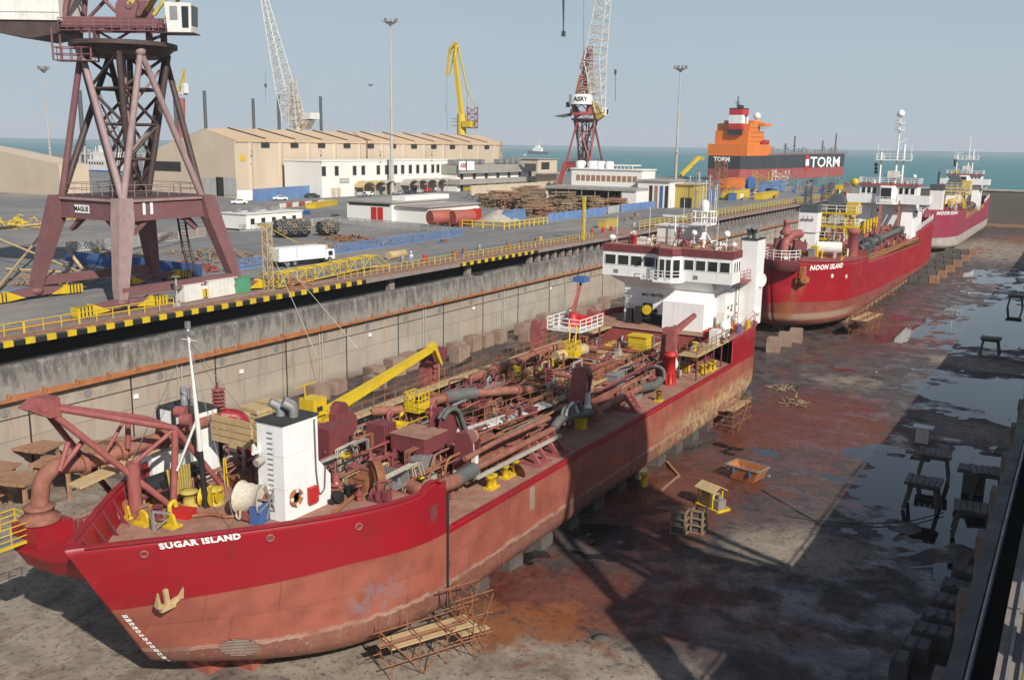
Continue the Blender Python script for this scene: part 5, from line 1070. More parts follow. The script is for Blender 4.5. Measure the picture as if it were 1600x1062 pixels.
# catwalks
def catwalk(pts, w=.9, mat='tan', rails=True, z_r=1.0):
    m = MB()
    for a, b in zip(pts[:-1], pts[1:]): m.beam(a, b, w, .1)
    o = m.build('catwalk', mt[mat], S); m = MB()
    for s_ in (-1, 1):
        q = []
        for i, a in enumerate(pts):
            d = (Vector(pts[min(i+1, len(pts)-1)])-Vector(pts[max(0, i-1)])).normalized(); q.append(Vector(a)+Vector((d.y, -d.x, 0))*s_*w/2)
        m.rail(q, z_r, 1.3, .022, 2)
    m.build('catwalk_railing', mt['rust'], o); return o
catwalk([(-40.7, 45, 8.0), (-40.9, 60, 8.1), (-40.8, 72, 8.1), (-40.6, 88, 8.1)]); catwalk([(-34.0, 50.6, 7.4), (-33.2, 56.5, 7.4), (-32.3, 60, 7.6)], 1.1, 'whiteold'); catwalk([(-32.4, 60, 7.5), (-32.4, 78, 7.6)], .8)
catwalk([(-40, 66, 7.2), (-32, 66, 7.2)], .7); catwalk([(-40, 80.8, 7.1), (-31, 80.8, 7.1)], 1.0)
for q in ((-33.2, 57.5), (-37.0, 60.5), (-33.6, 66), (-38.6, 54), (-33.8, 72)): pot_valve(S, (q[0], q[1], MD-.3), .85, 'pink', 4)
# yellow man baskets and boxes
def basket(c, w=1.1, h=1.1, mat='yellow'):
    c = Vector(c); m = MB(); m.box((c.x, c.y, c.z), (w, w, .12)); o = m.build('man_basket', mt[mat], S)
    m = MB(); m.rail([c+Vector((a*w/2, b*w/2, 0)) for a, b in ((-1, -1), (1, -1), (1, 1), (-1, 1), (-1, -1))], h, .35, .04, 3, 5); m.build('basket_rail', mt[mat], o)
    m = MB(); m.slab([c+Vector((-w/2, -w/2, .1)), c+Vector((w/2, -w/2, .1)), c+Vector((w/2, -w/2, h*.5)), c+Vector((-w/2, -w/2, h*.5))], (0, .03, 0)); m.slab([c+Vector((w/2, -w/2, .1)), c+Vector((w/2, w/2, .1)), c+Vector((w/2, w/2, h*.5)), c+Vector((w/2, -w/2, h*.5))], (-.03, 0, 0)); m.build('basket_panel', mt[mat], o)
basket(W(651, 640, z=8.2), 1.2, 1.25); basket(W(893, 556, z=8.2), 1.15, 1.3)
q = W(893, 545, z=9.0); m = MB(); m.tube(q+Vector((-.4, .3, .4)), q+Vector((-.6, .8, 1.9)), .06); m.tube(q+Vector((.2, .3, .4)), q+Vector((0, .8, 1.9)), .06); m.build('basket_ladder', mt['yellow'], S)
q = W(998, 562, z=MD); m = MB(); m.b2(q.x-.9, q.x+.9, q.y-.6, q.y+.8, MD+1, MD+2.3); m.b2(q.x-1.0, q.x+1.0, q.y-.7, q.y+.9, MD+2.3, MD+2.45); m.build('generator_box', mt['yellow'], S)
# bollards on the starboard deck edge
for px, py, dy in ((797, 742, 1.2), (768, 762, .4), (1112, 578, 1.0), (1098, 583, .8), (1040, 628, .0)):
    q = W(px, py, z=MD); bollard(S, (min(q.x, -28.1), q.y, MD), dy)
q = W(812, 735, z=MD+.4); m = MB(); m.lathe([(.5, -.03), (.5, .03), (.44, .03), (.44, -.03)], q, (.3, 1, .3), 20); m.build('hose_coil', mt['rust'], S)
# crane platform on the port side with small red crane
pq = W(872, 528, z=MD); pq = Vector((-40.4, 80.5, 9.4)); pq.z = HZ(pq, 512)
m = MB(); m.tube((pq.x, pq.y, MD), (pq.x, pq.y, pq.z), .5, n=12); po = m.build('crane_pedestal', mt['maroon'], S)
m = MB(); m.b2(pq.x-1.8, pq.x+1.6, pq.y-2.4, pq.y+2.4, pq.z, pq.z+.1); m.build('crane_deck', mt['whiteold'], po)
m = MB(); m.rail([(pq.x-1.8, pq.y+2.4, pq.z+.1), (pq.x-1.8, pq.y-2.4, pq.z+.1), (pq.x+1.6, pq.y-2.4, pq.z+.1), (pq.x+1.6, pq.y+2.4, pq.z+.1)], 1.1, 1.1, .045, 3, 5); m.build('white_railing', mt['white'], po)
m = MB(); m.lathe([(.7, 0), (.7, .5), (.45, .6), (.4, 1.3)], (pq.x-.4, pq.y, pq.z+.1), n=14); m.b2(pq.x-.9, pq.x+.3, pq.y+.4, pq.y+1.8, pq.z+.1, pq.z+1.0); m.ball((pq.x+.6, pq.y+1.4, pq.z+.5), .5); kc = m.build('knuckle_crane', mt['bright_red'], po)
tip = W(908, 440, y=pq.y+2.5); m = MB(); m.beam((pq.x-.4, pq.y, pq.z+1.3), tip, .34, .4, .2, .24); m.build('crane_arm', mt['pink'], po)
m = MB(); m.box(tip+Vector((0, 0, .25)), (1.3, 1.3, .5), 0, .9); m.build('crane_hopper', mt['blue'], po)
m = MB()
for k in (-.45, .45): m.tube(tip+Vector((k, 0, .5)), tip+Vector((0, 0, 2.2)), .03, n=4)
m.tube(tip+Vector((0, 0, 2.2)), W(910, 300, y=pq.y+2.5), .025, n=4); m.build('hoist_wire', mt['dark'], po)
for a_, b_ in ((1.4, -2.2), (-1.6, -2.2), (1.4, 2.2)): m = MB(); m.tube((pq.x+a_, pq.y+b_, MD), (pq.x+a_, pq.y+b_, pq.z), .09); m.build('platform_post', mt['maroon'], po)
# starboard column davit
dq = W(1046, 600, z=MD); zt = HZ(dq, 552); zj = HZ(dq, 530)
m = MB(); m.lathe([(.52, 0), (.55, .1), (.46, .2), (.44, zt-MD-.3), (.6, zt-MD-.28), (.62, zt-MD), (.5, zt-MD+.02), (.5, zt-MD+.2)], (dq.x, dq.y, MD), n=20)
for k in range(10): a = k*PI/5; m.box((dq.x+.5*math.cos(a), dq.y+.5*math.sin(a), MD+.5), (.1, .06, 1.0), a)
do = m.build('davit_column', mt['bright_red'], S)
m = MB(); m.slab([(dq.x-.4, dq.y-.35, zt+.2), (dq.x+.4, dq.y-.35, zt+.2), (dq.x+.35, dq.y-.35, zt+2.1), (dq.x-.35, dq.y-.35, zt+2.1)], (0, .7, 0)); m.build('davit_head', mt['pink'], do)
tip = W(1086, 492, y=dq.y+2.6); m = MB(); m.beam((dq.x, dq.y, zt+1.7), tip, .5, .5, .3, .35); m.build('davit_arm', mt['pink'], do)
# ---- aft raised starboard walkway
z8 = 8.15
m = MB(); m.b2(-29.7, -27.9, 79.2, 88.2, z8-.1, z8); o = m.build('side_walkway', mt['tan'], S)
m = MB(); m.rail([(-29.6, 79.3, z8), (-28.0, 79.3, z8), (-28.0, 88.2, z8)], 1.05, 1.2, .03, 3); m.build('walkway_railing', mt['rust'], o)
for y in (79.4, 81.6, 83.8, 86.0, 88): 
    for x in (-28.0, -29.6): m = MB(); m.tube((x, y, MD), (x, y, z8-.1), .07); m.build('walkway_post', mt['maroon'], o)
HS.deck(88.0, 99.2, z8, mt['deck'], S, 'poop_deck')
m = MB(); m.b2(-43.4, -29.8, 88.0, 88.12, MD, z8); m.build('poop_bulkhead', mt['redold'], S)
m = MB(); m.rail([HS.pt(Y, s_top(24+Y), 1)+Vector((-.1, 0, .05)) for Y in np.linspace(64.2, 75.4, 7)], 1.0, 1.3, .03, 2); m.build('stern_railing', mt['pink'], S)
bb = W(1131, 530, z=z8+.8); m = MB(); m.b2(-29.0, -28.2, 85.2, 86.4, z8, z8+1.3); m.build('liquid_tote', mt['whiteold'], S)
m = MB(); m.ball((-28.9, 89.3, z8+1.0), .62); m.lathe([(.5, 0), (.5, .6)], (-28.9, 89.3, z8), n=12); m.build('life_raft_canister', mt['white'], S)
m = MB(); m.lathe([(.3, 0), (.3, .9)], (-28.4, 92.0, z8), n=12); m.build('oil_drum', mt['blue'], S)
m = MB(); m.lathe([(.3, 0), (.3, .9)], (-28.2, 94.6, z8), n=12); m.build('oil_drum', mt['yellow'], S)
m = MB(); m.ball((-28.3, 97.6, z8+1.4), .42); m.tube((-28.3, 97.6, z8), (-28.3, 97.6, z8+1.2), .06); m.build('beacon_globe', mt['white'], S)
clutter(S, rn, -29.6, -28.1, 80, 98, z8, 20, ('pink', 'yellow', 'orange_rust', 'steel', 'bright_red', 'black'), 1.2)
clutter(S, rn, -43, -41.8, 41, 86, MD, 46, ('maroon', 'pipe', 'black', 'yellow', 'pink', 'rust')); clutter(S, rn, -31, -29.9, 41, 88, MD, 44, hmax=1.2); clutter(S, rn, -39.8, -31.6, 41, 47.5, MD, 60, hmax=2.6)
clutter(S, rn, -39.8, -36.5, 48, 80, 6.7, 62, hmax=2.1); clutter(S, rn, -35.5, -31.5, 48, 80, 6.6, 66, ('maroon', 'pipe', 'pink', 'rust', 'steel', 'black')); clutter(S, rn, -40, -31, 81, 88, MD, 46, ('black', 'pink', 'pipe', 'steel', 'yellow'), 1.8)
clutter(S, rn, -42.8, -41.2, 84, 92, MD, 10, ('black', 'yellow', 'blue', 'bright_red', 'pink'), 1.8)
def tangle(x0, x1, y0, y1, z, n, hmax=1.8):
    for _ in range(n):
        c = Vector((rn.uniform(x0, x1), rn.uniform(y0, y1), z)); k = rn.random(); mm = mt[rn.choice(('pink', 'pipe', 'maroon', 'rust', 'deck', 'tan', 'black', 'redold', 'steel', 'concrete'))]; m = MB(); h = rn.uniform(.6, hmax)
        if k < .3:
            for j in range(rn.choice((2, 3, 4))): o_ = Vector((.12*j, .02*j, 0)); a = rn.uniform(1, 3.5); m.path([c+o_, c+o_+Vector((0, 0, h)), c+o_+Vector((0, a, h+.1)), c+o_+Vector((.1, a+.2, .2))], rn.uniform(.025, .05), 5, .12)
            m.build('pipe_bundle', mm, S)
        elif k < .5:
            l = rn.uniform(1, 2.4); m.beam(c+Vector((0, 0, h)), c+Vector((0, l, h)), .12); m.beam(c, c+Vector((0, 0, h)), .1); m.beam(c+Vector((0, l, 0)), c+Vector((0, l, h)), .1); m.beam(c+Vector((0, l, 0)), c+Vector((0, 0, h)), .05); m.build('support_frame', mm, S)
        elif k < .68:
            m.tube(c, c+Vector((0, 0, h*.5)), .16, n=8); m.lathe([(.22, -.05), (.22, .05), (.04, .06), (.04, -.06), (.22, -.05)], c+Vector((0, 0, h*.5+.25)), (rn.uniform(-1, 1), rn.uniform(-1, 1), .8), 12); m.tube(c+Vector((0, 0, h*.5)), c+Vector((0, 0, h*.5+.3)), .04, n=5); m.lathe([(.26, -.04), (.26, .04)], c+Vector((0, 0, h*.35)), n=10, smooth=False); m.build('wheel_valve', mm, S)
        elif k < .84:
            m.lathe([(.3, 0), (.34, .06), (.2, .1), (.2, .5), (.34, .54), (.34, .62)], c+Vector((0, 0, .35)), (1, rn.uniform(-.3, .3), 0), 12, False); m.box(c+Vector((.3, 0, .12)), (.8, .7, .24)); m.box(c+Vector((.9, 0, .4)), (.35, .4, .5)); m.build('small_winch', mm, S)
        else:
            m.box(c+Vector((0, 0, h*.3)), (.5, .6, h*.6)); m.box(c+Vector((0, 0, h*.62)), (.56, .66, .05)); m.tube(c+Vector((.1, .1, h*.6)), c+Vector((.1, .1, h*.9)), .06, n=6); m.box(c+Vector((.27, 0, h*.35)), (.04, .3, .3)); m.build('control_box', mm, S)
tangle(-39.6, -31.8, 40.6, 47.4, MD, 75, 2.4); tangle(-39.8, -31.6, 48, 80, 6.7, 150, 1.7); tangle(-37.5, -31, 37, 40, FD, 22, 1.4); tangle(-42.8, -41, 41, 88, MD, 50); tangle(-40, -30.2, 80.5, 88, MD, 60, 1.8); tangle(-30.9, -30, 41, 80, MD, 24, 1.1); tangle(-42, -39.5, 29.5, 34, FD, 10, .9)
# ---- bridge
BX = -35.9; BY = 91.0
zb = HZ((BX, BY), 398); 
zT = HZ((-28.9, BY), 385) ; zBand = 15.45; zRoof = 16.5; zSill = 13.1; zLow = PD-.15
def bridge():
    w = 6.9; x0, x1 = BX-w, BX+w
    m = MB(); plan = [(x0, BY), (BX-.9, BY), (BX-.9, BY-.35), (BX-.35, BY-1.0), (BX+1.1, BY-1.0), (BX+1.7, BY-.3), (BX+1.7, BY), (x1, BY), (x1, BY+2.6), (BX+4.6, BY+5.4), (BX-4.6, BY+5.4), (x0, BY+2.6)]
    m.prism(plan, zSill-.15, zBand); o = m.build('wheelhouse', mt['white'], S)
    band = [(BX+(p[0]-BX)*1.012, p[1]-.08 if p[1] < BY+1 else p[1]+.08) for p in plan]
    m = MB(); m.prism(band, zBand, zRoof-.35); m.build('roof_band', mt['maroon'], o)
    m = MB(); m.prism([(BX+(p[0]-BX)*.97, p[1]+.15) for p in plan], zRoof-.36, zRoof-.30); m.build('bridge_roof', mt['deck'], o)
    zt_, zb_ = zBand-.35, zBand-1.35
    window_row(o, (x0+.15, BY, 0), (BX-1.0, BY, 0), zb_, zt_, 4, (0, -1, 0))
    window_row(o, (BX+1.85, BY, 0), (x1-.15, BY, 0), zb_, zt_, 4, (0, -1, 0))
    window_row(o, (BX-.3, BY-1.0, 0), (BX+1.05, BY-1.0, 0), zb_-.9, zt_, 2, (0, -1, 0), .12)
    window_row(o, (BX+1.1, BY-1.0, 0), (BX+1.7, BY-.3, 0), zb_-.9, zt_, 1, (.76, -.65, 0), .15)
    window_row(o, (BX-.9, BY-.35, 0), (BX-.35, BY-1.0, 0), zb_-.9, zt_, 1, (-.76, -.65, 0), .12)
    window_row(o, (x1, BY+.25, 0), (x1, BY+2.4, 0), zb_, zt_, 3, (1, 0, 0), .3)
    # lower front with sloping brackets
    m = MB(); m.b2(BX-4.7, BX+4.9, BY+.9, BY+6.4, zLow, zSill-.15)
    for sx in (-1, 1):
        m.slab([(BX+sx*4.8, BY+.9, zSill-.15), (BX+sx*6.85, BY+.9, zSill-.15), (BX+sx*4.8, BY+.9, zSill-1.0)], (0, 2.0, 0))
    m.slab([(BX-4.7, BY+.9, zSill-1.2), (BX-4.7, BY+.05, zSill-.16), (BX-4.7, BY+.9, zSill-.16)], (9.6, 0, 0)); lo = m.build('accommodation_block', mt['white'], S)
    m = MB(); m.slab([(BX+.3, BY+.9, zSill-1.2), (BX+4.9, BY+.9, zSill-1.2), (BX+4.9, BY+.9, zLow), (BX+.3, BY+.9, zLow)], (0, -.05, 0)); 
    m.add([(BX+.2, BY-.7, zSill-2.2), (BX+4.5, BY-.7, zSill-2.2), (BX+4.5, BY-.7, zLow-1), (BX+.2, BY-.7, zLow-1), (BX+.9, BY+.9, zSill-1.3), (BX+4.85, BY+.9, zSill-1.3), (BX+4.9, BY+.9, zLow-1), (BX-.2, BY+.9, zLow-1)],
          [(3, 2, 1, 0), (0, 1, 5, 4), (1, 2, 6, 5), (0, 4, 7, 3), (3, 7, 6, 2)]); m.build('winch_house', mt['white'], lo)
    m = MB(); m.slab([(BX-3.2, BY+.85, zLow-1.2), (BX+.2, BY+.85, zLow-1.2), (BX+.2, BY+.85, zLow+.9), (BX-3.2, BY+.85, zLow+1.3)], (0, -.06, 0)); m.build('recess_shade_panel', mt['dark'], lo)  # flat dark panel on the wall, painted shade of a recess
    for k, xx in enumerate((-4.0, -3.0)):
        m = MB(); m.b2(BX+xx, BX+xx+.55, BY-.2, BY+.5, zLow-.9, zLow+1.5+.3*k); m.build('vent_trunk', mt['black'], lo)
    m = MB(); m.lathe([(.5, 0), (.5, .12)], (BX-1.9, BY+.3, zLow+1.5), (0, -1, 0), 16, False); m.build('yellow_disc', mt['yellow'], lo)
    m = MB(); m.box((BX-1.9, BY+.5, zLow+1.3), (1.0, .2, 1.7)); m.build('disc_backing', mt['black'], lo)
    for dx, dz in ((-3.9, -.75), (3.4, -.75), (-1.2, -3.6), (.9, -3.3)):
        m = MB(); m.lathe([(.24, 0), (.24, .06), (.16, .05)], (BX+dx, BY+.88, zSill+dz), (0, -1, 0), 14, False); m.build('porthole', mt['black'], lo)
    lettering('imo_number', 'IMO 7807720', .42, mt['blacklet'], flat_fn((BX-1.6, BY+.88, zSill-2.0), (1, 0, 0), (0, 0, 1)), lo, .01)
    for x, z in ((BX-4.2, zLow), (BX+5.3, zLow)): m = MB(); m.b2(x, x+.75, BY+.82, BY+.88, z+.05, z+1.9); m.build('door', mt['whiteold'], lo)
    m = MB(); m.rail([(BX+4.98, BY+2.0, zLow+.0), (BX+4.98, BY+2.0, zLow+.01)], 3.2, 1, .03, 8); m.tube((BX+5.95, BY+4.4, zLow), (BX+5.95, BY+4.4, zSill), .035); m.tube((BX+5.95, BY+4.8, zLow), (BX+5.95, BY+4.8, zSill), .035); m.build('wall_ladder', mt['steel'], lo)
    for k in range(6): m = MB(); m.b2(BX+5.92, BX+5.97, BY+1.6+k*.8, BY+2.0+k*.8, zLow+.5+(k % 3)*.6, zLow+.8+(k % 3)*.6); m.build('wall_fitting', mt['steel' if k % 2 else 'bright_red'], lo)
    for dx, w_ in ((-5.6, .5), (-.9, .6), (3.0, .45)): m = MB(); m.b2(BX+dx, BX+dx+w_, BY-.05, BY-.005, zSill+.15, zSill+.5); m.build('wall_vent', mt['steel'], o)
    # side casing and funnel starboard
    m = MB(); m.b2(BX+4.9, BX+5.9, BY+1.4, BY+7.0, zLow, zSill-1.4); m.build('side_house', mt['white'], lo)
    for y in (BY+2.4, BY+3.6, BY+5): m = MB(); m.lathe([(.16, 0), (.16, .05)], (BX+5.9, y, zLow+2.2), (1, 0, 0), 12, False); m.build('porthole', mt['black'], lo)
    f = W(1191, 374, y=BY+7.0); m = MB(); m.b2(f.x-1.6, f.x, BY+5.6, BY+8.2, zLow, f.z); fu = m.build('funnel', mt['white'], S)
    m = MB(); m.b2(f.x-1.7, f.x+.05, BY+5.5, BY+8.3, f.z, f.z+.12); m.build('funnel_top', mt['rubber'], fu)
    for dx in (.5, 1.15): m = MB(); funnel_stack(m, (f.x-dx, BY+6.6, f.z+.1), .32, 1.2, (0, -.55)); m.build('exhaust_pipe', mt['steel'], fu)
    m = MB(); m.lathe([(.72, 0), (.72, .1), (.62, .12), (.62, .04)], (f.x+.1, BY+7.2, f.z-4.2), (.9, -.4, 0), 22, False); m.build('funnel_badge', mt['white'], fu)
    m = MB(); m.b2(f.x-1.9-12.6, f.x-12.6, BY+5.6, BY+8.2, zLow, f.z-.3) if False else None
    m = MB(); m.rail([(x0+.2, BY+2.6, zSill-.1), (x0+.2, BY+5.6, zSill-.1)], 1.0, 1, .03, 2); m.rail([(BX-2.4, BY-.55, zSill-.1), (BX-1.3, BY-.55, zSill-.1), (BX-.6, BY-1.6, zSill-.1), (BX+1.3, BY-1.6, zSill-.1), (BX+2.0, BY-.7, zSill-.1)], 1.0, .8, .035, 3, 5); m.build('bridge_railing', mt['white'], o)
    m = MB(); m.prism([(BX-2.4, BY), (BX-2.4, BY-.6), (BX-1.3, BY-.6), (BX-.6, BY-1.7), (BX+1.3, BY-1.7), (BX+2.1, BY-.7), (BX+2.1, BY)], zSill-.25, zSill-.12); m.build('bridge_gallery', mt['white'], o)
    m = MB(); m.rail([(BX+6.9, BY+2.7, zSill-.1), (BX+7.1, BY+5.2, zSill-.1)], 1.0, .8, .03, 3); m.b2(BX+5.6, BY and BX+7.2, BY+2.6, BY+5.4, zSill-.3, zSill-.15); m.build('wing_gallery', mt['pink'], o)
    # roof gear
    zr = zRoof-.3
    m = MB(); m.rail([(x0+.2, BY+.3, zr), (x1-.2, BY+.3, zr), (x1-.2, BY+2.6, zr)], .9, 1.1, .025, 2); m.build('roof_railing', mt['redold'], o)
    mq = Vector((BX+3.1, BY+2.0, zr)); mtp = HZ(mq, 350); m = MB(); m.tube(mq, (mq.x, mq.y, mtp), .16, .13, 10)
    for a in range(3): m.tube((mq.x, mq.y, zr+1.9), (mq.x+1.2*math.cos(a*2.1+.5), mq.y+1.0*math.sin(a*2.1+.5), zr), .07, n=6)
    ma = m.build('radar_mast', mt['white'], S)
    m = MB(); z0 = HZ(mq, 350); 
    for a, b in ((-.9, .9),): m.rail([mq+Vector((i*.95, j*.8, z0-mq.z)) for i, j in ((-1, -1), (1, -1), (1, 1), (-1, 1), (-1, -1))], 1.25, .95, .06, 2, 5); m.b2(mq.x-1, mq.x+1, mq.y-.85, mq.y+.85, z0-.06, z0+.12)
    m.build('mast_platform', mt['white'], ma)
    zd = HZ(mq, 331); m = MB(); m.lathe([(.35, 0), (.42, .3), (.44, .7), (.36, 1.0), (.2, 1.15), (.02, 1.2)], (mq.x, mq.y, zd), n=18); m.tube((mq.x, mq.y, z0), (mq.x, mq.y, zd), .08); m.build('satellite_dome', mt['white'], ma)
    for px, py, r, hh in ((1136, 366, .34, 1.9), (1147, 383, .34, .8), (957, 371, .38, .9), (1085, 364, .30, 2.0)):
        q = W(px, py, y=BY+1.6); m = MB(); m.ball(q, r); m.tube((q.x, q.y, zr), q, .05, n=6); m.build('antenna_globe', mt['white'], o)
    q = W(990, 386, y=BY+.9); m = MB(); m.lathe([(.25, 0), (.25, .7), (.35, .75), (.35, .95)], (q.x, q.y, zr), n=12); m.build('fire_monitor', mt['bright_red'], o)
    m = MB(); m.b2(BX-2.0, BX+2.4, BY+2.4, BY+4.8, zr, zr+1.9); m.b2(BX-2.2, BX+2.6, BY+2.2, BY+5, zr+1.9, zr+2.0); m.build('roof_house', mt['whiteold'], o)
    m = MB(); m.beam((BX-1.2, BY+1.8, zr+3.0), (BX+1.6, BY+1.6, zr+3.0), .12, .16); m.tube((BX+.2, BY+1.7, zr), (BX+.2, BY+1.7, zr+3), .08); m.build('radar_scanner', mt['white'], o)
    m = MB(); 
    for a in range(3): m.tube((BX+.9, BY+1.2, zr+1.9), (BX+.9+.9*math.cos(a*2.1), BY+1.2+.8*math.sin(a*2.1), zr), .06, n=6)
    m.lathe([(.5, 0), (.4, .5), (.05, .8)], (BX+1.4, BY+1.6, zr), n=14); m.build('tripod_mast', mt['maroon'], o)
    for k in range(4): m = MB(); m.tube((BX-6+3.6*k, BY+1.3, zr), (BX-6+3.6*k, BY+1.3, zr+2.8+k % 3), .022, n=4); m.build('whip_aerial', mt['white'], o)
    clutter(o, rn, BX-5.5, BX+5.5, BY+.5, BY+2.4, zr, 13, ('whiteold', 'white', 'pink', 'steel', 'tan'), .8)
bridge()
# ================================================================ PORTAL CRANES
def portal_crane(loc, label, cat_group, yaw, M1='crane', M2='craneg', Md='cranedark', number=None, sign=None, full=True, houselet=None, jib=(14, 20), jm='yellowold', frontmat=None, bogies=True, housesz=(9, 5.6, 6), near_sill=True):
    R = thing('portal_crane', loc, label, 'dock crane', cat_group)
    L0 = Vector(loc); G = lambda x, y, z: L0+Vector((x, y, z))
    cs, sn = math.cos(yaw), math.sin(yaw); U = lambda x, y, z: L0+Vector((x*cs-y*sn, x*sn+y*cs, z))
    P = lambda m, nme, k, par=None: m.build(nme, mt[k], par or R)
    gx, gy, tx, ty, zb, zt = 6.3, 7.0, 4.4, 4.6, 7.9, 10.0
    for sx in (-1, 1):
        for sy in (-1, 1):
            m = MB(); rings = [(gx, gy, 1.0, .40, .42), (gx-.15, gy-.2, 2.0, .48, .55), (tx+.62, ty+.7, zb-.1, .62, .85), (tx+.25, ty+.3, zb+2.14, .60, .75)]
            vs = [G(sx*x+a*w1_, sy*y+b*w2_, z) for x, y, z, w1_, w2_ in rings for a, b in ((-1, -1), (1, -1), (1, 1), (-1, 1))]
            m.add(vs, [(3, 2, 1, 0), (12, 13, 14, 15)]+[(4*i+k, 4*i+(k+1) % 4, 4*i+4+(k+1) % 4, 4*i+4+k) for i in range(3) for k in range(4)])
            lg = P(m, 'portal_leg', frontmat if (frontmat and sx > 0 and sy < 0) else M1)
            if bogies:
                m = MB(); m.lathe([(.55, -.1), (.7, .1), (.7, .35), (.5, .5)], G(sx*gx, sy*gy, .6), n=12); m.slab([G(sx*gx-.35, sy*gy-3.1, .9), G(sx*gx-.35, sy*gy-2.2, .35), G(sx*gx-.35, sy*gy+2.2, .35), G(sx*gx-.35, sy*gy+3.1, .9), G(sx*gx-.35, sy*gy+.7, 1.15), G(sx*gx-.35, sy*gy-.7, 1.15)], (.7, 0, 0)); bo = P(m, 'bogie', M1)
                for k in (-2.7, -1.4, 1.4, 2.7): m = MB(); m.lathe([(.32, -.14), (.32, .14)], G(sx*gx, sy*gy+k, .34), (1, 0, 0), 14); P(m, 'rail_wheel', Md, bo)
                for k in (-1, 1):
                    m = MB(); m.box(G(sx*gx, sy*gy+k*4.0, .55), (1.0, 1.6, .8)); m.slab([G(sx*gx-.45, sy*gy+k*3.2, .15), G(sx*gx-.45, sy*gy+k*1.4, .3), G(sx*gx-.45, sy*gy+k*3.2, 1.1)], (.9, 0, 0)); P(m, 'buffer_guard', 'yellow', bo)
                    m = MB()
                    for j in range(4): m.box(G(sx*gx, sy*gy+k*(3.4+.36*j), .55), (1.03, .13, .82))
                    P(m, 'guard_stripes', 'black', bo)
        if near_sill: m = MB(); m.beam(G(sx*gx, -gy, 1.7), G(sx*gx, gy, 1.7), .7, .8); P(m, 'sill_beam', M1)
    for a, b in (((-1, -1), (1, -1)), ((1, -1), (1, 1)), ((1, 1), (-1, 1)), ((-1, 1), (-1, -1))):
        m = MB(); pa, pb = G(a[0]*tx, a[1]*ty, zb+1.05), G(b[0]*tx, b[1]*ty, zb+1.05); m.beam(pa, pb, .9, 2.1); P(m, 'portal_beam', M1)
        d = (pb-pa).normalized()
        for e, s_ in ((pa, 1), (pb, -1)): m = MB(); m.beam(e+Vector((0, 0, -2.2))+d*s_*.9, e+d*s_*2.6+Vector((0, 0, -.9)), .3, .35); P(m, 'knee_brace', M1)
        m = MB(); o_ = Vector((d.y, -d.x, 0))*.55; m.tube(pa+o_+Vector((0, 0, .8)), pb+o_+Vector((0, 0, .8)), .13); P(m, 'guard_rail', M2)
    m = MB(); m.prism([(G(a*tx, b*ty, 0).x, G(a*tx, b*ty, 0).y) for a, b in ((-1, -1), (1, -1), (1, 1), (-1, 1))], L0.z+zt+.01, L0.z+zt+.12); pl = P(m, 'portal_deck', Md)
    m = MB(); m.rail([G(a*tx, b*ty, zt+.1) for a, b in ((-1, -1), (1, -1), (1, 1), (-1, 1), (-1, -1))], 1.1, 1.4, .035, 2); P(m, 'deck_railing', M2, pl)
    if full:
        m = MB(); m.stairs(G(1.6, 5.8, .2), G(2.6, 3.9, 4.6), .8, (1, .3, 0)); m.stairs(G(2.6, 3.9, 4.6), G(1.2, 4.4, zt), .8, (1, .3, 0)); P(m, 'access_stair', Md)
    # struts to four heads under the ring
    zr = 23.4
    heads = [(4.1, -1.3), (1.3, 4.1), (-4.1, 1.3), (-1.3, -4.1)]; cor = [((1, -1), (1, 1)), ((1, 1), (-1, 1)), ((-1, 1), (-1, -1)), ((-1, -1), (1, -1))]
    for (hx, hy), cc in zip(heads, cor):
        for q, c in enumerate(cc):
            m = MB(); m.tube(G(c[0]*(tx+.1), c[1]*(ty+.1), zt-.3), G(hx*.93, hy*.93, zr), .33, .28, 12); P(m, 'raking_strut', (M2 if (hx > 4 or (hy < -4 and q)) else M1) if not (hx < -4 or hy > 4) else Md)  # struts on the two far sides take the darkest steel
        m = MB(); m.ball(G(hx*.93, hy*.93, zr), .5); P(m, 'strut_head', M2)
    w0, w1 = 1.0, 2.8
    m = MB(); m.lattice([G(a*w0, b*w0, zt+.2) for a, b in ((-1, -1), (1, -1), (1, 1), (-1, 1))], [G(a*w1, b*w1, zr) for a, b in ((-1, -1), (1, -1), (1, 1), (-1, 1))], 4, .30, .15, 6); P(m, 'centre_tower', Md)
    m = MB()
    for k in range(2):
        for a, b in (((-1, -1), (1, 1)), ((1, -1), (-1, 1))): m.tube(G(a[0]*w0*1.2, a[1]*w0*1.2, zt+2+4*k), G(b[0]*w1*.8, b[1]*w1*.8, zt+8+4*k), .14, n=6)
    m.tube(G(.6, -.6, zt), G(.6, -.6, zr), .22, n=8); P(m, 'tower_bracing', M2)
    if full: m = MB(); m.stairs(G(-1, -1.5, zt+.3), G(1, -1.9, zt+4.5), .6, (0, 1, 0)); m.stairs(G(1, -1.9, zt+4.5), G(-1.4, -2.2, zt+8.6), .6, (0, 1, 0)); P(m, 'tower_ladder', Md)
    m = MB(); m.lathe([(3.8, -.9), (4.5, -.2), (4.9, -.05), (4.9, .35), (3.9, .4)], G(0, 0, 24.0), n=40, smooth=False); P(m, 'slewing_ring', Md)
    # upper works, turned by yaw; +x is the jib side
    sx_, sy_, sz_ = housesz
    m = MB()
    for y in (-2.0, 2.0): m.beam(U(-5, y, 26.0), U(4.6, y, 26.0), .5, .9)
    for x in (-4.6, -1, 3.6): m.beam(U(x, -2, 25.9), U(x, 2, 25.9), .5, .7)
    for x in (-3.4, 3.2): m.beam(U(x, -1.9, 24.4), U(x, -1.9, 25.8), .45); m.beam(U(x, 1.9, 24.4), U(x, 1.9, 25.8), .45)
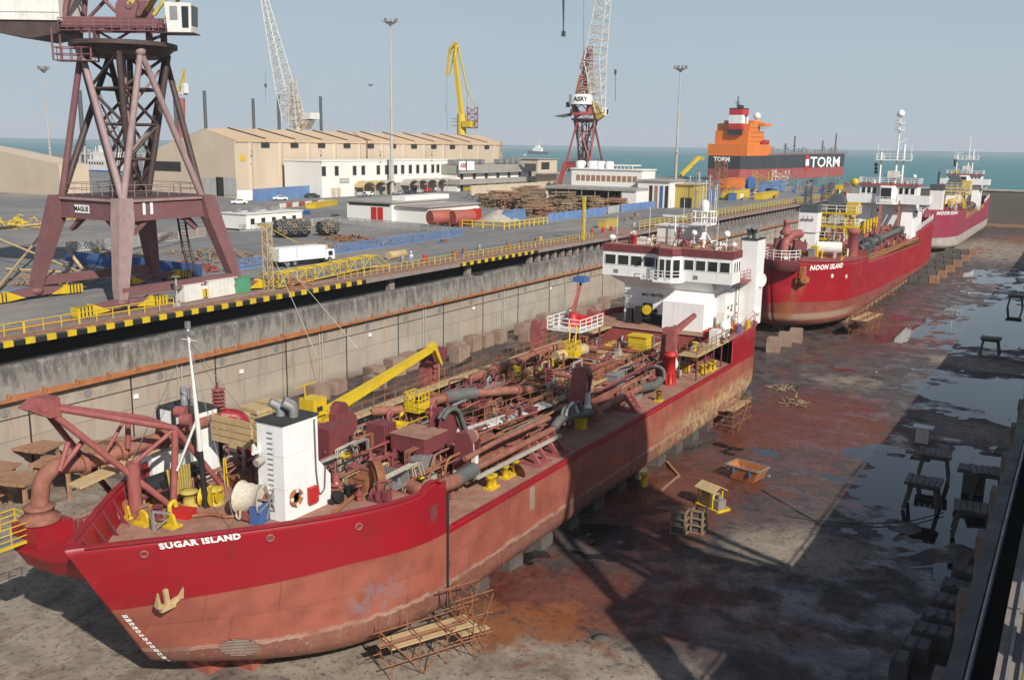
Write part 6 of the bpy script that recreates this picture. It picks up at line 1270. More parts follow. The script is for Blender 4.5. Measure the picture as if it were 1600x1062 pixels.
    m.beam(U(-2.6, -2, 25.8), U(0, -2, 24.4), .2); m.beam(U(2.4, -2, 25.8), U(0, -2, 24.4), .2); P(m, 'slewing_frame', M1)
    m = MB(); m.rail([U(-4.8, -3.0, 25.2), U(1, -3.0, 25.2), U(4, -3.0, 25.2)], 1.1, .8, .035, 3); m.slab([U(-4.8, -3.1, 25.2), U(4.2, -3.1, 25.2), U(4.2, -2.2, 25.2), U(-4.8, -2.2, 25.2)], (0, 0, .06)); P(m, 'slewing_walkway', M1)
    for y in (-2.1, 2.1):
        m = MB(); m.slab([U(.3, y-.1, 26.3), U(2.0, y-.1, 26.3), U(2.4, y-.1, 27.6), U(1.9, y-.1, 28.6), U(.9, y-.1, 28.6), U(.3, y-.1, 27.6)], Vector((-sn*.25, cs*.25, 0)))
        m.lathe([(.35, -.2), (.35, .2)], U(1.6, y, 27.6), (-sn, cs, 0), 12); P(m, 'jib_pivot', M1)
    H = 13.5 if full else 12
    m = MB(); m.lattice([U(a, b, 26.4) for a, b in ((-4.6, -2), (.9, -2), (.9, 2), (-4.6, 2))], [U(a, b, 26.4+H) for a, b in ((-2.2, -.9), (-.6, -.9), (-.6, .9), (-2.2, .9))], 3, .26, .17, 6); P(m, 'tower_frame', M1)
    m = MB(); m.b2(-1, 1, -1, 1, 0, 1) if False else m.slab([U(-4.7-sx_, -sy_/2, 26.1), U(-4.7, -sy_/2, 26.1), U(-4.7, sy_/2, 26.1), U(-4.7-sx_, sy_/2, 26.1)], (0, 0, sz_)); ho = P(m, 'machine_house', 'whiteold')
    m = MB(); m.slab([U(-4.7-sx_+.2, -sy_/2+.2, 26.09), U(-4.9, -sy_/2+.2, 26.09), U(-5.0, -sy_/2+.2, 25.0), U(-7.5, -sy_/2+.2, 24.5), U(-11, -sy_/2+.2, 25.0)], Vector((-sn, cs, 0))*(sy_-.4)); P(m, 'ballast_box', Md, ho)
    for x in (-5.8-.35*sx_, -5.5-.12*sx_, -5.2): 
        m = MB(); m.slab([U(x-.9, -sy_/2, 27.9), U(x-.3, -sy_/2, 27.9), U(x-.3, -sy_/2, 29.6), U(x-.9, -sy_/2, 29.6)], Vector((sn, -cs, 0))*.05); P(m, 'house_window', 'glass', ho)
    m = MB(); m.slab([U(-4.71-sx_, -sy_/2-.01, 26.8), U(-4.69, -sy_/2-.01, 26.8), U(-4.69, -sy_/2-.01, 26.95), U(-4.71-sx_, -sy_/2-.01, 26.95)], Vector((sn, -cs, 0))*.06); P(m, 'house_ledge', 'whiteold', ho)
    if houselet: lettering('house_lettering', houselet[0], houselet[1], mt['blacklet'], flat_fn(U(-4.7-sx_*houselet[3], -sy_/2-.03, 26.1+houselet[2]), (cs, sn, 0), (0, 0, 1)), ho, .02)
    # cab
    m = MB(); m.slab([U(5.2, -2.6, 25.2), U(7.4, -2.6, 25.2), U(7.5, -2.6, 27.8), U(5.0, -2.6, 27.9)], Vector((-sn, cs, 0))*1.9); cb_ = P(m, 'operator_cab', 'whiteold')
    m = MB(); m.slab([U(7.45, -2.5, 25.9), U(7.52, -2.5, 27.6), U(7.52, -.9, 27.6), U(7.45, -.9, 25.9)], Vector((cs, sn, 0))*.05); m.slab([U(6.6, -2.61, 25.6), U(7.2, -2.61, 25.6), U(7.25, -2.61, 27.5), U(6.6, -2.61, 27.5)], Vector((sn, -cs, 0))*.03); P(m, 'cab_window', 'glass', cb_)
    m = MB(); m.slab([U(5.5, -2.61, 26.3), U(6.2, -2.61, 26.3), U(6.2, -2.61, 27.5), U(5.5, -2.61, 27.5)], Vector((sn, -cs, 0))*.03); P(m, 'cab_door_window', 'steel', cb_)
    m = MB(); m.slab([U(4.4, -2.7, 25.1), U(7.6, -2.7, 25.1), U(7.6, -.6, 25.1), U(4.4, -.6, 25.1)], (0, 0, .1)); m.beam(U(3.4, -1.8, 24.6), U(4.8, -1.8, 25.1), .25); P(m, 'cab_floor', Md, cb_)
    m = MB(); m.rail([U(4.4, -.7, 25.2), U(4.4, -2.7, 25.2), U(5.1, -2.7, 25.2)], 1.1, .6, .03, 3); P(m, 'cab_railing', M1, cb_)
    if full:
        b0 = U(-4.4, -4.2, 22.5); m = MB(); q = [U(-4.9, -4.2, 22.4), U(-1.4, -4.2, 22.4), U(-1.4, -2.6, 22.4), U(-4.9, -2.6, 22.4)]
        m.slab(q, (0, 0, .1)); m.rail(q+[q[0]], 1.2, .9, .05, 2, 5)
        for v in q: m.tube(v, v+Vector((0, 0, 2.9)), .09, n=6)
        P(m, 'hanging_cage', M1)
    # jib
    jl, jh = jib
    if jl:
        m = MB(); A = [U(1.6, y, 27.6) for y in (-2.1, 2.1)]; B = [U(1.6+jl, y, 27.6+jh) for y in (-.5, .5)]
        for a, b in zip(A, B): m.beam(a, b, .4, .5)
        for t in (.25, .5, .75): m.beam(A[0].lerp(B[0], t), A[1].lerp(B[1], t-.15), .2); m.beam(A[1].lerp(B[1], t), A[0].lerp(B[0], t-.15), .2)
        j = P(m, 'jib', jm); m = MB()
        for y in (-1.5, 1.5): m.beam(U(3.6, y, 26.8), U(3.6+jl*.8, y*.3, 26.8+jh*.75), .3)
        P(m, 'jib_stay', jm, j)
    if number:
        nn = Vector((0, -1, 0)) 
        lettering('crane_number', number, 1.7, mt['lettering'], flat_fn(G(tx+.46, -ty+2.3, zb+1.15), (0, 1, 0), (0, 0, 1)), R, .07)
    if sign:
        m = MB(); m.box(G(-1.0, -ty-.50, zb+.95), (2.1, .06, .75)); sg = P(m, 'name_plate', 'lettering')
        lettering('name_plate_lettering', sign, .62, mt['blacklet'], flat_fn(G(-1.0, -ty-.54, zb+.95), (1, 0, 0), (0, 0, 1)), sg, .02)
    return R
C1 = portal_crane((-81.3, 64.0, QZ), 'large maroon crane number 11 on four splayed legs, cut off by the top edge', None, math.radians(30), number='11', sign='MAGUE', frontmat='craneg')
# the crane this view is taken from: its twin stands on the right-hand quay and throws the long shadow over the dock
C3 = portal_crane((9.0, 37.0, QZ), 'matching crane on the right quay, out of the picture, whose shadow falls into the dock', None, math.radians(162), jib=(9, 18), housesz=(7, 9, 7))
# pale crane beyond the long shed
c = W(913, 262, y=300); cz = HZ(c, 300)
C2 = portal_crane((c.x, 300, QZ), 'red legged crane with white drum house and pale lattice jib before the sea', None, math.radians(35), M1='redcrane', M2='pink', full=False, jib=(0, 0), bogies=False, housesz=(.6, 2, 1.2))
def in_c2(m, n, k, par=None): return m.build(n, mt[k], par or C2)
X0, Y0 = c.x, 300
z1, z2 = HZ((X0, Y0), 164), HZ((X0, Y0), 149); r_ = 17/FPX*345
dc = W(907, 156, y=297)
m = MB(); m.lathe([(r_, 0), (r_, z2-z1)], (dc.x, dc.y, z1), n=20, smooth=True); dh = in_c2(m, 'drum_house', 'white')
n_ = Vector((-dc.x, -dc.y, 0)).normalized(); rr = Vector((-n_.y, n_.x, 0))
def cyl(x, y): a = x/r_; v = n_*math.cos(a)+rr*math.sin(a); return (Vector((dc.x, dc.y, (z1+z2)/2+y))+v*r_, v)
lettering('house_lettering', 'ASRY', 2.0, mt['blacklet'], cyl, dh, .06, 1.0, .08)
m = MB(); q = W(931, 172, y=300); m.beam(q+Vector((-1.8, 0, 2.4)), q+Vector((2.2, 0, -2.6)), 1.5, 2.6); in_c2(m, 'luffing_gear_house', 'yellowold')
m = MB(); q = W(899, 172, y=300); m.beam(q+Vector((-1, 0, 2)), q+Vector((1.6, 0, -2)), 1, 1.5); in_c2(m, 'counterweight', 'slate')
def jibw(p0, p1, w0, w1, n, mk, nm, par, depth=None, r=.16):
    p0, p1 = Vector(p0), Vector(p1); d = (p1-p0).normalized(); s_ = d.cross(Vector((0, 1, 0))).normalized(); e = Vector((0, 1, 0))
    q = lambda p, w: [p+s_*w+e*w, p-s_*w+e*w, p-s_*w-e*w, p+s_*w-e*w]
    m = MB(); m.lattice(q(p0, w0), q(p1, w1), n, r, r*.62, 4); return m.build(nm, mt[mk], par)
T_ = lambda px, py, y=300: W(px, py, y=y)
jibw(T_(938, 176), T_(930, 95), 1.2, 2.8, 8, 'pale', 'jib_foot', C2); jibw(T_(930, 95), T_(946, -25), 2.8, 1.6, 11, 'pale', 'lattice_jib', C2)
jibw(T_(917, 148), T_(916, 108), 2.8, 1.6, 5, 'beige', 'mast_tower', C2); jibw(T_(916, 108), T_(921, 72), 1.6, .7, 5, 'pink', 'mast_top', C2)
jibw(T_(905, 148), T_(921, 80), .9, .4, 8, 'pink', 'back_stay', C2)
m = MB(); m.tube(T_(912, 148), T_(912, -20), .07, n=4); in_c2(m, 'hoist_rope', 'slate')
m = MB(); m.tube(T_(961.5, 158), T_(961.5, 112), .10, n=4); m.box(T_(961.5, 113), (.6, .6, 1.6)); in_c2(m, 'hanging_hook', 'slate')
m = MB()
for dx in (0, 3): m.tube(W(879+dx, -30, y=100), W(880.5, 50, y=100), .07, n=5)
m.box(W(880.5, 53, y=100), (.35, .35, .6)); o = m.build('hoist_hook', mt['slate']); tag(o, 'dark hook block on twin ropes hanging from above the picture', 'crane hook')
# beige lattice crane behind the warehouse
D = 330; q = W(465, 205, y=D); B = thing('lattice_crane', (q.x, D, QZ), 'beige lattice boom crane leaning left behind the warehouse roof', 'dock crane')
m = MB(); m.tube((q.x, D, QZ), W(465, 192, y=D), 2.2, 1.8, 12); m.build('crane_column', mt['beige'], B)
T_ = lambda px, py, y=D: W(px, py, y=y)
jibw(T_(447, 190), T_(446, 140), 1.0, 3.0, 6, 'pale', 'boom_foot', B, r=.22); jibw(T_(446, 140), T_(410, -15), 3.0, .9, 16, 'pale', 'lattice_boom', B, r=.2)
jibw(T_(462, 198), T_(457, 122), 2.2, 1.0, 8, 'beige', 'mast_tower', B, r=.2); jibw(T_(472, 195), T_(463, 150), 1.6, .8, 5, 'beige', 'back_tower', B, r=.22)
m = MB(); m.slab([T_(469, 188), T_(485, 186), T_(485, 176), T_(471, 176)], (0, 6, 0)); ho = m.build('machine_house', mt['whiteold'], B)
m = MB(); m.slab([T_(468, 202), T_(476, 202), T_(483, 188), T_(470, 189)], (0, 4, 0)); m.build('ballast_box', mt['beige'], B)
m = MB(); m.tube(T_(415, 112), T_(415, 160), .09, n=4); m.box(T_(415, 134), (.7, .7, 1.6)); m.build('hanging_hook', mt['slate'], B)
# yellow level-luffing crane behind the warehouse
D = 420; q = W(722, 205, y=D); B = thing('luffing_crane', (q.x, D, QZ), 'yellow double jib crane with bent beak behind the right end of the warehouse', 'dock crane')
T_ = lambda px, py, y=D: W(px, py, y=y)
m = MB(); m.tube((q.x, D, QZ), T_(721, 178), 2.8, 2.2, 14); m.build('crane_column', mt['yellow'], B)
m = MB(); m.beam(T_(721, 178), T_(711, 90), 2.0, 2.0, 1.7, 1.7); m.tube(T_(711, 92), T_(713, 70), 1.0); m.build('main_jib', mt['yellow'], B)
m = MB(); m.beam(T_(713, 66), T_(703, 78), 1.3); m.beam(T_(703, 76), T_(698, 120), 1.1, 1.1, .8, .8); m.beam(T_(710, 82), T_(702, 118), .6); m.beam(T_(703, 80), T_(714, 84), .9); m.build('beak_jib', mt['yellow'], B)
m = MB(); m.tube(T_(715, 70), T_(731, 143), .55, n=6); m.tube(T_(731, 143), T_(745, 170), .3, n=5); m.tube(T_(731, 143), T_(730, 168), .3, n=5); m.build('tie_rod', mt['yellowold'], B)
m = MB(); m.lattice([T_(730, 200), T_(746, 200), T_(746, 200, D+8), T_(730, 200, D+8)], [T_(730, 167), T_(746, 167), T_(746, 167, D+8), T_(730, 167, D+8)], 3, .35, .25, 5); m.build('machinery_frame', mt['pink'], B)
m = MB(); m.box(T_(732, 194), (5, 5, 3)); m.build('luffing_winch', mt['yellow'], B)
for yy in (186, 191, 197): m = MB(); m.slab([T_(706, yy), T_(721, yy), T_(721, yy, D+6), T_(706, yy, D+6)], (0, 0, .3)); m.build('service_platform', mt['steel'], B)
m = MB(); m.tube(T_(698, 120), T_(699, 203), .10, n=4); m.tube(T_(696, 160), T_(696, 177), .12, n=4); m.build('hoist_rope', mt['slate'], B)
# small yellow crane on a pink pedestal behind crane 11
D = 360; q = W(282, 230, y=D); B = thing('pedestal_crane', (q.x, D, QZ), 'small yellow crane on a pink pedestal seen through the legs of crane 11', 'pedestal crane')
T_ = lambda px, py, y=D: W(px, py, y=y)
m = MB(); m.tube((q.x, D, QZ), T_(283, 153), 2.0, 2.0, 12); m.build('pedestal', mt['pink'], B)
m = MB(); m.box(T_(284, 147), (5, 4, 1)); m.box(T_(289, 138), (2, 3, 5)); m.build('crane_body', mt['whiteold'], B)
m = MB(); m.beam(T_(279, 146), T_(289, 108), .8); m.beam(T_(279, 146), T_(263, 112), .7); m.beam(T_(289, 108), T_(289, 140), .5); m.build('boom', mt['yellow'], B)
# ================================================================ BUILDINGS AND YARD
# long sand-coloured warehouse
wx, wy0 = -202.4, 193.0; wy1 = W(785, 250, x=wx).y; ez = 26.0; rz_ = 29.0; rx = -214.0; lx = -240.0
Wh = thing('warehouse', (-220, 193, QZ), 'long sand-coloured warehouse with slanting roof slots behind the white office', 'warehouse')
m = MB(); prof = [(wx, QZ-1), (wx, ez), (rx, rz_), (lx, 22.0), (lx, QZ-1)]
nb = 12; bl_ = (wy1-wy0)/nb; vs = [Vector((a, wy0, b)) for a, b in prof]
m.slab(vs, (0, wy1-wy0, 0)); m.build('wall_cladding', mt['sand'], Wh)
for i in range(nb):
    y = wy0+i*bl_; m = MB(); m.add([(wx+.3, y+.15, ez+.05), (rx, y+.15, rz_+.12), (lx, y+.15, 22.1), (lx, y+bl_-.1, 22.5), (rx, y+bl_-.1, rz_+.7), (wx+.3, y+bl_-.1, ez+.6)], [(0, 5, 4, 1), (1, 4, 3, 2)])
    m.add([(wx+.3, y+.15, ez-.3), (wx+.3, y+bl_-.1, ez-.3), (wx+.3, y+bl_-.1, ez+.6), (wx+.3, y+.15, ez+.05)], [(0, 1, 2, 3)]); m.build('roof_bay', mt['roof'], Wh)
    y1 = y+bl_; m = MB(); m.slab([(wx+.2, y1-.6, ez+.65), (rx+.5, y1-3.6, rz_+.6), (rx+.5, y1-3.0, rz_+.6), (wx+.2, y1+.4, ez+.65)], (0, 0, .12)) if i < nb-1 else None
    if i < nb-1:
        m.build('roof_slot', mt['dark'], Wh); m = MB(); m.b2(wx, wx+.35, y1-1.7, y1+1.3, ez-1.7, ez-.3); m.build('wall_vent', mt['dark'], Wh)
    m = MB(); m.slab([(wx, y+bl_*.42, QZ), (wx+.35, y+bl_*.5, QZ), (wx, y+bl_*.58, QZ)], (0, 0, ez-QZ-.4)); m.build('wall_rib', mt['sand'], Wh)
q = W(378, 247, x=wx); m = MB(); m.box((wx+.06, q.y+.2, q.z), (.1, 1.8, 1.6)); m.build('bay_number_plate', mt['yellow'], Wh)
for px0, px1, py0, py1, k in ((316, 340, 278, 305, 'fgrey'), (349, 369, 278, 305, 'fgrey'), (339, 349, 277, 306, 'dark'), (230, 282, 253, 266, 'dark')):
    a, b = W(px0, py1, y=wy0-.05), W(px1, py0, y=wy0-.05); m = MB(); m.b2(a.x, b.x, wy0-.12, wy0-.02, max(a.z, QZ), b.z); m.build('warehouse_door', mt[k], Wh)
# left shed
a, b, cc = W(95, 300, y=165), W(95, 252, y=165), W(-60, 190, y=165)
Ls = thing('shed', (a.x, 165, QZ), 'sand-coloured shed with white lower wall at the left edge of the photo', 'shed')
zt1, zt2 = W(95, 257, y=165).z, W(0, 236, y=165).z; zw = W(60, 304, y=165).z
m = MB(); m.slab([(a.x, 165, zw), (a.x, 165, zt1), (W(0, 236, y=165).x, 165, zt2), (W(-60, 225, y=165).x, 165, W(-60, 225, y=165).z), (W(-60, 225, y=165).x, 165, zw)], (0, 9, 0)); m.build('upper_wall', mt['sand'], Ls)
m = MB(); m.b2(W(-60, 225, y=165).x, a.x-.1, 165.1, 173, QZ-1, zw-.01); m.build('lower_wall', mt['office'], Ls)
m = MB(); m.box((W(100, 250, y=165).x+2.0, 166, zt1-.6), (1.2, .2, 1.0)); 
# green-roofed small building
q = W(270, 290, z=QZ); Gb = thing('storehouse', (q.x, q.y, QZ), 'small green storehouse seen between the legs of crane 11', 'storehouse')
zt = HZ(q, 272); m = MB(); m.b2(q.x-4, q.x+5, q.y, q.y+8, QZ, zt); m.build('walls', mt['green'], Gb)
m = MB(); m.slab([(q.x-4.3, q.y-.3, zt), (q.x+5.3, q.y-.3, zt), (q.x+.5, q.y-.3, zt+1.6)], (0, 9, 0)); m.build('roof', mt['roof'], Gb)
for dx in (-2.5, 0): m = MB(); m.b2(q.x+dx, q.x+dx+1, q.y-.06, q.y-.01, QZ+1, QZ+2.6); m.build('window', mt['glass'], Gb)
# white office with arches
ox = -186.0
def ofc(px, py): return W(px, py, x=ox)
oy0, oy1 = ofc(503, 285).y, ofc(713, 275).y; ozt = W(600, 262, x=ox).z; ozt = 20.6
Of = thing('office_building', (ox, oy0, QZ), 'two-storey white office with dark windows and a row of arches below', 'office building')
m = MB(); m.b2(ox-14, ox, oy0, oy1, QZ-.5, ozt); m.build('walls', mt['office'], Of)
ya, yb = ofc(557, 250).y, ofc(597, 250).y; m = MB(); m.b2(ox-9, ox-.6, ya, yb, ozt, HZ((ox, ya), 253)); m.build('stair_tower', mt['office'], Of)
m = MB(); m.b2(ox-14.2, ox+.15, oy0-.2, oy1+.2, ozt+.001, ozt+.35); m.build('parapet', mt['office'], Of)
yc0, yc1 = ofc(515, 300).y, ofc(546, 300).y
for px in (506, 526, 554, 567.5, 591, 604, 618, 629, 641, 652.5, 664, 676, 684, 692, 706):
    p = ofc(px, 276 if px < 600 else 274); w_ = .75; zc = 18.0
    m = MB(); m.b2(ox, ox+.06, p.y-w_, p.y+w_, zc-1.4, zc+1.3); wd = m.build('window', mt['dark'], Of)
    m = MB(); 
    for y_ in (p.y-w_-.05, p.y+w_+.05): m.b2(ox, ox+.10, y_-.05, y_+.05, zc-1.5, zc+1.4)
    m.build('window_frame', mt['steel'], wd)
for i, px in enumerate((563, 581, 597, 634, 647, 662, 678, 692, 707, 735)):
    p = ofc(px, 290); m = MB(); r_ = 2.6; pts = [(ox+3.5, p.y+r_*math.cos(t*PI/10), QZ+2.5+1.5*math.sin(t*PI/10)) for t in range(11)]
    out_ = [(ox+3.5, p.y+(r_+.3)*math.cos(t*PI/10), QZ+2.5+1.9*math.sin(t*PI/10)) for t in range(11)]
    for t in range(10): m.slab([pts[t], out_[t], out_[t+1], pts[t+1]], (-3.4, 0, 0))
    for s_ in (-1, 1): m.tube((ox+3.4, p.y+s_*r_, QZ), (ox+3.4, p.y+s_*r_, QZ+2.6), .12, n=5)
    o = m.build('arched_canopy', mt['tan' if i < 2 else 'concrete'], Of)
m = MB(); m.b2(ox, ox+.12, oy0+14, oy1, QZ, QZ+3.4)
m.build('arcade_shade_strip', mt['greywall'], Of)  # grey strip paints the shade under the arches onto the white wall
for px in (521, 529): p = ofc(px, 300); m = MB(); m.b2(ox, ox+.08, p.y-.9, p.y+.9, QZ, QZ+2.6); m.build('door', mt['beige'], Of)
m = MB(); p = ofc(538, 292); m.box((ox+.1, p.y, QZ+4.6), (.12, 4.2, 1.4)); m.build('blank_sign', mt['fgrey'], Of)
# grey office behind with ABB sign
gx = -180; gy0, gy1 = W(714, 265, x=gx).y, W(805, 265, x=gx).y; G2 = thing('office_building', (gx, gy0, QZ), 'long grey banded office with rooftop coolers and red ABB sign', 'office building')
zt = HZ((gx, gy0), 258)
m = MB(); m.b2(gx-16, gx, gy0, gy1+12, QZ-.5, zt-.2); m.build('walls', mt['office'], G2)
for a, b in ((.68, 1.0), (.26, .46)):
    m = MB(); m.b2(gx-16.5, gx+1.6, gy0-.5, gy1+12.5, QZ+(zt-QZ)*a, QZ+(zt-QZ)*b); m.build('concrete_band', mt['greywall'], G2)
for i in range(7): y = gy0+2+i*(gy1+8-gy0)/6; m = MB(); m.b2(gx-.1, gx+.5, y, y+1.0, QZ, zt-.4); m.build('window_bay', mt['glass'], G2)
for k in range(9):
    y = gy0+2+k*4.2+(8 if k > 4 else 0); m = MB(); m.box((gx-3, y, zt+1.0), (2.4, 2.6, 1.4)); m.box((gx-3, y, zt+.2), (1.4, 1.4, .4)); m.build('rooftop_cooler', mt['steel'], G2)
p = W(723, 258, x=gx+1.7); m = MB(); m.box((gx+1.75, p.y, p.z-.2), (.2, 4.6, 2.9)); sg = m.build('sign_board', mt['lettering'], G2)
lettering('sign_lettering', 'ABB', 2.0, mt['bright_red'], flat_fn((gx+1.87, p.y, p.z-.2), (0, 1, 0), (0, 0, 1)), sg, .06)
p = W(734, 258, x=gx+1.7); m = MB(); m.box((gx+1.75, p.y, p.z-.2), (.2, 5.2, 2.9)); m.build('sign_board', mt['lettering'], G2)
# tan building right of it
def simple_bld(name, label, cat, x0, x1, y0, y1, zt, wall, roof, feats=(), ov=.5, th=.3):
    o = thing(name, ((x0+x1)/2, y0, QZ), label, cat); m = MB(); m.b2(x0, x1, y0, y1, QZ-.5, zt); m.build('walls', mt[wall], o)
    m = MB(); m.b2(x0-ov, x1+ov, y0-ov, y1+ov, zt+.001, zt+th); m.build('roof', mt[roof], o)
    for nm, k, a, b, c_, d_, e, f in feats: m = MB(); m.b2(a, b, c_, d_, e, f); m.build(nm, mt[k], o)
    return o
q = W(842, 285, z=QZ); zt = HZ(q, 249); simple_bld('block_building', 'flat-topped sandy block with a dark opening at the end of the grey office', 'building', q.x-14, q.x+1, q.y-3, q.y+14, zt, 'sand', 'greyroof', [('opening', 'dark', q.x+1, q.x+1.1, q.y, q.y+7, zt-4.2, zt-1.2), ('lower_canopy', 'greyroof', q.x+1, q.x+5, q.y-6, q.y+16, QZ+3.6, QZ+4)])
a = W(740, 305, z=QZ); b = W(843, 297, z=QZ); zt = HZ(a, 292)
simple_bld('boundary_wall', 'long low sand-coloured wall behind the timber stacks', 'wall', a.x-.5, a.x, a.y-1, a.y+60, zt+.3, 'sand', 'sand', (), .0, .05)
# low open-fronted shed with white upper office
a = W(850, 318, z=QZ); b = W(997, 327, z=QZ); zt = HZ(a, 292); sx0, sx1 = W(853, 300, y=a.y).x, W(997, 300, y=a.y).x
a = Vector((W(870, 322, z=QZ).x, 225, 0)); x0, x1 = W(852, 290, y=228).x, W(994, 290, y=228).x; zt = HZ((x0, 228), 290); 
Sh1 = thing('open_shed', ((x0+x1)/2, 228, QZ), 'long low open-fronted shed with flat roof behind the timber stacks', 'shed')
m = MB(); m.b2(x0, x1, 228, 252, zt-.7, zt); m.build('roof', mt['greyroof'], Sh1)
m = MB(); m.b2(x0, x0+.4, 228.5, 252, QZ, zt-.7); m.b2(x1-4.2, x1, 228.3, 252, QZ, zt-.7); m.b2(x0, x1, 251, 251.6, QZ, zt-.7); m.build('walls', mt['office'], Sh1)
m = MB(); m.b2(x0+.5, x1-4.3, 232, 232.2, QZ, zt-.71); m.build('interior_shade_sheet', mt['dark'], Sh1)  # near-black sheet stands in for the shade inside the shed
for k in range(6): x = x0+3+k*(x1-x0-7)/5; m = MB(); m.tube((x, 228.4, QZ), (x, 228.4, zt-.7), .15, n=6); m.build('post', mt['steel'], Sh1)
x0b, x1b = W(893, 275, y=238).x, W(1003, 275, y=238).x; z0 = zt; z1 = HZ((x0b, 238), 264)
Ob = thing('site_office', ((x0b+x1b)/2, 238, zt), 'white upper office with small brown windows and round white tanks on its roof', 'site office')
m = MB(); m.b2(x0b, x1b, 238, 247, z0+.001, z1); m.build('walls', mt['office'], Ob); m = MB(); m.b2(x0b-.3, x1b+.3, 237.7, 247.3, z1+.001, z1+.3); m.build('parapet', mt['office'], Ob)
for k in range(12): x = x0b+1.5+k*(x1b-x0b-2.5)/12; m = MB(); m.b2(x, x+1.1, 237.93, 238, z0+(z1-z0)*.3, z0+(z1-z0)*.65); m.build('window', mt['woodred'], Ob)
for px, w_ in ((905, 2.4), (925, 3), (937, 2.2), (950, 2)):
    p = W(px, 255, y=240); m = MB(); m.lathe([(w_*.55, 0), (w_*.6, 1.5), (w_*.4, 1.9)], (p.x, 241, z1+.3), n=14); m.build('roof_tank', mt['white'], Ob)
x0c, x1c = W(957, 255, y=243).x, W(993, 255, y=243).x; zc = HZ((x0c, 243), 259); m = MB(); m.b2(x0c, x1c, 241, 247, zc, zc+.3)
for k in range(7): x = x0c+k*(x1c-x0c)/6; m.tube((x, 241.2, z1+.3), (x, 241.2, zc), .1, n=5)
m.build('roof_pergola', mt['whiteold'], Ob)
x0, x1 = W(1013, 300, y=236).x, W(1046, 300, y=236).x; zt = HZ((x0, 236), 283)
o = thing('garage_block', ((x0+x1)/2, 236, QZ), 'white garage block with open bays and a blue door right of the open shed', 'garage')
m = MB(); m.b2(x0-3, x1, 236, 246, QZ, zt); m.build('walls', mt['office'], o); m = MB(); m.b2(x0-3.3, x1+.4, 235.5, 246.3, zt+.001, zt+.35); m.build('roof', mt['greyroof'], o)
for k in range(4): xx = x0+.3+k*(x1-x0)/4; m = MB(); m.b2(xx, xx+(x1-x0)/4-.6, 235.9, 236, QZ, zt-1.1); m.build('bay_opening', mt['dark' if k in (0, 3) else ('blue' if k == 2 else 'woodred')], o)
x0, x1 = W(1047, 300, y=240).x, W(1084, 300, y=240).x; zt = HZ((x0, 240), 288); simple_bld('canteen', 'low yellow building with a tan roof beside the mast at centre right', 'building', x0, x1, 240, 250, zt, 'yellowold', 'roof', [('doorway', 'dark', x0+3, x0+6, 239.9, 240, QZ, QZ+2.6)])
# low white workshop with red doors
p0, p1 = W(545, 343, z=QZ), W(657, 352, z=QZ); y0 = p0.y-.5; x0, x1 = p0.x, p1.x; zt = HZ((x0, y0), 314); xs = W(612, 330, y=y0).x
wk = thing('workshop', (x0, y0, QZ), 'low white flat-roofed workshop with red double doors', 'workshop')
m = MB(); m.b2(x0, xs, y0, y0+19, QZ, zt); m.b2(xs, x1, y0+1.0, y0+19, QZ, zt-.6); m.build('walls', mt['office'], wk)
m = MB(); m.b2(x0-.4, xs+.4, y0-.4, y0+19.4, zt+.001, zt+.3); m.b2(xs+.41, x1+.4, y0+.4, y0+19.4, zt-.59, zt-.35); m.build('roof', mt['greyroof'], wk)
m = MB(); m.b2(xs-3, xs+.4, y0+4, y0+19.4, zt+.301, zt+1.2); m.build('roof_upstand', mt['office'], wk)
for i, (a_, b_) in enumerate(((580, 588.5), (590, 598.5))): m = MB(); m.b2(W(a_, 330, y=y0).x, W(b_, 330, y=y0).x, y0-.08, y0-.01, QZ, zt-.9); m.build('red_door', mt['bright_red'], wk)
m = MB(); m.b2(x0+.6, xs-.5, y0-.06, y0-.01, zt-.7, zt-.25); m.build('clerestory_strip', mt['dark'], wk)
# site cabin left of it
p0, p1 = W(344, 358, z=QZ), W(437, 348, z=QZ); zt = HZ(p0, 333)
cbn = thing('site_cabin', (p0.x, p0.y, QZ), 'white site cabin with rooftop clutter left of the big fenders', 'site cabin')
m = MB(); m.b2(p0.x, p0.x+6.5, p0.y, p0.y+14, QZ+.3, zt); m.build('walls', mt['office'], cbn); m = MB(); m.b2(p0.x-.2, p0.x+6.7, p0.y-.2, p0.y+14.2, zt+.001, zt+.15); m.build('roof', mt['whiteold'], cbn)
for k in range(5): m = MB(); m.b2(p0.x+6.5, p0.x+6.56, p0.y+1+k*2.6, p0.y+1.9+k*2.6, QZ+1.1, QZ+2.1); m.build('window', mt['glass'], cbn)
for k in range(5): m = MB(); m.box((p0.x+3+random.uniform(-1, 2), p0.y+2+k*2.4, zt+.5), (1.2, 1, .8)); m.build('rooftop_cooler', mt['steel'], cbn)
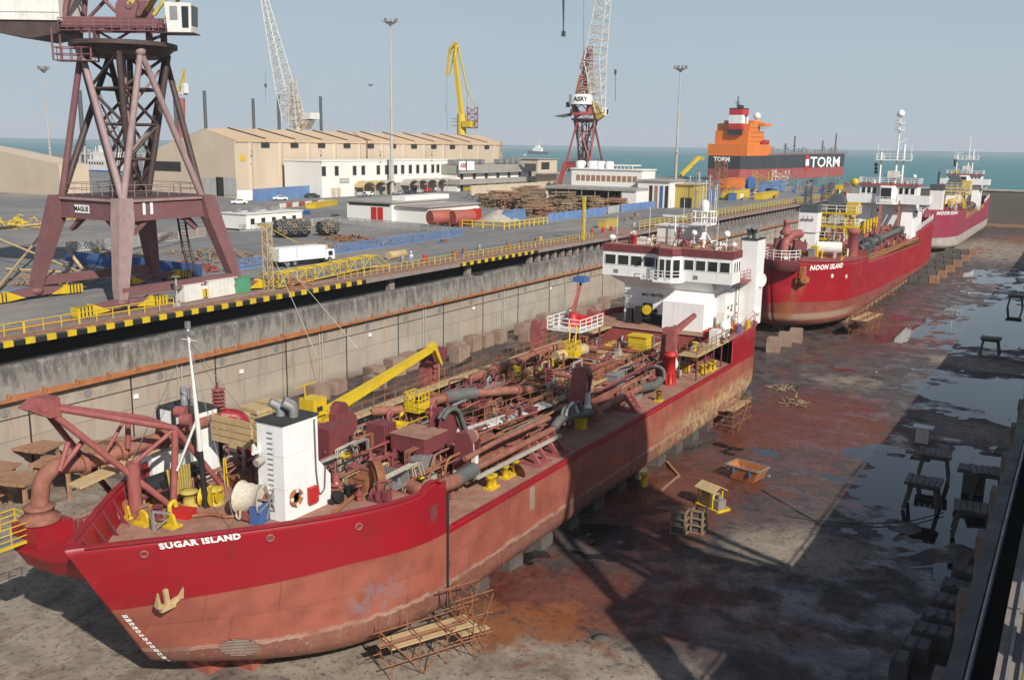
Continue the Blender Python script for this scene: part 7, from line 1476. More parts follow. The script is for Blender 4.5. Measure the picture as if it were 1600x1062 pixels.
# floodlight masts
def mast(px, pyb, pyt, D=None, label='', rb=.45, fade='lamppost', big=True, lean=0):
    b = W(px, pyb, z=QZ) if D is None else W(px, pyb, y=D); x, y = b.x, b.y; zt = HZ((x, y), pyt); o = thing('floodlight_mast', (x, y, QZ), label, 'floodlight mast')
    m = MB(); m.tube((x, y, QZ), (x, y, QZ+(zt-QZ)*.36), rb, rb*.78, 14); m.tube((x, y, QZ+(zt-QZ)*.36), (x, y, zt), rb*.62, rb*.32, 14); m.build('pole', mt[fade], o)
    m = MB(); m.lathe([(rb*1.5, -.15), (rb*1.5, .15)], (x, y, QZ+(zt-QZ)*.36), n=14)
    m.build('pole_collar', mt[fade], o); n_ = 8; R_ = rb*3.6
    m = MB(); m.lathe([(R_*.72, 0), (R_*.75, .25)], (x, y, zt-.4), n=16, smooth=False)
    for k in range(n_): a = 2*PI*k/n_; m.tube((x, y, zt-1.2), (x+R_*math.cos(a), y+R_*math.sin(a), zt+.2), .07, n=4)
    ring = m.build('head_frame', mt['steel'], o)
    for k in range(n_): a = 2*PI*k/n_; m = MB(); m.box((x+R_*math.cos(a), y+R_*math.sin(a), zt+.35), (.6, .6, .8), a); m.build('floodlight', mt['steel'], ring)
mast(612.7, 304, 34, None, 'tall floodlight mast in front of the white office', .62)
mast(80, 262, 108, 175, 'floodlight mast at the far left beside crane 11', .36); mast(1055.5, 276, 107, 285, 'floodlight mast standing before the open sea right of the pale crane', .5); mast(580, 204, 133, 520, 'faint distant floodlight mast above the warehouse roof', .4)
# jack-up rig legs
for px, pb, pt_, D, w_, lab in ((131, 240, 141, 330, 7.5, 'left of the ring tower inside crane 11'), (277, 232, 128, 330, 5, 'right behind the pink pedestal crane'), (322, 205, 142, 400, 5.2, 'just right of crane 11'), (397, 204, 154, 420, 4.5, 'between crane 11 and the beige lattice crane'), (436.5, 204, 149, 420, 4.6, 'immediately left of the beige lattice crane'), (502, 204, 151, 440, 4.2, 'right of the beige lattice crane')):
    b = W(px, pb, y=D); t = HZ(b, pt_); r_ = w_/FPX*D*1.12; m = MB(); m.tube((b.x, b.y, 8), (b.x, b.y, t), r_*.62, n=16)
    o = m.build('rig_leg', mt['slate'], None, (b.x, b.y, 8)); tag(o, 'dark round steel pile, '+lab, 'rig leg', 'rig legs behind the warehouse')
# blue ship seen behind crane 11
b = W(150, 270, y=300); V = thing('supply_ship', (b.x, 300, 8.2), 'blue hulled ship with white deckhouse and lattice gear behind crane 11', 'ship')
x0, x1 = W(108, 275, y=300).x, W(205, 275, y=300).x; zt = HZ((b.x, 300), 266)
m = MB(); m.prism([(x0, 303), (x0+3, 300), (x1-6, 300), (x1, 305), (x1-6, 311), (x0+3, 311), (x0, 308)], 8, zt); m.build('hull', mt['blue'], V)
m = MB(); m.b2(x0+12, x1-8, 302, 309, zt+.001, zt+5); m.b2(x0+15, x1-12, 303, 308, zt+5.001, zt+8.5); m.build('deckhouse', mt['whiteold'], V)
for k in range(6): x = x0+13+k*1.9; m = MB(); m.b2(x, x+1, 301.9, 302, zt+2.6, zt+3.8); m.build('window', mt['dark'], V)
jibw((x0-4, 305, zt+8), (x1+2, 305, zt+9), 1.0, 1.0, 14, 'pale', 'lattice_bridge', V); m = MB()
for k in range(6): x = x0+3+k*4; m.tube((x, 304, zt), (x+1, 304, zt+8+3*(k % 2)), .3, n=6); m.tube((x, 306, zt), (x+3, 306, zt+6), .2, n=5)
m.build('deck_gear', mt['pale'], V); m = MB(); m.box((x0+20, 305, zt+10), (3, 3, 3)); m.tube((x0+20, 305, zt+8), (x0+20, 305, zt+17), .4); m.build('mast', mt['white'], V)
# tanker
mt['tanker_black'] = M('tanker_black', (.035, .038, .045), (.028, .03, .036), .05, .5, rust=.02, streak=.05, grime=0); mt['tanker_red'] = M('tanker_red', (.34, .07, .06), (.28, .06, .055), .05, .6, rust=.02, streak=.15)
sp, bp = W(1166, 262, y=521), W(1328, 258, y=700); sp.z = bp.z = 0; dv = (bp-sp).normalized(); pv_ = Vector((-dv.y, dv.x, 0)); Lt = (bp-sp).length
T = thing('tanker', (sp.x, sp.y, 8.2), 'black and red oil tanker lettered TORM with bright orange superstructure', 'tanker ship')
zd = HZ(sp, 244); zd2 = HZ(bp, 240); zk = 1.5
def tp(s_, o_, z): return Vector((sp.x, sp.y, 0))+dv*s_-pv_*(-o_) + Vector((0, 0, z))
def tsec(s_, zz, side):
    t = s_/Lt; b = 13
    if t < .08: b *= .72+.28*(t/.08)**.5
    if t > .9: b *= (max(0, 1-((t-.9)/.1)**2.4))**.7
    ov = 0
    if t > .9: ov = (zz-zk)/(zd-zk)*4.5*((t-.9)/.1)
    if t < .12 and zz < 9: b *= .35+.65*t/.12
    return tp(s_+ov, side*b+13, zz)
vs = []; N_ = 44; zl = [zk, 5, 9.2, 12.4, 12.5, 16, None]
for side in (-1, 1):
    for i in range(N_+1):
        s_ = Lt*i/N_; top = zd+(zd2-zd)*i/N_; 
        for z in zl: vs.append(tsec(s_, (14.6 + (0 if z == 12.4 else .02)) if z in (12.4, 12.5) else (z if z is not None else top), side))
K = len(zl); fs = []; mi = []
for sd in (0, 1):
    for i in range(N_):
        for k in range(K-1): a = sd*(N_+1)*K+i*K+k; fs.append((a, a+K, a+K+1, a+1)); mi.append(1 if k < 3 else 0)
O_ = (N_+1)*K
for k in range(K-1): fs.append((k, O_+k, O_+k+1, k+1)); mi.append(1 if k < 3 else 0)
for i in range(N_): a = i*K+K-1; fs.append((a, O_+a, O_+a+K, a+K)); mi.append(1)
m = MB(); m.add(vs, fs); m.build('hull', mt['tanker_black'], T, mats=[mt['tanker_red']], mi=mi)
def tbox(s0, s1, o0, o1, z0, z1, nm, k, par=None): m = MB(); m.slab([tp(s0, o0, z0), tp(s1, o0, z0), tp(s1, o1, z0), tp(s0, o1, z0)], (0, 0, z1-z0)); return m.build(nm, mt[k], par or T)
zz = lambda py, s_=20: HZ(tp(s_, 0, 0), py)
ss = lambda px: (lambda q: (q-Vector((sp.x, sp.y, 0))).dot(dv))(W(px, 240, y=528+60*0)) if False else 0
def s_at(px, off=0):                                   # station along the near side that shows in column px
    lo, hi = -20, Lt+20
    for _ in range(40):
        md = (lo+hi)/2
        if pix(tp(md, off, 20))[0] < px: lo = md
        else: hi = md
    return lo
# near side is the side facing the camera
off_n = 0
ofs = lambda d: d*26/31
sA, sB, sC = 3, s_at(1203, 0), 8
tbox(sA, sB+4, ofs(1.5), ofs(29), zd, zz(226), 'superstructure_base', 'orange'); sb = tbox(sC, sB-3, ofs(4), ofs(27), zz(226), zz(205), 'superstructure', 'orange'); tbox(sC+2, sB-9, ofs(4), ofs(27), zz(205), zz(194), 'superstructure', 'orange')
tbox(sB-12, sB-1, ofs(-.5), ofs(31.5), zz(197), zz(192.5), 'bridge_wing', 'orange'); tbox(sB-16, sB-4, ofs(5), ofs(26), zz(193.9), zz(188.5), 'wheelhouse', 'orange')
for r_ in range(4):
    for k in range(7): s_ = sC+4+k*2.9; tbox(s_, s_+1.0, ofs(3.9), ofs(4.0), zz(222-7*r_), zz(224-7*r_)+1.2, 'window', 'dark')
f0, f1 = sA+3, sA+12
cols = [(211, 203, 'black'), (203, 194, 'bright_red'), (194, 181, 'white'), (181, 172, 'bright_red'), (172, 170, 'black')]
fu = None
for a, b, k in cols: o = tbox(f0, f1, ofs(8), ofs(17), zz(a), zz(b)-.002, 'funnel' if fu is None else 'funnel_band', k, fu); fu = fu or o
nn = (tp(0, ofs(0), 0)-tp(0, ofs(10), 0)).normalized(); 
rdir = dv if dv.cross(Vector((0, 0, 1))).dot(nn) > 0 else -dv
lettering('funnel_letter', 'T', 6, mt['blacklet'], flat_fn(tp((f0+f1)/2+1, ofs(7.8), zz(187.5)), rdir, (0, 0, 1)), fu, .25)
for k in range(5): s_ = f0+2+k*1.7; m = MB(); m.tube(tp(s_, ofs(12), zz(172)), tp(s_, ofs(12), zz(165)), .35, n=6); m.build('exhaust_pipe', mt['black'], fu)
m = MB(); q = tp(sB-16, ofs(17), 0); m.tube(q+Vector((0, 0, zz(196))), q+Vector((0, 0, zz(150))), .9, .3, 8)
for a in (163, 170, 160): m.beam(q+Vector((0, 0, zz(a)))-dv*3, q+Vector((0, 0, zz(a)))+dv*3, .4)
m.build('radar_mast', mt['slate'], T)
m = MB(); q = tp(sB-6, ofs(8), zz(181)); m.ball(q, 2.0, 14); m.tube(q-Vector((0, 0, 6)), q, .4); m.build('satellite_dome', mt['white'], T)
m = MB(); q = tp(sB-5, ofs(1.5), zz(222)); m.tube(q-dv*3, q+dv*3, 1.3, n=10); m.build('lifeboat', mt['bright_red'], T)
rnd = random.Random(5)
for k in range(46):
    s_ = rnd.uniform(sB+8, Lt-8); o_ = ofs(rnd.uniform(3, 20)); h_ = rnd.uniform(2.5, 5.5); m = MB(); m.beam(tp(s_, o_, zd-.3), tp(s_, o_, zd+h_), .5); m.beam(tp(s_-3, o_, zd+h_), tp(s_+3, o_, zd+h_), .4); m.build('deck_pipe', mt['steel'], T)
for px, pt_ in ((1226, 224), (1240, 213), (1304, 209), (1284, 220)): s_ = s_at(px, ofs(14)); m = MB(); m.tube(tp(s_, ofs(14), zd-1), tp(s_, ofs(14), HZ(tp(s_, ofs(14), 0), pt_)), .45, n=6); m.beam(tp(s_-2, ofs(14), zd+6), tp(s_+2, ofs(14), zd+6), .5); m.build('kingpost', mt['slate'], T)
m = MB(); m.rail([tp(s_, ofs(.4), zd+(zd2-zd)*s_/Lt) for s_ in np.linspace(sB, Lt-6, 12)], 1.3, 6, .18, 2); m.build('deck_railing', mt['steel'], T)
_sc, _w = s_at(1290, 0), text_mesh('TORM', 9, .15)[0]; _kx = (s_at(1313, 0)-s_at(1267, 0))/(max(v[0] for v in _w)-min(v[0] for v in _w)); _tf = flat_fn(tp(_sc, ofs(-.3), HZ(tp(_sc, 0, 0), 254)), rdir, (0, 0, 1)); lettering('hull_lettering', 'TORM', 9, mt['lettering'], lambda x, y: _tf(x*_kx, y), T, .15)
q = tp(s_at(1261, off_n), ofs(-.15), HZ(tp(s_at(1261, off_n), off_n, 0), 254)); m = MB(); a, b = rdir*3.2, Vector((0, 0, 4.4)); m.slab([q-a-b, q+a-b, q+a+b, q-a+b], nn*.2); em = m.build('hull_emblem', mt['bright_red'], T)
b = Vector((0, 0, 1.9)); q2 = q+nn*.22; m = MB(); m.slab([q2-a*.9-b, q2+a*.9-b, q2+a*.9+b, q2-a*.9+b], nn*.1); m.build('emblem_band', mt['lettering'], em)
lettering('stern_lettering', 'TORM', 3.4, mt['lettering'], flat_fn(tp(-.3, ofs(17), zz(250)), -pv_, (0, 0, 1)), T, .15)
lettering('stern_lettering', 'TORM', 2.0, mt['lettering'], flat_fn(tp(-.3, ofs(17), zz(255)), -pv_, (0, 0, 1)), T, .1) if False else None
# far boats
def boat(px, py, D, w_, label, hullk='slate'):
    q = W(px, py, z=8.2); D = q.y; s_ = w_/FPX*q.length; o = thing('tugboat', (q.x, q.y, 8.2), label, 'boat'); m = MB(); x = q.x
    m.add([(x-s_/2, q.y, 8.2), (x+s_*.45, q.y, 8.2), (x+s_*.45, q.y+s_*.3, 8.2), (x-s_/2, q.y+s_*.3, 8.2), (x-s_*.56, q.y, 8.2+s_*.16), (x+s_/2, q.y, 8.2+s_*.12), (x+s_/2, q.y+s_*.3, 8.2+s_*.12), (x-s_*.56, q.y+s_*.3, 8.2+s_*.16)], [(0, 1, 5, 4), (1, 2, 6, 5), (2, 3, 7, 6), (3, 0, 4, 7), (4, 5, 6, 7)]); m.build('hull', mt[hullk], o)
    m = MB(); m.b2(x-s_*.28, x+s_*.2, q.y+s_*.05, q.y+s_*.25, 8.2+s_*.13, 8.2+s_*.3); m.b2(x-s_*.16, x+s_*.08, q.y+s_*.08, q.y+s_*.22, 8.2+s_*.3, 8.2+s_*.42); m.build('deckhouse', mt['white'], o)
    m = MB(); m.tube((x, q.y+s_*.15, 8.2+s_*.42), (x, q.y+s_*.15, 8.2+s_*.62), s_*.012, n=5); m.build('mast', mt['white'], o)
boat(839, 241, 0, 31, 'dark tug with white deckhouse on the sea just right of the warehouse'); boat(820, 243, 0, 5, 'tiny white boat left of the dark tug', 'white'); boat(905, 236, 0, 7, 'small pale boat on the sea behind the red legged crane', 'white')
# ================================================================ OBJECTS ON THE QUAY
def gp(px, py, z=QZ): return W(px, py, z=z)
def fence(name, label, pts, h, mat, cat='fence', panel=2.4, group=None, lattice=True):
    pts = [Vector((p.x, p.y, QZ)) for p in pts]; R = thing(name, pts[0], label, cat, group)
    for a, b in zip(pts[:-1], pts[1:]):
        n = max(1, round((b-a).length/panel)); 
        for i in range(n):
            p, q = a.lerp(b, i/n), a.lerp(b, (i+1)/n); d = (q-p).normalized(); L = (q-p).length; p2, q2 = p+d*.08, q-d*.08; z = lambda v, t: v+Vector((0, 0, t)); m = MB()
            k = max(3, int(L/.42)); w = .09
            for t0, t1 in ((.0, .12), (.94, 1)): m.slab([z(p2, h*t0), z(q2, h*t0), z(q2, h*t1), z(p2, h*t1)], (.05, -.05, 0))
            m.beam(z(p, 0), z(p, h), .12)
            if lattice:
                s_ = L/k; rows = max(2, int(h*.82/s_)); 
                for j in range(-rows, k):
                    for sg in (1, -1):
                        t0, t1 = j*s_, (j+rows)*s_; z0, z1 = h*.12, h*.94
                        c0, c1 = max(0, t0), min(L, t1)
                        if c1-c0 < .05: continue
                        za, zb_ = z0+(z1-z0)*(c0-t0)/(t1-t0), z0+(z1-z0)*(c1-t0)/(t1-t0)
                        if sg < 0: c0, c1 = L-c0, L-c1
                        m.beam(z(p+d*c0, za), z(p+d*c1, zb_), w, .05)
            else: m.slab([z(p2, h*.1), z(q2, h*.1), z(q2, h*.95), z(p2, h*.95)], (.06, -.06, 0))
            m.build('lattice_panel' if lattice else 'solid_panel', mt[mat], R)
    return R
fence('barrier_fence', 'blue lattice barrier running right from behind the white truck', [gp(523, 397), gp(723, 368)], 1.35, 'fblue')
fence('barrier_fence', 'grey-blue lattice barrier between crane 11 and the white truck', [gp(352, 425), gp(425, 414)], 1.35, 'fblue')
fence('barrier_fence', 'grey lattice barrier behind the big black fenders', [gp(375, 362), gp(531, 349), gp(656, 360), gp(716, 368)], 1.3, 'fgrey')
fence('barrier_fence', 'pale lattice barrier far behind crane 11', [gp(105, 394), gp(200, 386), gp(322, 369)], 1.4, 'fgrey')
fence('barrier_fence', 'solid dark blue barrier seen between the legs of crane 11', [gp(105, 411), gp(200, 420), gp(317, 434)], 1.5, 'blue', lattice=False)
fence('barrier_fence', 'blue barrier in front of the timber stacks', [gp(857, 346.5), gp(948, 335)], 1.7, 'fblue', lattice=False); fence('barrier_fence', 'pale grey barrier panels between two blue barriers', [gp(950, 334), gp(968, 331)], 1.7, 'fgrey', lattice=False)
fence('barrier_fence', 'blue barrier below the white garage block', [gp(970, 331), gp(1080, 317)], 1.7, 'fblue', lattice=False)
fence('barrier_fence', 'light blue lattice barrier at the far left edge', [gp(-5, 474), gp(48, 466), gp(62, 460)], 1.1, 'fblue')
def railing(name, label, pts, h=1.0, gap=1.6, mat='yellow', r=.05, bars=2):
    pts = [Vector((p.x, p.y, QZ)) for p in pts]; R = thing(name, pts[0], label, 'railing'); tot = 0
    for a, b in zip(pts[:-1], pts[1:]):
        n = max(1, round((b-a).length/5)) 
        for i in range(n): m = MB(); m.rail([a.lerp(b, i/n), a.lerp(b, (i+1)/n-.02/n)], h, gap, r, bars, 4); m.build('rail_section', mt[mat], R)
    return R
railing('quay_railing', 'yellow railing on the quay edge at lower left below crane 11', [Vector((-72.6, 36, 0)), Vector((-72.6, 61, 0))], .95, 1.6, 'yellow', .045)
railing('quay_railing', 'yellow railing on the quay edge right of the walking worker', [Vector((-72.6, 84, 0)), Vector((-72.6, 108, 0))], .9, 1.3, 'yellowold', .05)
railing('quay_railing', 'yellow railing along the quay edge behind the hanging blue hopper', [Vector((-72.6, 110, 0)), Vector((-72.6, 150, 0))], .9, 1.3, 'yellowold', .05)
railing('quay_railing', 'distant dull yellow railing along the quay edge above the wheelhouse', [Vector((-72.6, 170, 0)), Vector((-72.6, 330, 0))], 1.6, 2.4, 'yellowold', .10, 3)
railing('yard_railing', 'bright yellow railing around the gravel heap', [gp(722, 355), gp(788, 359), gp(856, 350)], 1.3, 2.0, 'yellow', .11, 2)
railing('yard_railing', 'yellow railing in front of the grey banded office', [gp(722, 299), gp(760, 297)], 1.4, 2.0, 'yellow', .16, 3)
for x in (-71.2, -71.9, -73.9, -75.1):
    m = MB(); m.b2(x-.04, x+.04, 30, 380, QZ+.005, QZ+.10); o = m.build('crane_rail', mt['rust'], None, (x, 30, QZ)); tag(o, 'rusty crane rail in the quay, '+{-71.2: 'nearest the dock', -71.9: 'second from the dock edge', -73.9: 'third from the dock edge', -75.1: 'farthest from the dock'}[x], 'crane rail', 'crane rails')
# small quay lamps
lamps = [(277, 478, 'in front of crane 11'), (503, 434, 'in front of the white truck'), (666, 405, 'right of the walking worker'), (795, 387, 'above the middle of the dock wall'), (885, 364, 'left of the tall yellow pole')]
lp = None
for px, py, w in lamps:
    b = gp(px, py); lab = 'short pale quay lamp post '+w
    if lp is None:
        lp = thing('quay_lamp', b, lab, 'lamp post', 'lamp posts on the quay edge'); o = b
        m = MB(); m.tube(b, b+Vector((0, 0, 2.7)), .07, n=7); m.box(b+Vector((0, 0, .15)), (.4, .4, .3)); m.build('post', mt['lamppost'], lp)
        m = MB(); m.box(b+Vector((0, 0, 2.8)), (.5, .5, .12)); m.box(b+Vector((0, 0, 1.8)), (.35, .25, .4)); m.beam(b+Vector((-.45, 0, 2.3)), b+Vector((.45, 0, 2.3)), .06); m.build('lamp_head', mt['steel'], lp)
    else: dup(lp, b, None, lab)
# truck
t0 = gp(437, 419); t1 = gp(524, 410); dv_ = (t1-t0); Lk = dv_.length; ang = math.atan2(dv_.y, dv_.x); hh = HZ(t0, 389)-QZ
Tk = thing('box_truck', (t0.x, t0.y, QZ), 'white box truck parked on the quay behind the yellow gangway', 'truck', None, ang); O = lambda x, y, z: (t0.x+x, t0.y+y, QZ+z)
def tb(x0, x1, y0, y1, z0, z1, nm, k, par=None, tp_=1):
    m = MB(); m.box(O((x0+x1)/2, (y0+y1)/2, (z0+z1)/2), (x1-x0, y1-y0, z1-z0), 0, tp_); return m.build(nm, mt[k], par or Tk)
w_ = 2.1; bx_ = tb(0, Lk*.82, 0, w_, .75, hh, 'cargo_box', 'white'); tb(Lk*.3, Lk*.31, -.02, 0, .8, hh-.05, 'box_seam', 'steel', bx_); tb(-.02, 0, .1, w_-.1, .8, hh-.1, 'rear_door', 'whiteold', bx_)
cab_ = tb(Lk*.84, Lk, .05, w_-.05, .5, hh*.74, 'cab', 'white', None, .93); tb(Lk*.88, Lk*.955, -.0, .05, hh*.42, hh*.66, 'side_window', 'glass', cab_); tb(Lk-.06, Lk+.0, .25, w_-.25, hh*.42, hh*.68, 'windscreen', 'glass', cab_); tb(Lk-.02, Lk+.06, .1, w_-.1, .4, .75, 'bumper', 'black', cab_)
tb(Lk*.83, Lk*.9, .4, w_-.4, hh*.78, hh*.98, 'refrigeration_unit', 'fgrey'); tb(.1, Lk*.95, .3, w_-.3, .45, .74, 'chassis', 'black')
for x in (Lk*.15, Lk*.27, Lk*.9):
    for y in (.15, w_-.15): m = MB(); m.lathe([(.4, -.14), (.42, -.1), (.42, .1), (.4, .14)], O(x, y, .42), (0, 1, 0), 16); wl_ = m.build('wheel', mt['rubber'], Tk); m = MB(); m.lathe([(.2, -.16), (.2, .16)], O(x, y, .42), (0, 1, 0), 10); m.build('rim', mt['steel'], wl_)
for ch in [o for o in bpy.data.objects if o.parent == Tk]: pass
# worker
pw = gp(642.5, 414); H_ = HZ(pw, 393)-QZ
def person(loc, H, label, rz=0, suit='coverall', hat='white', arm=.25):
    s = H/1.75; V_ = lambda x, y, z: Vector((x*s, y*s, z*s)); me = bpy.data.meshes.new('person'); bm = bmesh.new(); sk = []
    J = dict(pel=(0, 0, .95, .13), che=(0, .02, 1.28, .15), nek=(0, .02, 1.47, .06), hed=(0, .03, 1.60, .09), top=(0, .03, 1.70, .075),
             shl=(-.19, .02, 1.40, .065), ell=(-.27, .0, 1.12, .05), wrl=(-.28, -arm*.5, .90, .036), shr=(.19, .02, 1.40, .065), elr=(.26, .04, 1.13, .05), wrr=(.26, -arm, .98, .036),
             hpl=(-.09, 0, .90, .10), knl=(-.11, -.10, .50, .068), anl=(-.11, .02, .09, .045), tol=(-.11, -.15, .04, .04), hpr=(.09, 0, .90, .10), knr=(.11, .06, .50, .068), anr=(.11, .20, .10, .045), tor=(.11, .05, .03, .04))
    E = [('pel', 'che'), ('che', 'nek'), ('nek', 'hed'), ('hed', 'top'), ('che', 'shl'), ('shl', 'ell'), ('ell', 'wrl'), ('che', 'shr'), ('shr', 'elr'), ('elr', 'wrr'), ('pel', 'hpl'), ('hpl', 'knl'), ('knl', 'anl'), ('anl', 'tol'), ('pel', 'hpr'), ('hpr', 'knr'), ('knr', 'anr'), ('anr', 'tor')]
    for sd, w in ((-1, 'wrl'), (1, 'wrr')):
        x, y, z, r = J[w]; J[w+'p'] = (x, y-.03, z-.07, .028); E.append((w, w+'p'))
        for f in range(5): J[w+'f%d' % f] = (x+(-.03+.018*f), y-.05-.01*f, z-.14+(.04 if f == 4 else .0)-.012*(f % 2), .009); E.append((w+'p', w+'f%d' % f))
    names = list(J); vs = {k: bm.verts.new(V_(*J[k][:3])) for k in names}
    for a, b in E: bm.edges.new((vs[a], vs[b]))
    bm.to_mesh(me); bm.free(); me.materials.append(mt[suit]); ob = bpy.data.objects.new('person', me); sc.collection.objects.link(ob)
    md = ob.modifiers.new('skin', 'SKIN'); md.use_smooth_shade = True
    for k, v in zip(names, me.skin_vertices[0].data): v.radius = (J[k][3]*s,)*2
    me.skin_vertices[0].data[0].use_root = True; ob.modifiers.new('sub', 'SUBSURF').levels = 1
    R = thing('person', loc, label, 'person', None, rz); ob.name = 'body'; ob.parent = R
    def pc(m, nm, k, par=ob): o = m.build(nm, mt[k]); o.parent = par; return o
    m = MB(); m.lathe([(.16*s, 0), (.125*s, .02*s), (.12*s, .08*s), (.07*s, .14*s), (.01*s, .155*s)], V_(0, .03, 1.66), n=14); pc(m, 'hard_hat', hat, R)
    m = MB(); m.ball(V_(0, .0, 1.60), .088*s, 12, 1.15); m.box(V_(0, -.095, 1.59), (.025*s, .03*s, .04*s)); hd = pc(m, 'head', 'skin', R)
    m = MB()
    for x in (-.033, .033): m.ball(V_(x, -.078, 1.615), .012*s, 6)
    m.box(V_(0, -.085, 1.555), (.045*s, .012*s, .008*s)); pc(m, 'face_features', 'black', hd)
    for sd in (-1, 1): m = MB(); m.box(V_(sd*.088, .01, 1.60), (.015*s, .03*s, .05*s)); pc(m, 'ear', 'skin', hd)
    m = MB(); m.slab([V_(-.16, -.115, 1.10), V_(.16, -.115, 1.10), V_(.15, -.11, 1.4), V_(-.15, -.11, 1.4)], (0, -.01*s, 0)); pc(m, 'bib', 'white', R)
    return R
person(pw, H_, 'worker in blue and white coveralls and white helmet walking on the quay edge', math.radians(60))
q = W(546, 414, z=QZ+.5); person(q, HZ(q, 400)-QZ-.5, 'worker in dark overalls and orange helmet standing on the yellow gangway', 1.2, 'slate', 'orange')
q = gp(1234, 297); person(q, 1.6, 'worker in yellow vest beyond the yellow container', 0, 'yellow'); 
# drum and boxes
a, b = gp(607, 406), gp(632, 402); m = MB(); r_ = .55; m.lathe([(r_*.95, 0), (r_, .05), (r_, (b-a).length*.5), (r_*1.03, (b-a).length*.52), (r_, (b-a).length*.54), (r_, (b-a).length-.05), (r_*.95, (b-a).length)], a+Vector((0, 0, r_)), b-a, 16); o = m.build('pipe_drum', mt['tan'], None, (a.x, a.y, QZ)); tag(o, 'tan steel drum lying on the quay left of the worker', 'drum')
def boxthing(name, label, cat, px0, px1, py, top, depth, mat, feat=None):
    a, b = gp(px0, py), gp(px1, py-(px1-px0)*.19); zt = HZ(a, top); R = thing(name, a, label, cat); d = b-a; n_ = Vector((-d.y, d.x, 0)).normalized()*depth
    m = MB(); m.slab([a, b, b+n_, a+n_], (0, 0, zt-QZ)); m.build('body', mt[mat], R); u = d.normalized()*.1; m = MB(); m.slab([a-u-n_*.03, b+u-n_*.03, b+u+n_*1.03, a-u+n_*1.03], (0, 0, .07)); lid = m.build('lid', mt[mat], R); lid.location.z += zt-QZ+.001
    m = MB()
    for t in np.linspace(.04, .96, 6): c = a.lerp(b, t)-n_.normalized()*.03; m.beam(c, c+Vector((0, 0, zt-QZ)), .05)
    m.build('stiffener', mt[mat], R); return R
boxthing('equipment_cabinet', 'pale grey cabinet on the quay right of the lamp in front of crane 11', 'cabinet', 289, 326, 472, 447, 1.2, 'whiteold'); boxthing('equipment_cabinet', 'larger pale cabinet with a black hose loop beside the green one', 'cabinet', 328, 371, 466, 440, 1.2, 'whiteold')
boxthing('equipment_cabinet', 'small green cabinet beside the yellow gangway', 'cabinet', 373, 392, 459, 436, 1.2, 'green')
# tall frame and gangway
b = gp(420, 452); ht = HZ(b, 352); R = thing('gangway_mast', b, 'tall tan lattice mast at the left end of the yellow gangway', 'mast'); m = MB()
q = [b+Vector((i*.35, j*.35, 0)) for i, j in ((-1, -1), (1, -1), (1, 1), (-1, 1))]; m.lattice(q, [v+Vector((0, 0, ht-QZ)) for v in q], 9, .06, .04, 5); m.build('lattice_column', mt['tan'], R)
m = MB(); m.beam(b+Vector((-1.2, 0, ht-QZ)), b+Vector((.4, 0, ht-QZ)), .25); m.tube(b+Vector((-.5, 0, ht-QZ)), b+Vector((1.5, 3, ht-QZ-2)), .05); m.build('cross_arm', mt['yellowold'], R)
for e in ((497, 560), (560, 545)): m = MB(); m.tube(b+Vector((0, 0, 5)), W(e[0], e[1], x=-58), .03, n=4); m.build('guy_rope', mt['rope'], R)
a, b = gp(436, 452), gp(590, 420); R = thing('gangway', a, 'long yellow truss gangway lying on the quay in front of the white truck', 'gangway'); n_ = Vector((-(b-a).y, (b-a).x, 0)).normalized()*1.3
m = MB(); z = Vector((0, 0, .5)); m.lattice([a+z*.4, a+n_+z*.4, a+n_+z*3.2, a+z*3.2], [b+z*.8, b+n_+z*.8, b+n_+z*3.4, b+z*3.4], 12, .07, .045, 5); m.build('truss', mt['yellow'], R)
m = MB(); m.beam(a+z*.5+n_*.5, b+z*.9+n_*.5, 1.1, .08); m.build('walkway_deck', mt['steel'], R); m = MB(); m.beam(b+z*.5, b+z*.2+(b-a).normalized()*3, .15); m.beam(b+z*3.4, b+z*.2+(b-a).normalized()*3, .1); m.beam(b+n_+z*3.4, b+n_+z*.2+(b-a).normalized()*3, .1); m.build('end_ramp', mt['yellow'], R)
rnd = random.Random(21)
for i in range(9):
    p = gp(398+rnd.uniform(0, 75), 452-rnd.uniform(-4, 10)); m = MB(); k = rnd.choice(('yellow', 'rust', 'green', 'whiteold', 'yellow', 'orange_rust')); h_ = rnd.uniform(.4, 1.3)
    m.path([p, p+Vector((rnd.uniform(-.5, .5), .3, h_)), p+Vector((rnd.uniform(-1, 1), 1.2, h_*.9)), p+Vector((.4, 1.6, .1))], .09, 6, .2); m.box(p+Vector((0, 0, .2)), (.6, .5, .4)); o = m.build('gangway_fitting', mt[k], None, (p.x, p.y, QZ)); tag(o, 'loose bent %s pipe fitting beside the foot of the tan mast' % dict(yellow='yellow', rust='rusty', green='green', whiteold='white', orange_rust='orange').get(k), 'fitting', 'fittings beside the gangway mast')
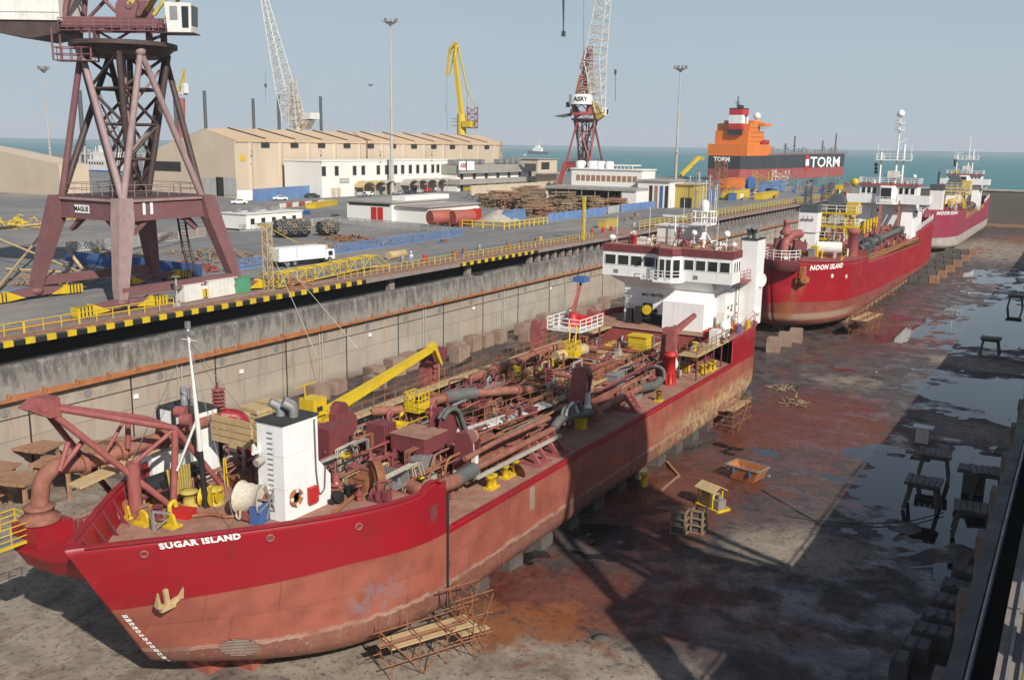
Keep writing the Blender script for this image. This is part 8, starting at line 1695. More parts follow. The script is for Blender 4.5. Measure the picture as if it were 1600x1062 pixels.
# fenders
def ship_fender(px0, px1, pyb, pyt, label):
    a, b = gp(px0, pyb), gp(px1, pyb-2); zt = HZ(a, pyt); r_ = (zt-QZ)/2; L = (b-a).length; c = a+Vector((0, 0, r_)); d = (b-a).normalized(); R = thing('ship_fender', a, label, 'ship fender', 'pneumatic ship fenders')
    m = MB(); m.lathe([(r_*.3, 0), (r_*.75, L*.06), (r_*.92, L*.16), (r_*.95, L*.5), (r_*.92, L*.84), (r_*.75, L*.94), (r_*.3, L)], c, d, 20); m.build('fender_body', mt['rubber'], R); _, u, v = basis(d)
    for i in range(7):
        for k in range(9):
            an = k*2*PI/9+(i % 2)*.35; t = .1+.8*i/6; rr = r_*(.95 if .15 < t < .85 else .85); p = c+d*L*t+(u*math.cos(an)+v*math.sin(an))*rr; nrm = (u*math.cos(an)+v*math.sin(an))
            if nrm.z < -.5: continue
            m = MB(); rt_ = r_*.27; m.lathe([(rt_*.5, -.05), (rt_, -.05), (rt_*1.05, .06), (rt_*.9, .15), (rt_*.55, .13), (rt_*.5, -.05)], p, nrm, 12); m.build('tyre', mt['hose' if (i+k) % 3 else 'wood'], R)
    return R
ship_fender(428, 486, 372, 343, 'larger black ship fender wrapped in tyres on the yard'); ship_fender(498, 528, 369, 345, 'smaller black ship fender wrapped in tyres, right of the larger one')
# red tanks
for px, lab in ((659, 'left red oxide tank on a cradle before the workshop'), (694, 'right red oxide tank on a cradle beside the workshop')):
    a = gp(px+5, 354); r_ = (HZ(a, 327)-QZ)*.42; R = thing('storage_tank', a, lab, 'tank', 'red tanks by the workshop'); c = a+Vector((1.2, 0, r_*1.3)); d = Vector((.35, .94, 0)).normalized()
    m = MB(); m.lathe([(r_*.95, -.1), (r_, 0), (r_, 4.6), (r_*.95, 4.7)], c, d, 24, True); m.build('tank_shell', mt['tankred'], R)
    for t in (.8, 3.6):
        m = MB(); u = d.cross(Vector((0, 0, 1))); p = c+d*t
        for s_ in (-1, 1): m.beam(p+u*s_*r_*.9-Vector((0, 0, r_*.4)), p+u*s_*r_*.9-Vector((0, 0, r_*1.3)), .25); m.beam(p+u*s_*r_*1.1-Vector((0, 0, r_*1.25)), p-Vector((0, 0, r_*.9)), .18)
        m.build('tank_cradle', mt['tankred'], R)
# timber stacks
protos = []
for v in range(5):
    R = None; m = MB(); r2 = random.Random(50+v); 
    for lay in range(6+v % 3):
        z = .12+lay*.34; al = lay % 2
        for k in range(7):
            if r2.random() < .12: continue
            t = -1.2+k*.4+r2.uniform(-.08, .08); l = r2.uniform(1.2, 1.9); o_ = r2.uniform(-.3, .3)
            if al: m.beam((-l+o_, t, z), (l+o_, t+r2.uniform(-.1, .1), z+r2.uniform(-.05, .08)), .24, .2)
            else: m.beam((t, -l+o_, z), (t+r2.uniform(-.1, .1), l+o_, z+r2.uniform(-.05, .08)), .24, .2)
    me = m.build('timber_stack', mt[('wood', 'woodred', 'wood', 'woodred', 'wood')[v]]); protos.append(me)
spots = []
rnd = random.Random(8)
for k in range(115):
    if k < 80: px, py = rnd.uniform(808, 975), 0; py = rnd.uniform(304, 341-(px-800)*.07)
    elif k < 100: px = rnd.uniform(755, 830); py = rnd.uniform(306, 326)
    else: px = rnd.uniform(975, 1075); py = rnd.uniform(311, 322-(px-975)*.05)
    spots.append(gp(px, py))
spots.sort(key=lambda p: -p.y)
for k, p in enumerate(spots):
    pr = protos[k % 5]; o = pr.copy() if k >= 5 else pr
    if k >= 5: sc.collection.objects.link(o)
    o.location = p; o.rotation_euler = (0, 0, rnd.uniform(-.5, .5)); s_ = rnd.uniform(.9, 1.5); o.scale = (s_, s_*1.2, s_*rnd.uniform(.7, 1.15))
    px_, py_ = pix(p); tag(o, '%s stack of keel timbers %s' % (('grey-brown', 'reddish')[k % 5 in (1, 3)], 'in the crowded yard before the open shed' if 830 < px_ < 975 else ('beside the sand-coloured wall and the gravel heap' if px_ < 831 else 'before the white garage block')), 'timber stack', 'stacks of keel timbers in the yard')
# scrap piles left
def pile(px, py, w, d, h, n, mats, label, seed, name='scrap_pile'):
    c = gp(px, py); r2 = random.Random(seed); m = MB()
    for k in range(n):
        a = r2.uniform(0, 2*PI); t = r2.random()**.6; x, y = w*t*math.cos(a), d*t*math.sin(a); z = h*(1-t)*r2.random()+.1; l = r2.uniform(.5, 1.6); e = Vector((r2.uniform(-1, 1), r2.uniform(-1, 1), r2.uniform(-.2, .35))).normalized()*l
        p = c+Vector((x, y, z)); m.beam(p, p+e, r2.uniform(.08, .25), r2.uniform(.06, .2)) if r2.random() < .7 else m.path([p, p+e*.5+Vector((0, 0, .2)), p+e], .09, 5)
    o = m.build(name, mt[mats], None, (c.x, c.y, QZ)); return tag(o, label, 'scrap pile')
pile(345, 404, 9, 3.5, 1.4, 130, 'wood', 'brown scrap pile right of crane 11 before the truck', 1); pile(555, 377, 6, 2.2, 1.3, 90, 'rust', 'dark rusty chain heap behind the blue lattice barrier', 2)
pile(500, 386, 5, 1.5, .7, 50, 'wood', 'low brown scrap heap behind the truck roof', 3); pile(75, 440, 6, 3.5, .7, 110, 'wood', 'heap of thin poles behind the left leg of crane 11', 4); pile(300, 420, 5, 2, .9, 60, 'redold', 'reddish scrap heap at the right foot of crane 11', 9)
pile(30, 355, 9, 4, 2.2, 90, 'yellow', 'jumble of yellow machine frames at the left edge before the shed', 5); pile(128, 343, 5, 3, 1.8, 60, 'yellow', 'jumble of yellow machine frames left of the crane legs', 6)
pile(752, 312, 8, 4, 1.8, 70, 'slate', 'dark row of scrap steel behind the red tanks', 7); pile(780, 322, 6, 3, 1.6, 60, 'slate', 'dark scrap steel behind the gravel heap', 10)
c = gp(780, 345); m = MB(); m.lathe([(4.6, 0), (3.2, .9), (1.8, 1.7), (.6, 2.2), (.05, 2.3)], c, n=22); o = m.build('gravel_heap', mt['concrete'], None, (c.x, c.y, QZ)); tag(o, 'pale heap of gravel behind the bright yellow railing', 'gravel heap')
boxthing('water_tank', 'pale blue tank beside the gravel heap', 'tank', 800, 821, 347, 331, 2, 'fblue')
boxthing('tool_store', 'bright red framed rack right of the red tanks', 'rack', 722, 752, 349, 331, 1.2, 'bright_red')
# tan lattice boom section lying at far left
R = thing('boom_section', gp(60, 446), 'tan tubular frame lying behind the left leg of crane 11', 'boom section')
for (a, b), r_ in ((((-5, 357), (79, 349)), .2), (((-5, 372), (132, 428)), .14), (((79, 349), (-5, 452)), .16), (((104, 388), (135, 428)), .2), (((10, 420), (132, 427)), .14)):
    m = MB(); p = W(a[0], a[1], z=QZ+3.2 if a[1] < 400 else QZ+.4); q = W(b[0], b[1], z=QZ+.4 if b[1] > 400 else QZ+3.2); m.tube(p, q, r_, n=8); m.build('tube_member', mt['tan'], R)
# cars
def make_car(loc, label, mat, pick=False):
    R = thing('parked_car', (0, 0, 0), label, 'car', 'cars parked in the yard'); L, w = 4.0, 1.6
    side = [(-2, .3), (2, .3), (2, .75), (1.2, .85), (.75, 1.25), (-.6 if pick else -1.2, 1.28), (-.7 if pick else -1.8, .85), (-2, .8)]
    m = MB(); m.slab([(x, -w/2, z) for x, z in side], (0, w, 0)); b = m.build('body', mt[mat], R)
    m = MB(); m.slab([(1.1, -w/2-.01, .88), (.72, -w/2-.01, 1.2), (-.5 if pick else -1.1, -w/2-.01, 1.22), (-.6 if pick else -1.55, -w/2-.01, .88)], (0, w+.02, 0)); m.build('side_window', mt['glass'], b)
    m = MB(); m.slab([(1.22, -w/2+.12, .88), (1.22, w/2-.12, .88), (.80, w/2-.16, 1.22), (.80, -w/2+.16, 1.22)], (.02, 0, .02)); m.build('windscreen', mt['glass'], b)
    for x in (-1.25, 1.25):
        for y in (-w/2, w/2): m = MB(); m.lathe([(.29, -.1), (.3, 0), (.29, .1)], (x, y, .3), (0, 1, 0), 12); m.build('wheel', mt['rubber'], R)
    for y in (-.55, .55): m = MB(); m.box((2.0, y, .65), (.05, .3, .14)); m.build('headlight', mt['steel'], R)
    R.location = loc; return R
mt['silver'] = M('silver_car_paint', (.45, .46, .47), (.40, .41, .42), .5, .3, .3, rust=0, streak=0, grime=.05); mt['darkcar'] = M('dark_car_paint', (.04, .045, .055), (.03, .035, .04), .5, .3, 0, rust=0, streak=0, grime=0)
protoc = {}
cars = [(373, 319, 'white', True, 'white pickup parked at the corner of the warehouse'), (437, 313, 'white', True, 'white pickup before the pale blue hoarding'), (488, 309, 'darkcar', False, 'dark saloon before the pale blue hoarding'), (566, 307, 'silver', False, 'silver car at the left end of the arched canopies'), (578, 306, 'white', False, 'white car beside the silver one at the left canopies'), (640, 303, 'darkcar', False, 'dark car just right of the tall floodlight mast'), (650, 301, 'darkcar', True, 'dark pickup second to the right of the tall mast'), (657, 302, 'silver', False, 'silver car left of the red car'), (670, 300, 'bright_red', False, 'red car under the arched canopies'), (679, 299, 'white', True, 'white pickup right of the red car'), (690, 297, 'white', False, 'white car second to the right of the red car'), (700, 297, 'silver', False, 'silver car near the right end of the canopies'), (712, 296, 'darkcar', False, 'dark car at the corner of the white office'), (622, 304, 'silver', False, 'silver car almost hidden behind the tall mast'), (745, 331, 'white', False, 'white car among dark scrap behind the red tanks')]
for i, (px, py, k, pk, lab) in enumerate(cars):
    b = gp(px, py); rz = math.radians(95+(i*37) % 20) if i > 2 else math.radians(60)
    if (k, pk) in protoc: dup(protoc[(k, pk)], b, rz, lab)
    else: protoc[(k, pk)] = make_car(b, lab, k, pk); protoc[(k, pk)].rotation_euler.z = rz
    
# hoarding and barriers
fence('site_hoarding', 'pale blue container-like hoarding along the foot of the warehouse', [gp(396, 316), gp(447, 311), gp(512, 306)], 3.3, 'fblue', 'hoarding', 6, None, False); fence('site_hoarding', 'white and blue box unit beside the warehouse door', [gp(371, 313), gp(395, 313)], 2.6, 'white', 'hoarding', 6, None, False)
for i in range(7):
    p, q = gp(438+i*10, 325-i*1.0), gp(446+i*10, 324-i*1.0); m = MB(); m.beam(p+Vector((0, 0, .5)), q+Vector((0, 0, .5)), .4, 1.0); o = m.build('traffic_barrier', mt['tankred' if i % 2 else 'whiteold'], None, (p.x, p.y, QZ)); tag(o, '%s water-filled traffic barrier in the row before the parked cars' % ('red' if i % 2 else 'white'), 'traffic barrier', 'red and white barriers before the cars')
boxthing('flatbed_trailer', 'low yellow flatbed trailer behind the big fender', 'trailer', 492, 527, 326, 319, 2.2, 'yellow'); boxthing('flatbed_trailer', 'low orange-red flatbed seen through crane 11', 'trailer', 257, 320, 378, 370, 2.0, 'orange_rust')
# far quay equipment beyond the open shed
boxthing('skip_container', 'orange-yellow open container beyond the scaffold forest', 'container', 1141, 1171, 313, 300, 2.5, 'yellow'); boxthing('skip_container', 'bright yellow low container right of the orange-yellow one', 'container', 1191, 1216, 312, 303, 2.5, 'yellow'); boxthing('skip_container', 'blue container beside the scaffold forest', 'container', 1103, 1117, 321, 308, 2.5, 'blue')
boxthing('rescue_boat_cradle', 'orange housing on stilts before the tanker', 'housing', 1139, 1163, 298, 281, 4, 'orange'); boxthing('storage_tank', 'grey blue tank block under the tanker hull', 'tank', 1208, 1228, 301, 286, 5, 'fblue')
c = gp(1172, 299); m = MB(); m.lathe([(2.6, -.6), (2.6, -.4), (1, -.4), (1, .4), (2.6, .4), (2.6, .6)], c+Vector((0, 0, 2.7)), (1, -.3, 0), 20, False); o = m.build('cable_reel', mt['blue'], None, (c.x, c.y, QZ)); tag(o, 'big blue cable reel right of the orange housing', 'cable reel')
rnd = random.Random(31)
for i in range(26):
    px, py = rnd.uniform(1076, 1122), rnd.uniform(318, 342); b = gp(px, py); t = HZ(b, py-rnd.uniform(35, 65)); m = MB(); m.tube(b, (b.x, b.y, t), .09, n=5); m.tube((b.x-.6, b.y, t-.6), (b.x+.6, b.y, t-.4), .06, n=4); o = m.build('scaffold_pole', mt['steel' if i % 3 else 'whiteold'], None, (b.x, b.y, QZ)); tag(o, 'thin upright scaffold pole in the cluster above the wheelhouse', 'scaffold pole', 'scaffold poles above the wheelhouse')
def scaff_tower(px, py, pt_, w, mat, label, n=4):
    b = gp(px, py); h_ = HZ(b, pt_)-QZ; q = [b+Vector((i*w, j*w, 0)) for i, j in ((-1, -1), (1, -1), (1, 1), (-1, 1))]; m = MB(); m.lattice(q, [v+Vector((0, 0, h_)) for v in q], n, .14, .09, 4); o = m.build('scaffold_tower', mt[mat], None, (b.x, b.y, QZ)); tag(o, label, 'scaffold tower')
scaff_tower(1125, 300, 250, 1.6, 'rust', 'rusty lattice tower against the tanker stern', 8); scaff_tower(1190, 297, 268, 3, 'yellowold', 'dull yellow scaffold frame before the tanker', 3); scaff_tower(1218, 296, 266, 2.5, 'whiteold', 'pale scaffold frame before the tanker', 3); scaff_tower(1238, 300, 272, 2.2, 'steel', 'grey scaffold frame right of the pale one', 3); scaff_tower(1300, 298, 272, 3, 'steel', 'grey machinery frame below the tanker bow', 3); scaff_tower(1290, 318, 288, 1.2, 'slate', 'dark lattice post near the yellow ball', 4); scaff_tower(1262, 320, 290, .8, 'slate', 'dark slim post above the dredger pipes', 4)
p, q = W(1064, 274, z=QZ+.5), W(1092, 246, y=W(1064, 274, z=QZ).y); m = MB(); m.beam(p, q, 1.6); m.beam(q, q+Vector((3, 0, -1)), 1.6); o = m.build('loading_arm', mt['yellow'], None, tuple(p)); tag(o, 'yellow inclined arm reaching up to the tanker stern', 'loading arm')
for i in range(40):
    px = rnd.uniform(1040, 1330); py = rnd.uniform(288, 316)-(px-1040)*.01; b = gp(px, py); k = rnd.choice(('steel', 'rust', 'yellow', 'slate', 'orange_rust', 'whiteold', 'blue', 'wood')); m = MB(); s_ = rnd.uniform(.8, 2.6)
    m.box(b+Vector((0, 0, s_*.4)), (s_, s_*1.4, s_*.8), rnd.uniform(0, 1)); m.box(b+Vector((0, 0, s_*.85)), (s_*1.1, s_*1.5, .1), rnd.uniform(0, 1)); m.path([b, b+Vector((0, 0, s_*1.3)), b+Vector((s_, 0, s_*1.4))], .12, 5, .2)
    o = m.build('quay_machine', mt[k], None, (b.x, b.y, QZ)); tag(o, '%s piece of plant standing among the clutter before the tanker' % dict(steel='grey', rust='rusty', yellow='yellow', slate='dark', orange_rust='orange brown', whiteold='white', blue='blue', wood='brown')[k], 'machinery', 'plant before the tanker')
for i in range(16):
    px = rnd.uniform(560, 1010); y = rnd.uniform(95, 200); b = Vector((-75.5-rnd.uniform(0, 2), y, QZ)); m = MB(); m.lathe([(.28, 0), (.3, .05), (.3, .75), (.28, .8)], b, n=10); k = rnd.choice(('rust', 'bright_red', 'yellowold', 'concrete', 'steel')); o = m.build('oil_drum', mt[k], None, (b.x, b.y, QZ)); tag(o, '%s drum standing near the quay railing' % dict(rust='rusty', bright_red='red', yellowold='dull yellow', concrete='pale', steel='grey')[k], 'drum', 'drums along the quay railing')
b = gp(886, 362); b = gp(911, 375); ht = HZ(b, 307); m = MB(); q = [b+Vector((i*.2, j*.2, 0)) for i, j in ((-1, -1), (1, -1), (1, 1), (-1, 1))]; m.lattice(q, [v+Vector((0, 0, ht-QZ)) for v in q], 8, .06, .04, 4); o = m.build('signal_mast', mt['yellow'], None, (b.x, b.y, QZ)); tag(o, 'slim yellow lattice pole above the blue hopper', 'mast')
boxthing('winch_unit', 'yellow green frame winch on the quay right of the slim yellow pole', 'winch', 946, 966, 357, 345, 1.5, 'yellowold')
# ================================================================ ON THE DOCK FLOOR
def fp(px, py, z=.08): return W(px, py, z=z)
def trestle(loc, rz, L=3.4, w=2.2, h=2.2, mat='wood', label='', group=None, name='work_trestle'):
    R = thing(name, (0, 0, 0), label, 'trestle', group); m = MB(); r2 = random.Random(int(abs(loc[0]*10)))
    for k in range(6): m.box((-L/2+(k+.5)*L/6, r2.uniform(-.05, .05), h+.12), (L/6-.05, w+r2.uniform(-.1, .3), .2))
    m.build('top_boards', mt[mat], R); m = MB(); m.beam((-L/2+.2, -w*.3, h-.12), (L/2-.2, -w*.3, h-.12), .25); m.beam((-L/2+.2, w*.3, h-.12), (L/2-.2, w*.3, h-.12), .25); m.build('bearer', mt[mat], R)
    for sx in (-1, 1):
        for sy in (-1, 1): m = MB(); m.beam((sx*(L/2-.4), sy*w*.32, h-.2), (sx*(L/2-.1), sy*w*.48, 0), .24); m.build('leg', mt[mat], R)
        m = MB(); m.beam((sx*(L/2-.25), -w*.4, h*.5), (sx*(L/2-.25), w*.4, h*.45), .16); m.build('cross_tie', mt[mat], R)
    R.location = loc; R.rotation_euler.z = rz; return R
tr0 = trestle(fp(30, 800), .35, 3.2, 2.4, 2.4, 'woodred', 'timber work trestle at the left edge behind the bow pipe', 'trestles behind the bow'); 
for px, py, rz, lab in ((-10, 782, .3, 'timber trestle cut by the left edge behind the big pipe'), (95, 772, .4, 'timber trestle behind the curved pipe elbow'), (150, 745, .35, 'timber trestle behind the straight part of the discharge pipe'), (60, 745, .3, 'rear timber trestle against the wall behind the pipe elbow'), (195, 738, .4, 'timber trestle right of the others, behind the A-frame')): dup(tr0, fp(px, py), rz, lab)
for px, py, w in ((400, 650, 'left'), (365, 660, 'far left'), (430, 640, 'right')):
    p = fp(px, py+35); m = MB()
    for k in range(7): m.box(p+Vector((random.uniform(-.1, .1), 0, .25+k*.42)), (2.6, 1.7, .36), random.uniform(-.1, .1))
    o = m.build('timber_block_stack', mt['tan'], None, tuple(p)); tag(o, 'tan stack of timber blocks by the dock wall, %s of three behind the casings' % w, 'timber stack', 'tan timber stacks by the wall')
blk = None; rnd = random.Random(77)
for i in range(22):
    y = 73+i*3.25; x = -66.3+rnd.uniform(-.3, .3)+(2.5 if i % 5 == 2 else 0)
    if blk is None:
        m = MB(); m.box((0, 0, .8), (1.5, 2.2, 1.6)); m.box((0, 0, 1.63), (1.3, 1.9, .06)); m.box((.76, -.5, 1.0), (.06, .12, .4)); m.box((.76, .5, 1.0), (.06, .12, .4)); blk = m.build('concrete_block', mt['block']); o = blk
    else: o = blk.copy(); sc.collection.objects.link(o)
    o.location = (x, y, 0); o.rotation_euler.z = rnd.uniform(-.12, .12); o.scale.z = rnd.choice((1, 1, .8, 1.25)); tag(o, 'rust-stained concrete block in the row along the foot of the dock wall', 'concrete block', 'blocks along the dock wall')
# keel blocks
kb = None
def keel(x, y, sx, sy, sz, k, lab, grp):
    m = MB(); m.box((x, y, sz*.33), (sx, sy, sz*.62)); m.box((x, y, sz*.8), (sx*.92, sy*.9, sz*.32)); m.box((x, y, sz*.98), (sx*.8, sy*.8, sz*.05)); o = m.build('keel_block', mt[k], None, (x, y, 0)); tag(o, lab, 'keel block', grp)
for i in range(15): keel(-35.6, 32+i*4.5, 1.6, 2.4, 1.13, 'tankred' if i < 2 else 'darkblock', 'keel block under the middle of the nearest dredger', 'keel blocks under the nearest dredger')
for i in range(14): keel(-28.9, 45+i*4, 1.2, 1.6, 1.13, 'darkblock', 'side block under the starboard edge of the nearest dredger', 'side blocks under the nearest dredger')
for px, py in ((318, 1056), (385, 1050)): p = fp(px, py); keel(p.x-.4, p.y+.8, 1.6, 1.6, .95, 'tankred', 'brick-red bow block showing at the lower edge, %s' % ('left one' if px < 350 else 'right one'), 'brick-red bow blocks')
for i in range(20): keel(-37, 140+i*4.4, 1.8, 2.4, 1.15, 'darkblock', 'keel block under the middle dredger', 'keel blocks under the middle dredger')
for i in range(17): keel(-30.6, 152+i*3.9, 1.3, 1.3, 1.2, 'woodred', 'timber post block under the side of the middle dredger', 'side blocks under the middle dredger')
for i in range(16): keel(-36.9, 272+i*5, 3, 2.4, 1.15, 'woodred', 'keel block under the farthest dredger', 'keel blocks under the farthest dredger')
for px, py, s_ in ((1208, 549, 'left'), (1226, 540, 'middle'), (1243, 534, 'right')): p = fp(px, py); m = MB(); m.box(p+Vector((0, 0, .9)), (1.7, 1.7, 1.8), .2); m.box(p+Vector((0, 0, 1.84)), (1.4, 1.4, .08), .2); o = m.build('concrete_block', mt['block'], None, tuple(p)); tag(o, 'square concrete block before the bow of the middle dredger, %s of three' % s_, 'concrete block', 'blocks before the middle dredger')
for i in range(6):
    p = fp(1464+i*12.0, 443-i*8.6); R = thing('block_stack', (p.x, p.y, 0), '%s of six low rusty block rows lying on the floor beside the far dredger' % ('nearest', 'second nearest', 'third nearest', 'fourth', 'fifth', 'farthest')[i], 'block row', 'six block rows beside the far dredger')
    for j in range(4): m = MB(); c = p+Vector((-3.2-j*1.9+2.6, .2, 0)); m.box(c+Vector((0, 0, .6)), (1.75, 1.5, 1.2)); m.box(c+Vector((0, 0, 1.35)), (1.6, 1.2, .28)); m.build('block', mt['darkblock' if j else 'woodred'], R)
# scaffolds
def tube_scaffold(loc, rz, L, w, h, lv, label, deckz, seed, mat='orange_rust'):
    R = thing('scaffold', (0, 0, 0), label, 'scaffold'); r2 = random.Random(seed); n = max(2, round(L/1.6))
    for i in range(n+1):
        for y in (-w/2, w/2): m = MB(); x = -L/2+L*i/n; m.tube((x, y, 0), (x+r2.uniform(-.05, .05), y, h+r2.uniform(-.2, .9)), .025, n=5); m.build('standard', mt[mat], R)
    for l in range(1, lv+1):
        z = h*l/lv
        for y in (-w/2, w/2): m = MB(); m.tube((-L/2-.4, y, z), (L/2+.5, y, z+r2.uniform(-.1, .1)), .035, n=5); m.build('ledger', mt[mat], R)
        for i in range(0, n+1): m = MB(); x = -L/2+L*i/n; m.tube((x, -w/2-.3, z-.05), (x, w/2+.4, z-.05), .035, n=5); m.build('transom', mt[mat], R)
    for i in range(n):
        x0, x1 = -L/2+L*i/n, -L/2+L*(i+1)/n
        for y in (-w/2, w/2): m = MB(); m.tube((x0, y, 0 if i % 2 else h), (x1+.4, y-.2, h if i % 2 else 0), .03, n=5); m.build('brace', mt[mat], R)
    for k in range(3): m = MB(); m.box((r2.uniform(-.3, .3), -w/2+w*(k+.5)/3, deckz+.04), (L+.3, w/3.3, .06)); m.build('scaffold_board', mt['woodred' if k == 1 else 'tan'], R)
    R.location = loc; R.rotation_euler.z = rz; return R
p = fp(668, 1040); tube_scaffold((p.x, p.y, 0), math.radians(64), 4.6, 1.3, 2.3, 2, 'tube scaffold with pale boards against the near hull below the slot', 1.9, 3, 'rust'); p = fp(728, 1012); tube_scaffold((p.x, p.y, 0), math.radians(64), 1.4, 1.4, 3.3, 3, 'tall narrow tube scaffold right of the boarded one', 1.2, 4, 'rust')
p = fp(1150, 668); tube_scaffold((p.x-.6, p.y, 0), math.radians(88), 4.5, 2.2, 2.6, 3, 'tube scaffold beside the stern of the nearest dredger', 2.2, 5, 'rust'); p = fp(1352, 520); tube_scaffold((p.x, p.y, 0), math.radians(85), 8, 2.4, 3.2, 3, 'rusty tube scaffold under the bow of the middle dredger', 2.4, 6, 'rust')
# crate frame, compressor, skip, debris
p = fp(1071, 834); R = thing('crate_frame', (p.x, p.y, 0), 'open upright wooden frame crate on the dock floor left of the yellow machine', 'wooden frame', None)
for (x0, x1, y0, y1) in ((-.9, .1, -.5, .5), (.25, 1.05, .3, 1.3)):
    for x in (x0, x1):
        for y in (y0, y1): m = MB(); m.beam(p+Vector((x, y, 0)), p+Vector((x, y, 1.75)), .12, .12); m.build('upright', mt['wood'], R)
    for z in (.1, .65, 1.15, 1.7):
        m = MB(); q = [p+Vector((x, y, z)) for x, y in ((x0, y0), (x1, y0), (x1, y1), (x0, y1))]
        for a, b in zip(q, q[1:]+q[:1]): m.beam(a, b, .1, .1)
        m.build('shelf_rail', mt['wood'], R)
    m = MB(); m.b2(p.x+x0+.1, p.x+x1-.1, p.y+y0+.1, p.y+y1-.1, .12, 1.55); m.build('inner_lining', mt['darkblock'], R)
p = fp(1112, 792); R = thing('site_compressor', (p.x, p.y, 0), 'yellow framed machine with a sloping cream roof on the dock floor', 'site machine', None, math.radians(-25)); Q = lambda x, y, z: p+Vector((x, y, z))
m = MB(); 
for y in (-.6, .6): m.beam(Q(-1.0, y, .1), Q(1.2, y, .1), .16)
for x in (-1.0, 1.2): m.beam(Q(x, -.6, .12), Q(x, .6, .12), .16)
m.build('skid_base', mt['yellow'], R)
for x, y in ((-.9, -.5), (-.9, .5), (.5, -.5), (.5, .5)): m = MB(); m.beam(Q(x, y, .1), Q(x, y, 1.45), .1); m.build('corner_post', mt['yellow'], R)
m = MB(); m.slab([Q(-1.15, -.75, 1.35), Q(.8, -.75, 1.35), Q(.75, 0, 1.75), Q(-1.1, 0, 1.75)], (0, 0, .07)); m.slab([Q(-1.15, .75, 1.35), Q(.8, .75, 1.35), Q(.75, 0, 1.75), Q(-1.1, 0, 1.75)], (0, 0, .07)); m.slab([Q(-1.1, -.7, 1.36), Q(-1.1, .7, 1.36), Q(-1.1, 0, 1.74)], (.05, 0, 0)); m.build('roof', mt['tan'], R)
m = MB(); m.b2(p.x-.75, p.x+.35, p.y-.4, p.y+.4, .18, 1.2); m.build('engine', mt['tan'], R); m = MB(); m.b2(p.x+.5, p.x+1.0, p.y-.4, p.y+.4, .18, .9); m.tube(Q(.7, 0, .9), Q(.7, 0, 1.2), .15); m.build('radiator', mt['steel'], R)
def hopper(p, lx, ly, h, mat, rz, label, name='waste_skip'):
    R = thing(name, (p.x, p.y, 0), label, 'skip', None, rz); a = [(-lx*.32, -ly*.42), (lx*.32, -ly*.42), (lx*.32, ly*.42), (-lx*.32, ly*.42)]; b = [(-lx*.5, -ly*.5), (lx*.5, -ly*.5), (lx*.5, ly*.5), (-lx*.5, ly*.5)]
    vs = [p+Vector((x, y, .08)) for x, y in a]+[p+Vector((x, y, h)) for x, y in b]+[p+Vector((x*.93, y*.93, h)) for x, y in b]+[p+Vector((x*.93, y*.93, .18)) for x, y in a]
    m = MB(); m.add(vs, [(3, 2, 1, 0)]+[(k, (k+1) % 4, 4+(k+1) % 4, 4+k) for k in range(4)]+[(4+k, 4+(k+1) % 4, 8+(k+1) % 4, 8+k) for k in range(4)]+[(8+k, 8+(k+1) % 4, 12+(k+1) % 4, 12+k) for k in range(4)]+[(12, 13, 14, 15)]); m.build('skip_body', mt[mat], R)
    m = MB()
    for k in range(4): m.beam(vs[4+k], vs[4+(k+1) % 4], .1)
    m.build('rim', mt['steel'], R)
    for s_ in (-1, 1): m = MB(); m.beam(p+Vector((s_*lx*.25, -ly*.5, h*.5)), p+Vector((s_*lx*.25, -ly*.52, h*.9)), .12); m.build('lifting_lug', mt['blue'], R)
    r2 = random.Random(3)
    for k in range(6): m = MB(); c = p+Vector((r2.uniform(-.6, .6), r2.uniform(-.3, .3), h*.55)); m.beam(c, c+Vector((r2.uniform(-.5, .5), r2.uniform(-.4, .4), r2.uniform(.1, .35))), .12, .06); m.build('scrap_piece', mt['rust'], R)
p = fp(1163, 752); hopper(p+Vector((0, .6, 0)), 2.9, 1.9, 1.15, 'orange_rust', math.radians(-12), 'rusty open waste skip on the dock floor beyond the yellow machine')
def debris(px, py, w, d, h, n, mat, label, seed, cat='debris', name='debris_heap'):
    c = fp(px, py); r2 = random.Random(seed); m = MB()
    for k in range(n): a = r2.uniform(0, 6.28); t = r2.random()**.6; p = c+Vector((w*t*math.cos(a), d*t*math.sin(a), .05+h*(1-t)*r2.random())); e = Vector((r2.uniform(-1, 1), r2.uniform(-1, 1), r2.uniform(-.1, .3))).normalized()*r2.uniform(.3, .9); m.beam(p, p+e, r2.uniform(.05, .14), .06)
    o = m.build(name, mt[mat], None, (c.x, c.y, 0)); tag(o, label, cat)
debris(1243, 632, 1.2, 1.0, .9, 60, 'wood', 'pale tangle of timber on the red mud between the first two dredgers', 3); debris(1222, 608, 1.8, 1.2, .4, 45, 'wood', 'flat scatter of brown timber behind the pale tangle', 4); debris(1530, 391, 3, 2, 1.3, 50, 'rust', 'dark rusty debris heap on the ochre floor near the sea gate', 5); debris(1385, 462, 2.5, 1.5, .8, 40, 'rust', 'rusty debris beside the keel of the middle dredger', 6); debris(1185, 744, .8, .5, .2, 14, 'steel', 'scattered grey scraps left of the waste skip', 8)
for a, b, l in (((1042, 723), (1061, 745), 'upper'), ((1061, 745), (1032, 769), 'lower'), ((1075, 660), (1083, 688), 'far')):
    p, q = fp(*a), fp(*b); m = MB(); m.beam(p+Vector((0, 0, .1)), q+Vector((0, 0, .1)), .18, .14); o = m.build('plank', mt['woodred'], None, tuple(p)); tag(o, '%s loose plank on the red mud beside the hull' % l, 'plank')
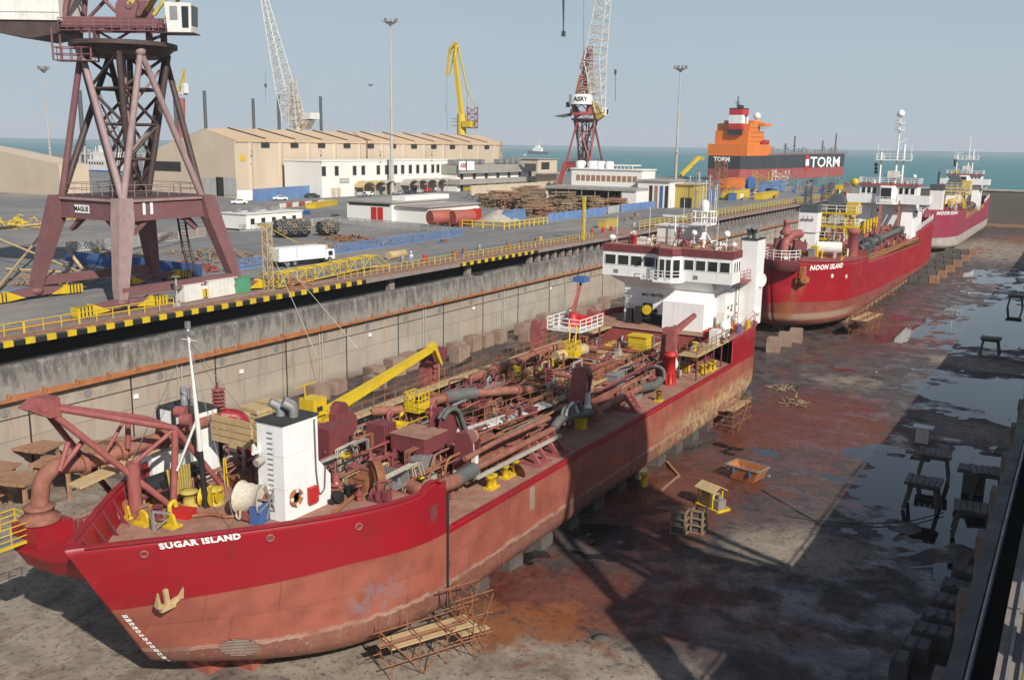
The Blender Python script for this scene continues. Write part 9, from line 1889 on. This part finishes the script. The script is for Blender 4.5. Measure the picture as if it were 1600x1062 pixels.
p = fp(1006, 760); m = MB(); m.lathe([(.3, 0), (.3, .5), (.2, .55), (.2, .9), (.35, .95), (.3, 1.1)], p, n=12); o = m.build('floor_bollard', mt['yellow'], None, tuple(p)); tag(o, 'short yellow bollard against the bottom of the near hull', 'bollard')
p = fp(827, 1040); m = MB(); m.box((p.x, p.y, p.z+.02), (1.5, 1.5, .06), .5); o = m.build('drain_cover', mt['orange_rust'], None, tuple(p)); tag(o, 'square rusty drain cover in the pale floor near the lower edge', 'drain cover')
p = fp(940, 1000); m = MB(); m.lathe([(.5, 0), (.55, .12), (.2, .2), (.02, .22)], p, n=14); o = m.build('sump_lid', mt['darkblock'], None, tuple(p)); tag(o, 'dark round lid lying in the crane shadow', 'lid'); p = fp(70, 1000); m = MB(); m.lathe([(.45, 0), (.45, .05), (.35, .08)], p, n=18, smooth=False); o = m.build('manhole_cover', mt['steel'], None, tuple(p)); tag(o, 'round grey manhole cover on the floor at lower left', 'manhole cover')
# right side, shaded trestles and block grid
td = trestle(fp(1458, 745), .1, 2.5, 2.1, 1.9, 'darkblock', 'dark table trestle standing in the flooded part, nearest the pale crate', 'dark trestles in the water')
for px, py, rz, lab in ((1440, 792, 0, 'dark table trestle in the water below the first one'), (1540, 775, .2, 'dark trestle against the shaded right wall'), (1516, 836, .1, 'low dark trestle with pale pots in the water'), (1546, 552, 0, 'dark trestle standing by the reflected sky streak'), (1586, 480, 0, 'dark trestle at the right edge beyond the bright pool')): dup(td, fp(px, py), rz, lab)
p = fp(1441, 690); m = MB(); m.box(p+Vector((0, 0, .7)), (1.1, 1.1, 1.4)); m.box(p+Vector((0, 0, 1.43)), (1.7, 1.3, .06)); o = m.build('pale_crate', mt['whiteold'], None, tuple(p)); tag(o, 'pale crate with a dark lid standing in the shaded water', 'crate')
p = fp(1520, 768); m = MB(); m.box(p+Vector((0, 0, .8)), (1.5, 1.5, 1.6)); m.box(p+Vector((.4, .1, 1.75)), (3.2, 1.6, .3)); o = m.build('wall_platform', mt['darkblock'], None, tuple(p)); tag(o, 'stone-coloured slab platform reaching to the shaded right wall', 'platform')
g0 = None
for r_ in range(8):
    for c_ in range(3):
        px, py = 1404+c_*34+r_*15.5-(r_*c_*1.2), 1058-r_*24-c_*20
        if py < 905 and c_ == 0: continue
        p = fp(px, py)
        if g0 is None: m = MB(); m.box((0, 0, .55), (.85, 1.35, 1.1)); m.box((0, 0, 1.2), (.7, 1.25, .2)); m.beam((-.3, -.5, 1.32), (-.3, .5, 1.32), .1); m.beam((.3, -.5, 1.32), (.3, .5, 1.32), .1); g0 = m.build('bilge_block', mt['darkblock']); o = g0
        else: o = g0.copy(); sc.collection.objects.link(o)
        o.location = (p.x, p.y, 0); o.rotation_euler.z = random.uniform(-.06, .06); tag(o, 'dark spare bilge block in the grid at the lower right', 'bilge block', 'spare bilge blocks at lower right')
# hose on floor and long rope
for pts, lab in (([(1180, 795), (1240, 808), (1330, 818), (1420, 815), (1475, 800)], 'thin dark hose trailing over the floor right of the yellow machine'), ([(1190, 765), (1250, 800), (1290, 822)], 'short dark rope on the pale floor patch')):
    m = MB(); m.path([fp(a, b, .16) for a, b in pts], .04, 6, 1.0); o = m.build('floor_hose', mt['rubber'], None, tuple(fp(*pts[0]))); tag(o, lab, 'hose')
# right quay
R = thing('quay_railing', (.2, 20, QZ), 'yellow rail running up the extreme lower right corner', 'railing')
m = MB(); m.tube((-.1, 14, QZ+.9), (-.1, 75, QZ+.9), .06); m.build('hand_rail', mt['yellow'], R)
for y in np.arange(14, 75, 3): m = MB(); m.tube((-.1, y, QZ), (-.1, y, QZ+.9), .05); m.build('rail_post', mt['yellow'], R)
for x, n_ in ((-.55, 'nearest the dock'), (-.2, 'second from the dock')): m = MB(); m.b2(x-.05, x+.05, 10, 200, QZ+.005, QZ+.12); o = m.build('crane_rail', mt['steel'], None, (x, 10, QZ)); tag(o, 'steel crane rail on the right quay, '+n_, 'crane rail', 'rails on the right quay')
for y in np.arange(22, 64, 1.25): m = MB(); m.box((.35, y, QZ+.05), (.5, .5, .09)); m.beam((.1, y, QZ+.06), (.1, y+.35, QZ+.35), .05); o = m.build('rail_clip', mt['concrete'], None, (.35, y, QZ)); tag(o, 'pale rail chair with a spiked clamp on the right quay', 'rail chair', 'rail chairs on the right quay')
# loose stores scattered over the yard
pc_ = None; rnd = random.Random(90)
for i in range(34):
    px, py = rnd.choice(((rnd.uniform(730, 1000), rnd.uniform(338, 352)), (rnd.uniform(390, 730), rnd.uniform(328, 342)), (rnd.uniform(100, 260), rnd.uniform(392, 420)), (rnd.uniform(590, 720), rnd.uniform(372, 384)), (rnd.uniform(720, 850), rnd.uniform(300, 330))))
    b = gp(px, py); k = rnd.choice(('wood', 'rust', 'steel', 'blue', 'yellowold', 'wood', 'slate')); s_ = rnd.uniform(.7, 1.3); m = MB(); rz = rnd.uniform(0, 3)
    for j in range(rnd.choice((1, 2, 4))): m.box(b+Vector((0, 0, .1+.22*j)), (1.2*s_, 1.0*s_, .14), rz+rnd.uniform(-.1, .1)); m.box(b+Vector((0, 0, .02+.22*j)), (.2, 1.0*s_, .06), rz)
    if i % 2: m.box(b+Vector((0, 0, .7)), (.8*s_, .7*s_, .5), rz)
    o = m.build('pallet', mt[k], None, (b.x, b.y, QZ)); tag(o, '%s pallet load left on the open yard' % dict(wood='brown', rust='rusty', steel='grey', blue='blue', yellowold='yellow', slate='dark')[k], 'pallet', 'pallets left on the yard')
mt['lineyel'] = M('worn_road_line', (.42, .36, .20), (.25, .23, .17), 1.5, .9, rust=.3, rcol=(.14, .14, .14), streak=0)
for x, k in ((-84.6, 'near'), (-94.5, 'far')): m = MB(); m.b2(x, x+.22, 60, 330, QZ+.004, QZ+.008); struct(m.build('road_line', mt['lineyel']))
# ================================================================ HAZE
hz = MB(); hz.b2(-4000, 4000, -300, 5000, -3, 90)
hm = bpy.data.materials.new('haze_air'); hm.use_nodes = True; nt = hm.node_tree
nt.nodes.remove(nt.nodes['Principled BSDF']); pv = nt.nodes.new('ShaderNodeVolumePrincipled')
pv.inputs['Color'].default_value = (.93, .96, 1, 1); pv.inputs['Density'].default_value = .00013; pv.inputs['Anisotropy'].default_value = .0
nt.links.new(pv.outputs[0], nt.nodes['Material Output'].inputs['Volume'])
ho = hz.build('haze', hm); ho['kind'] = 'stuff'
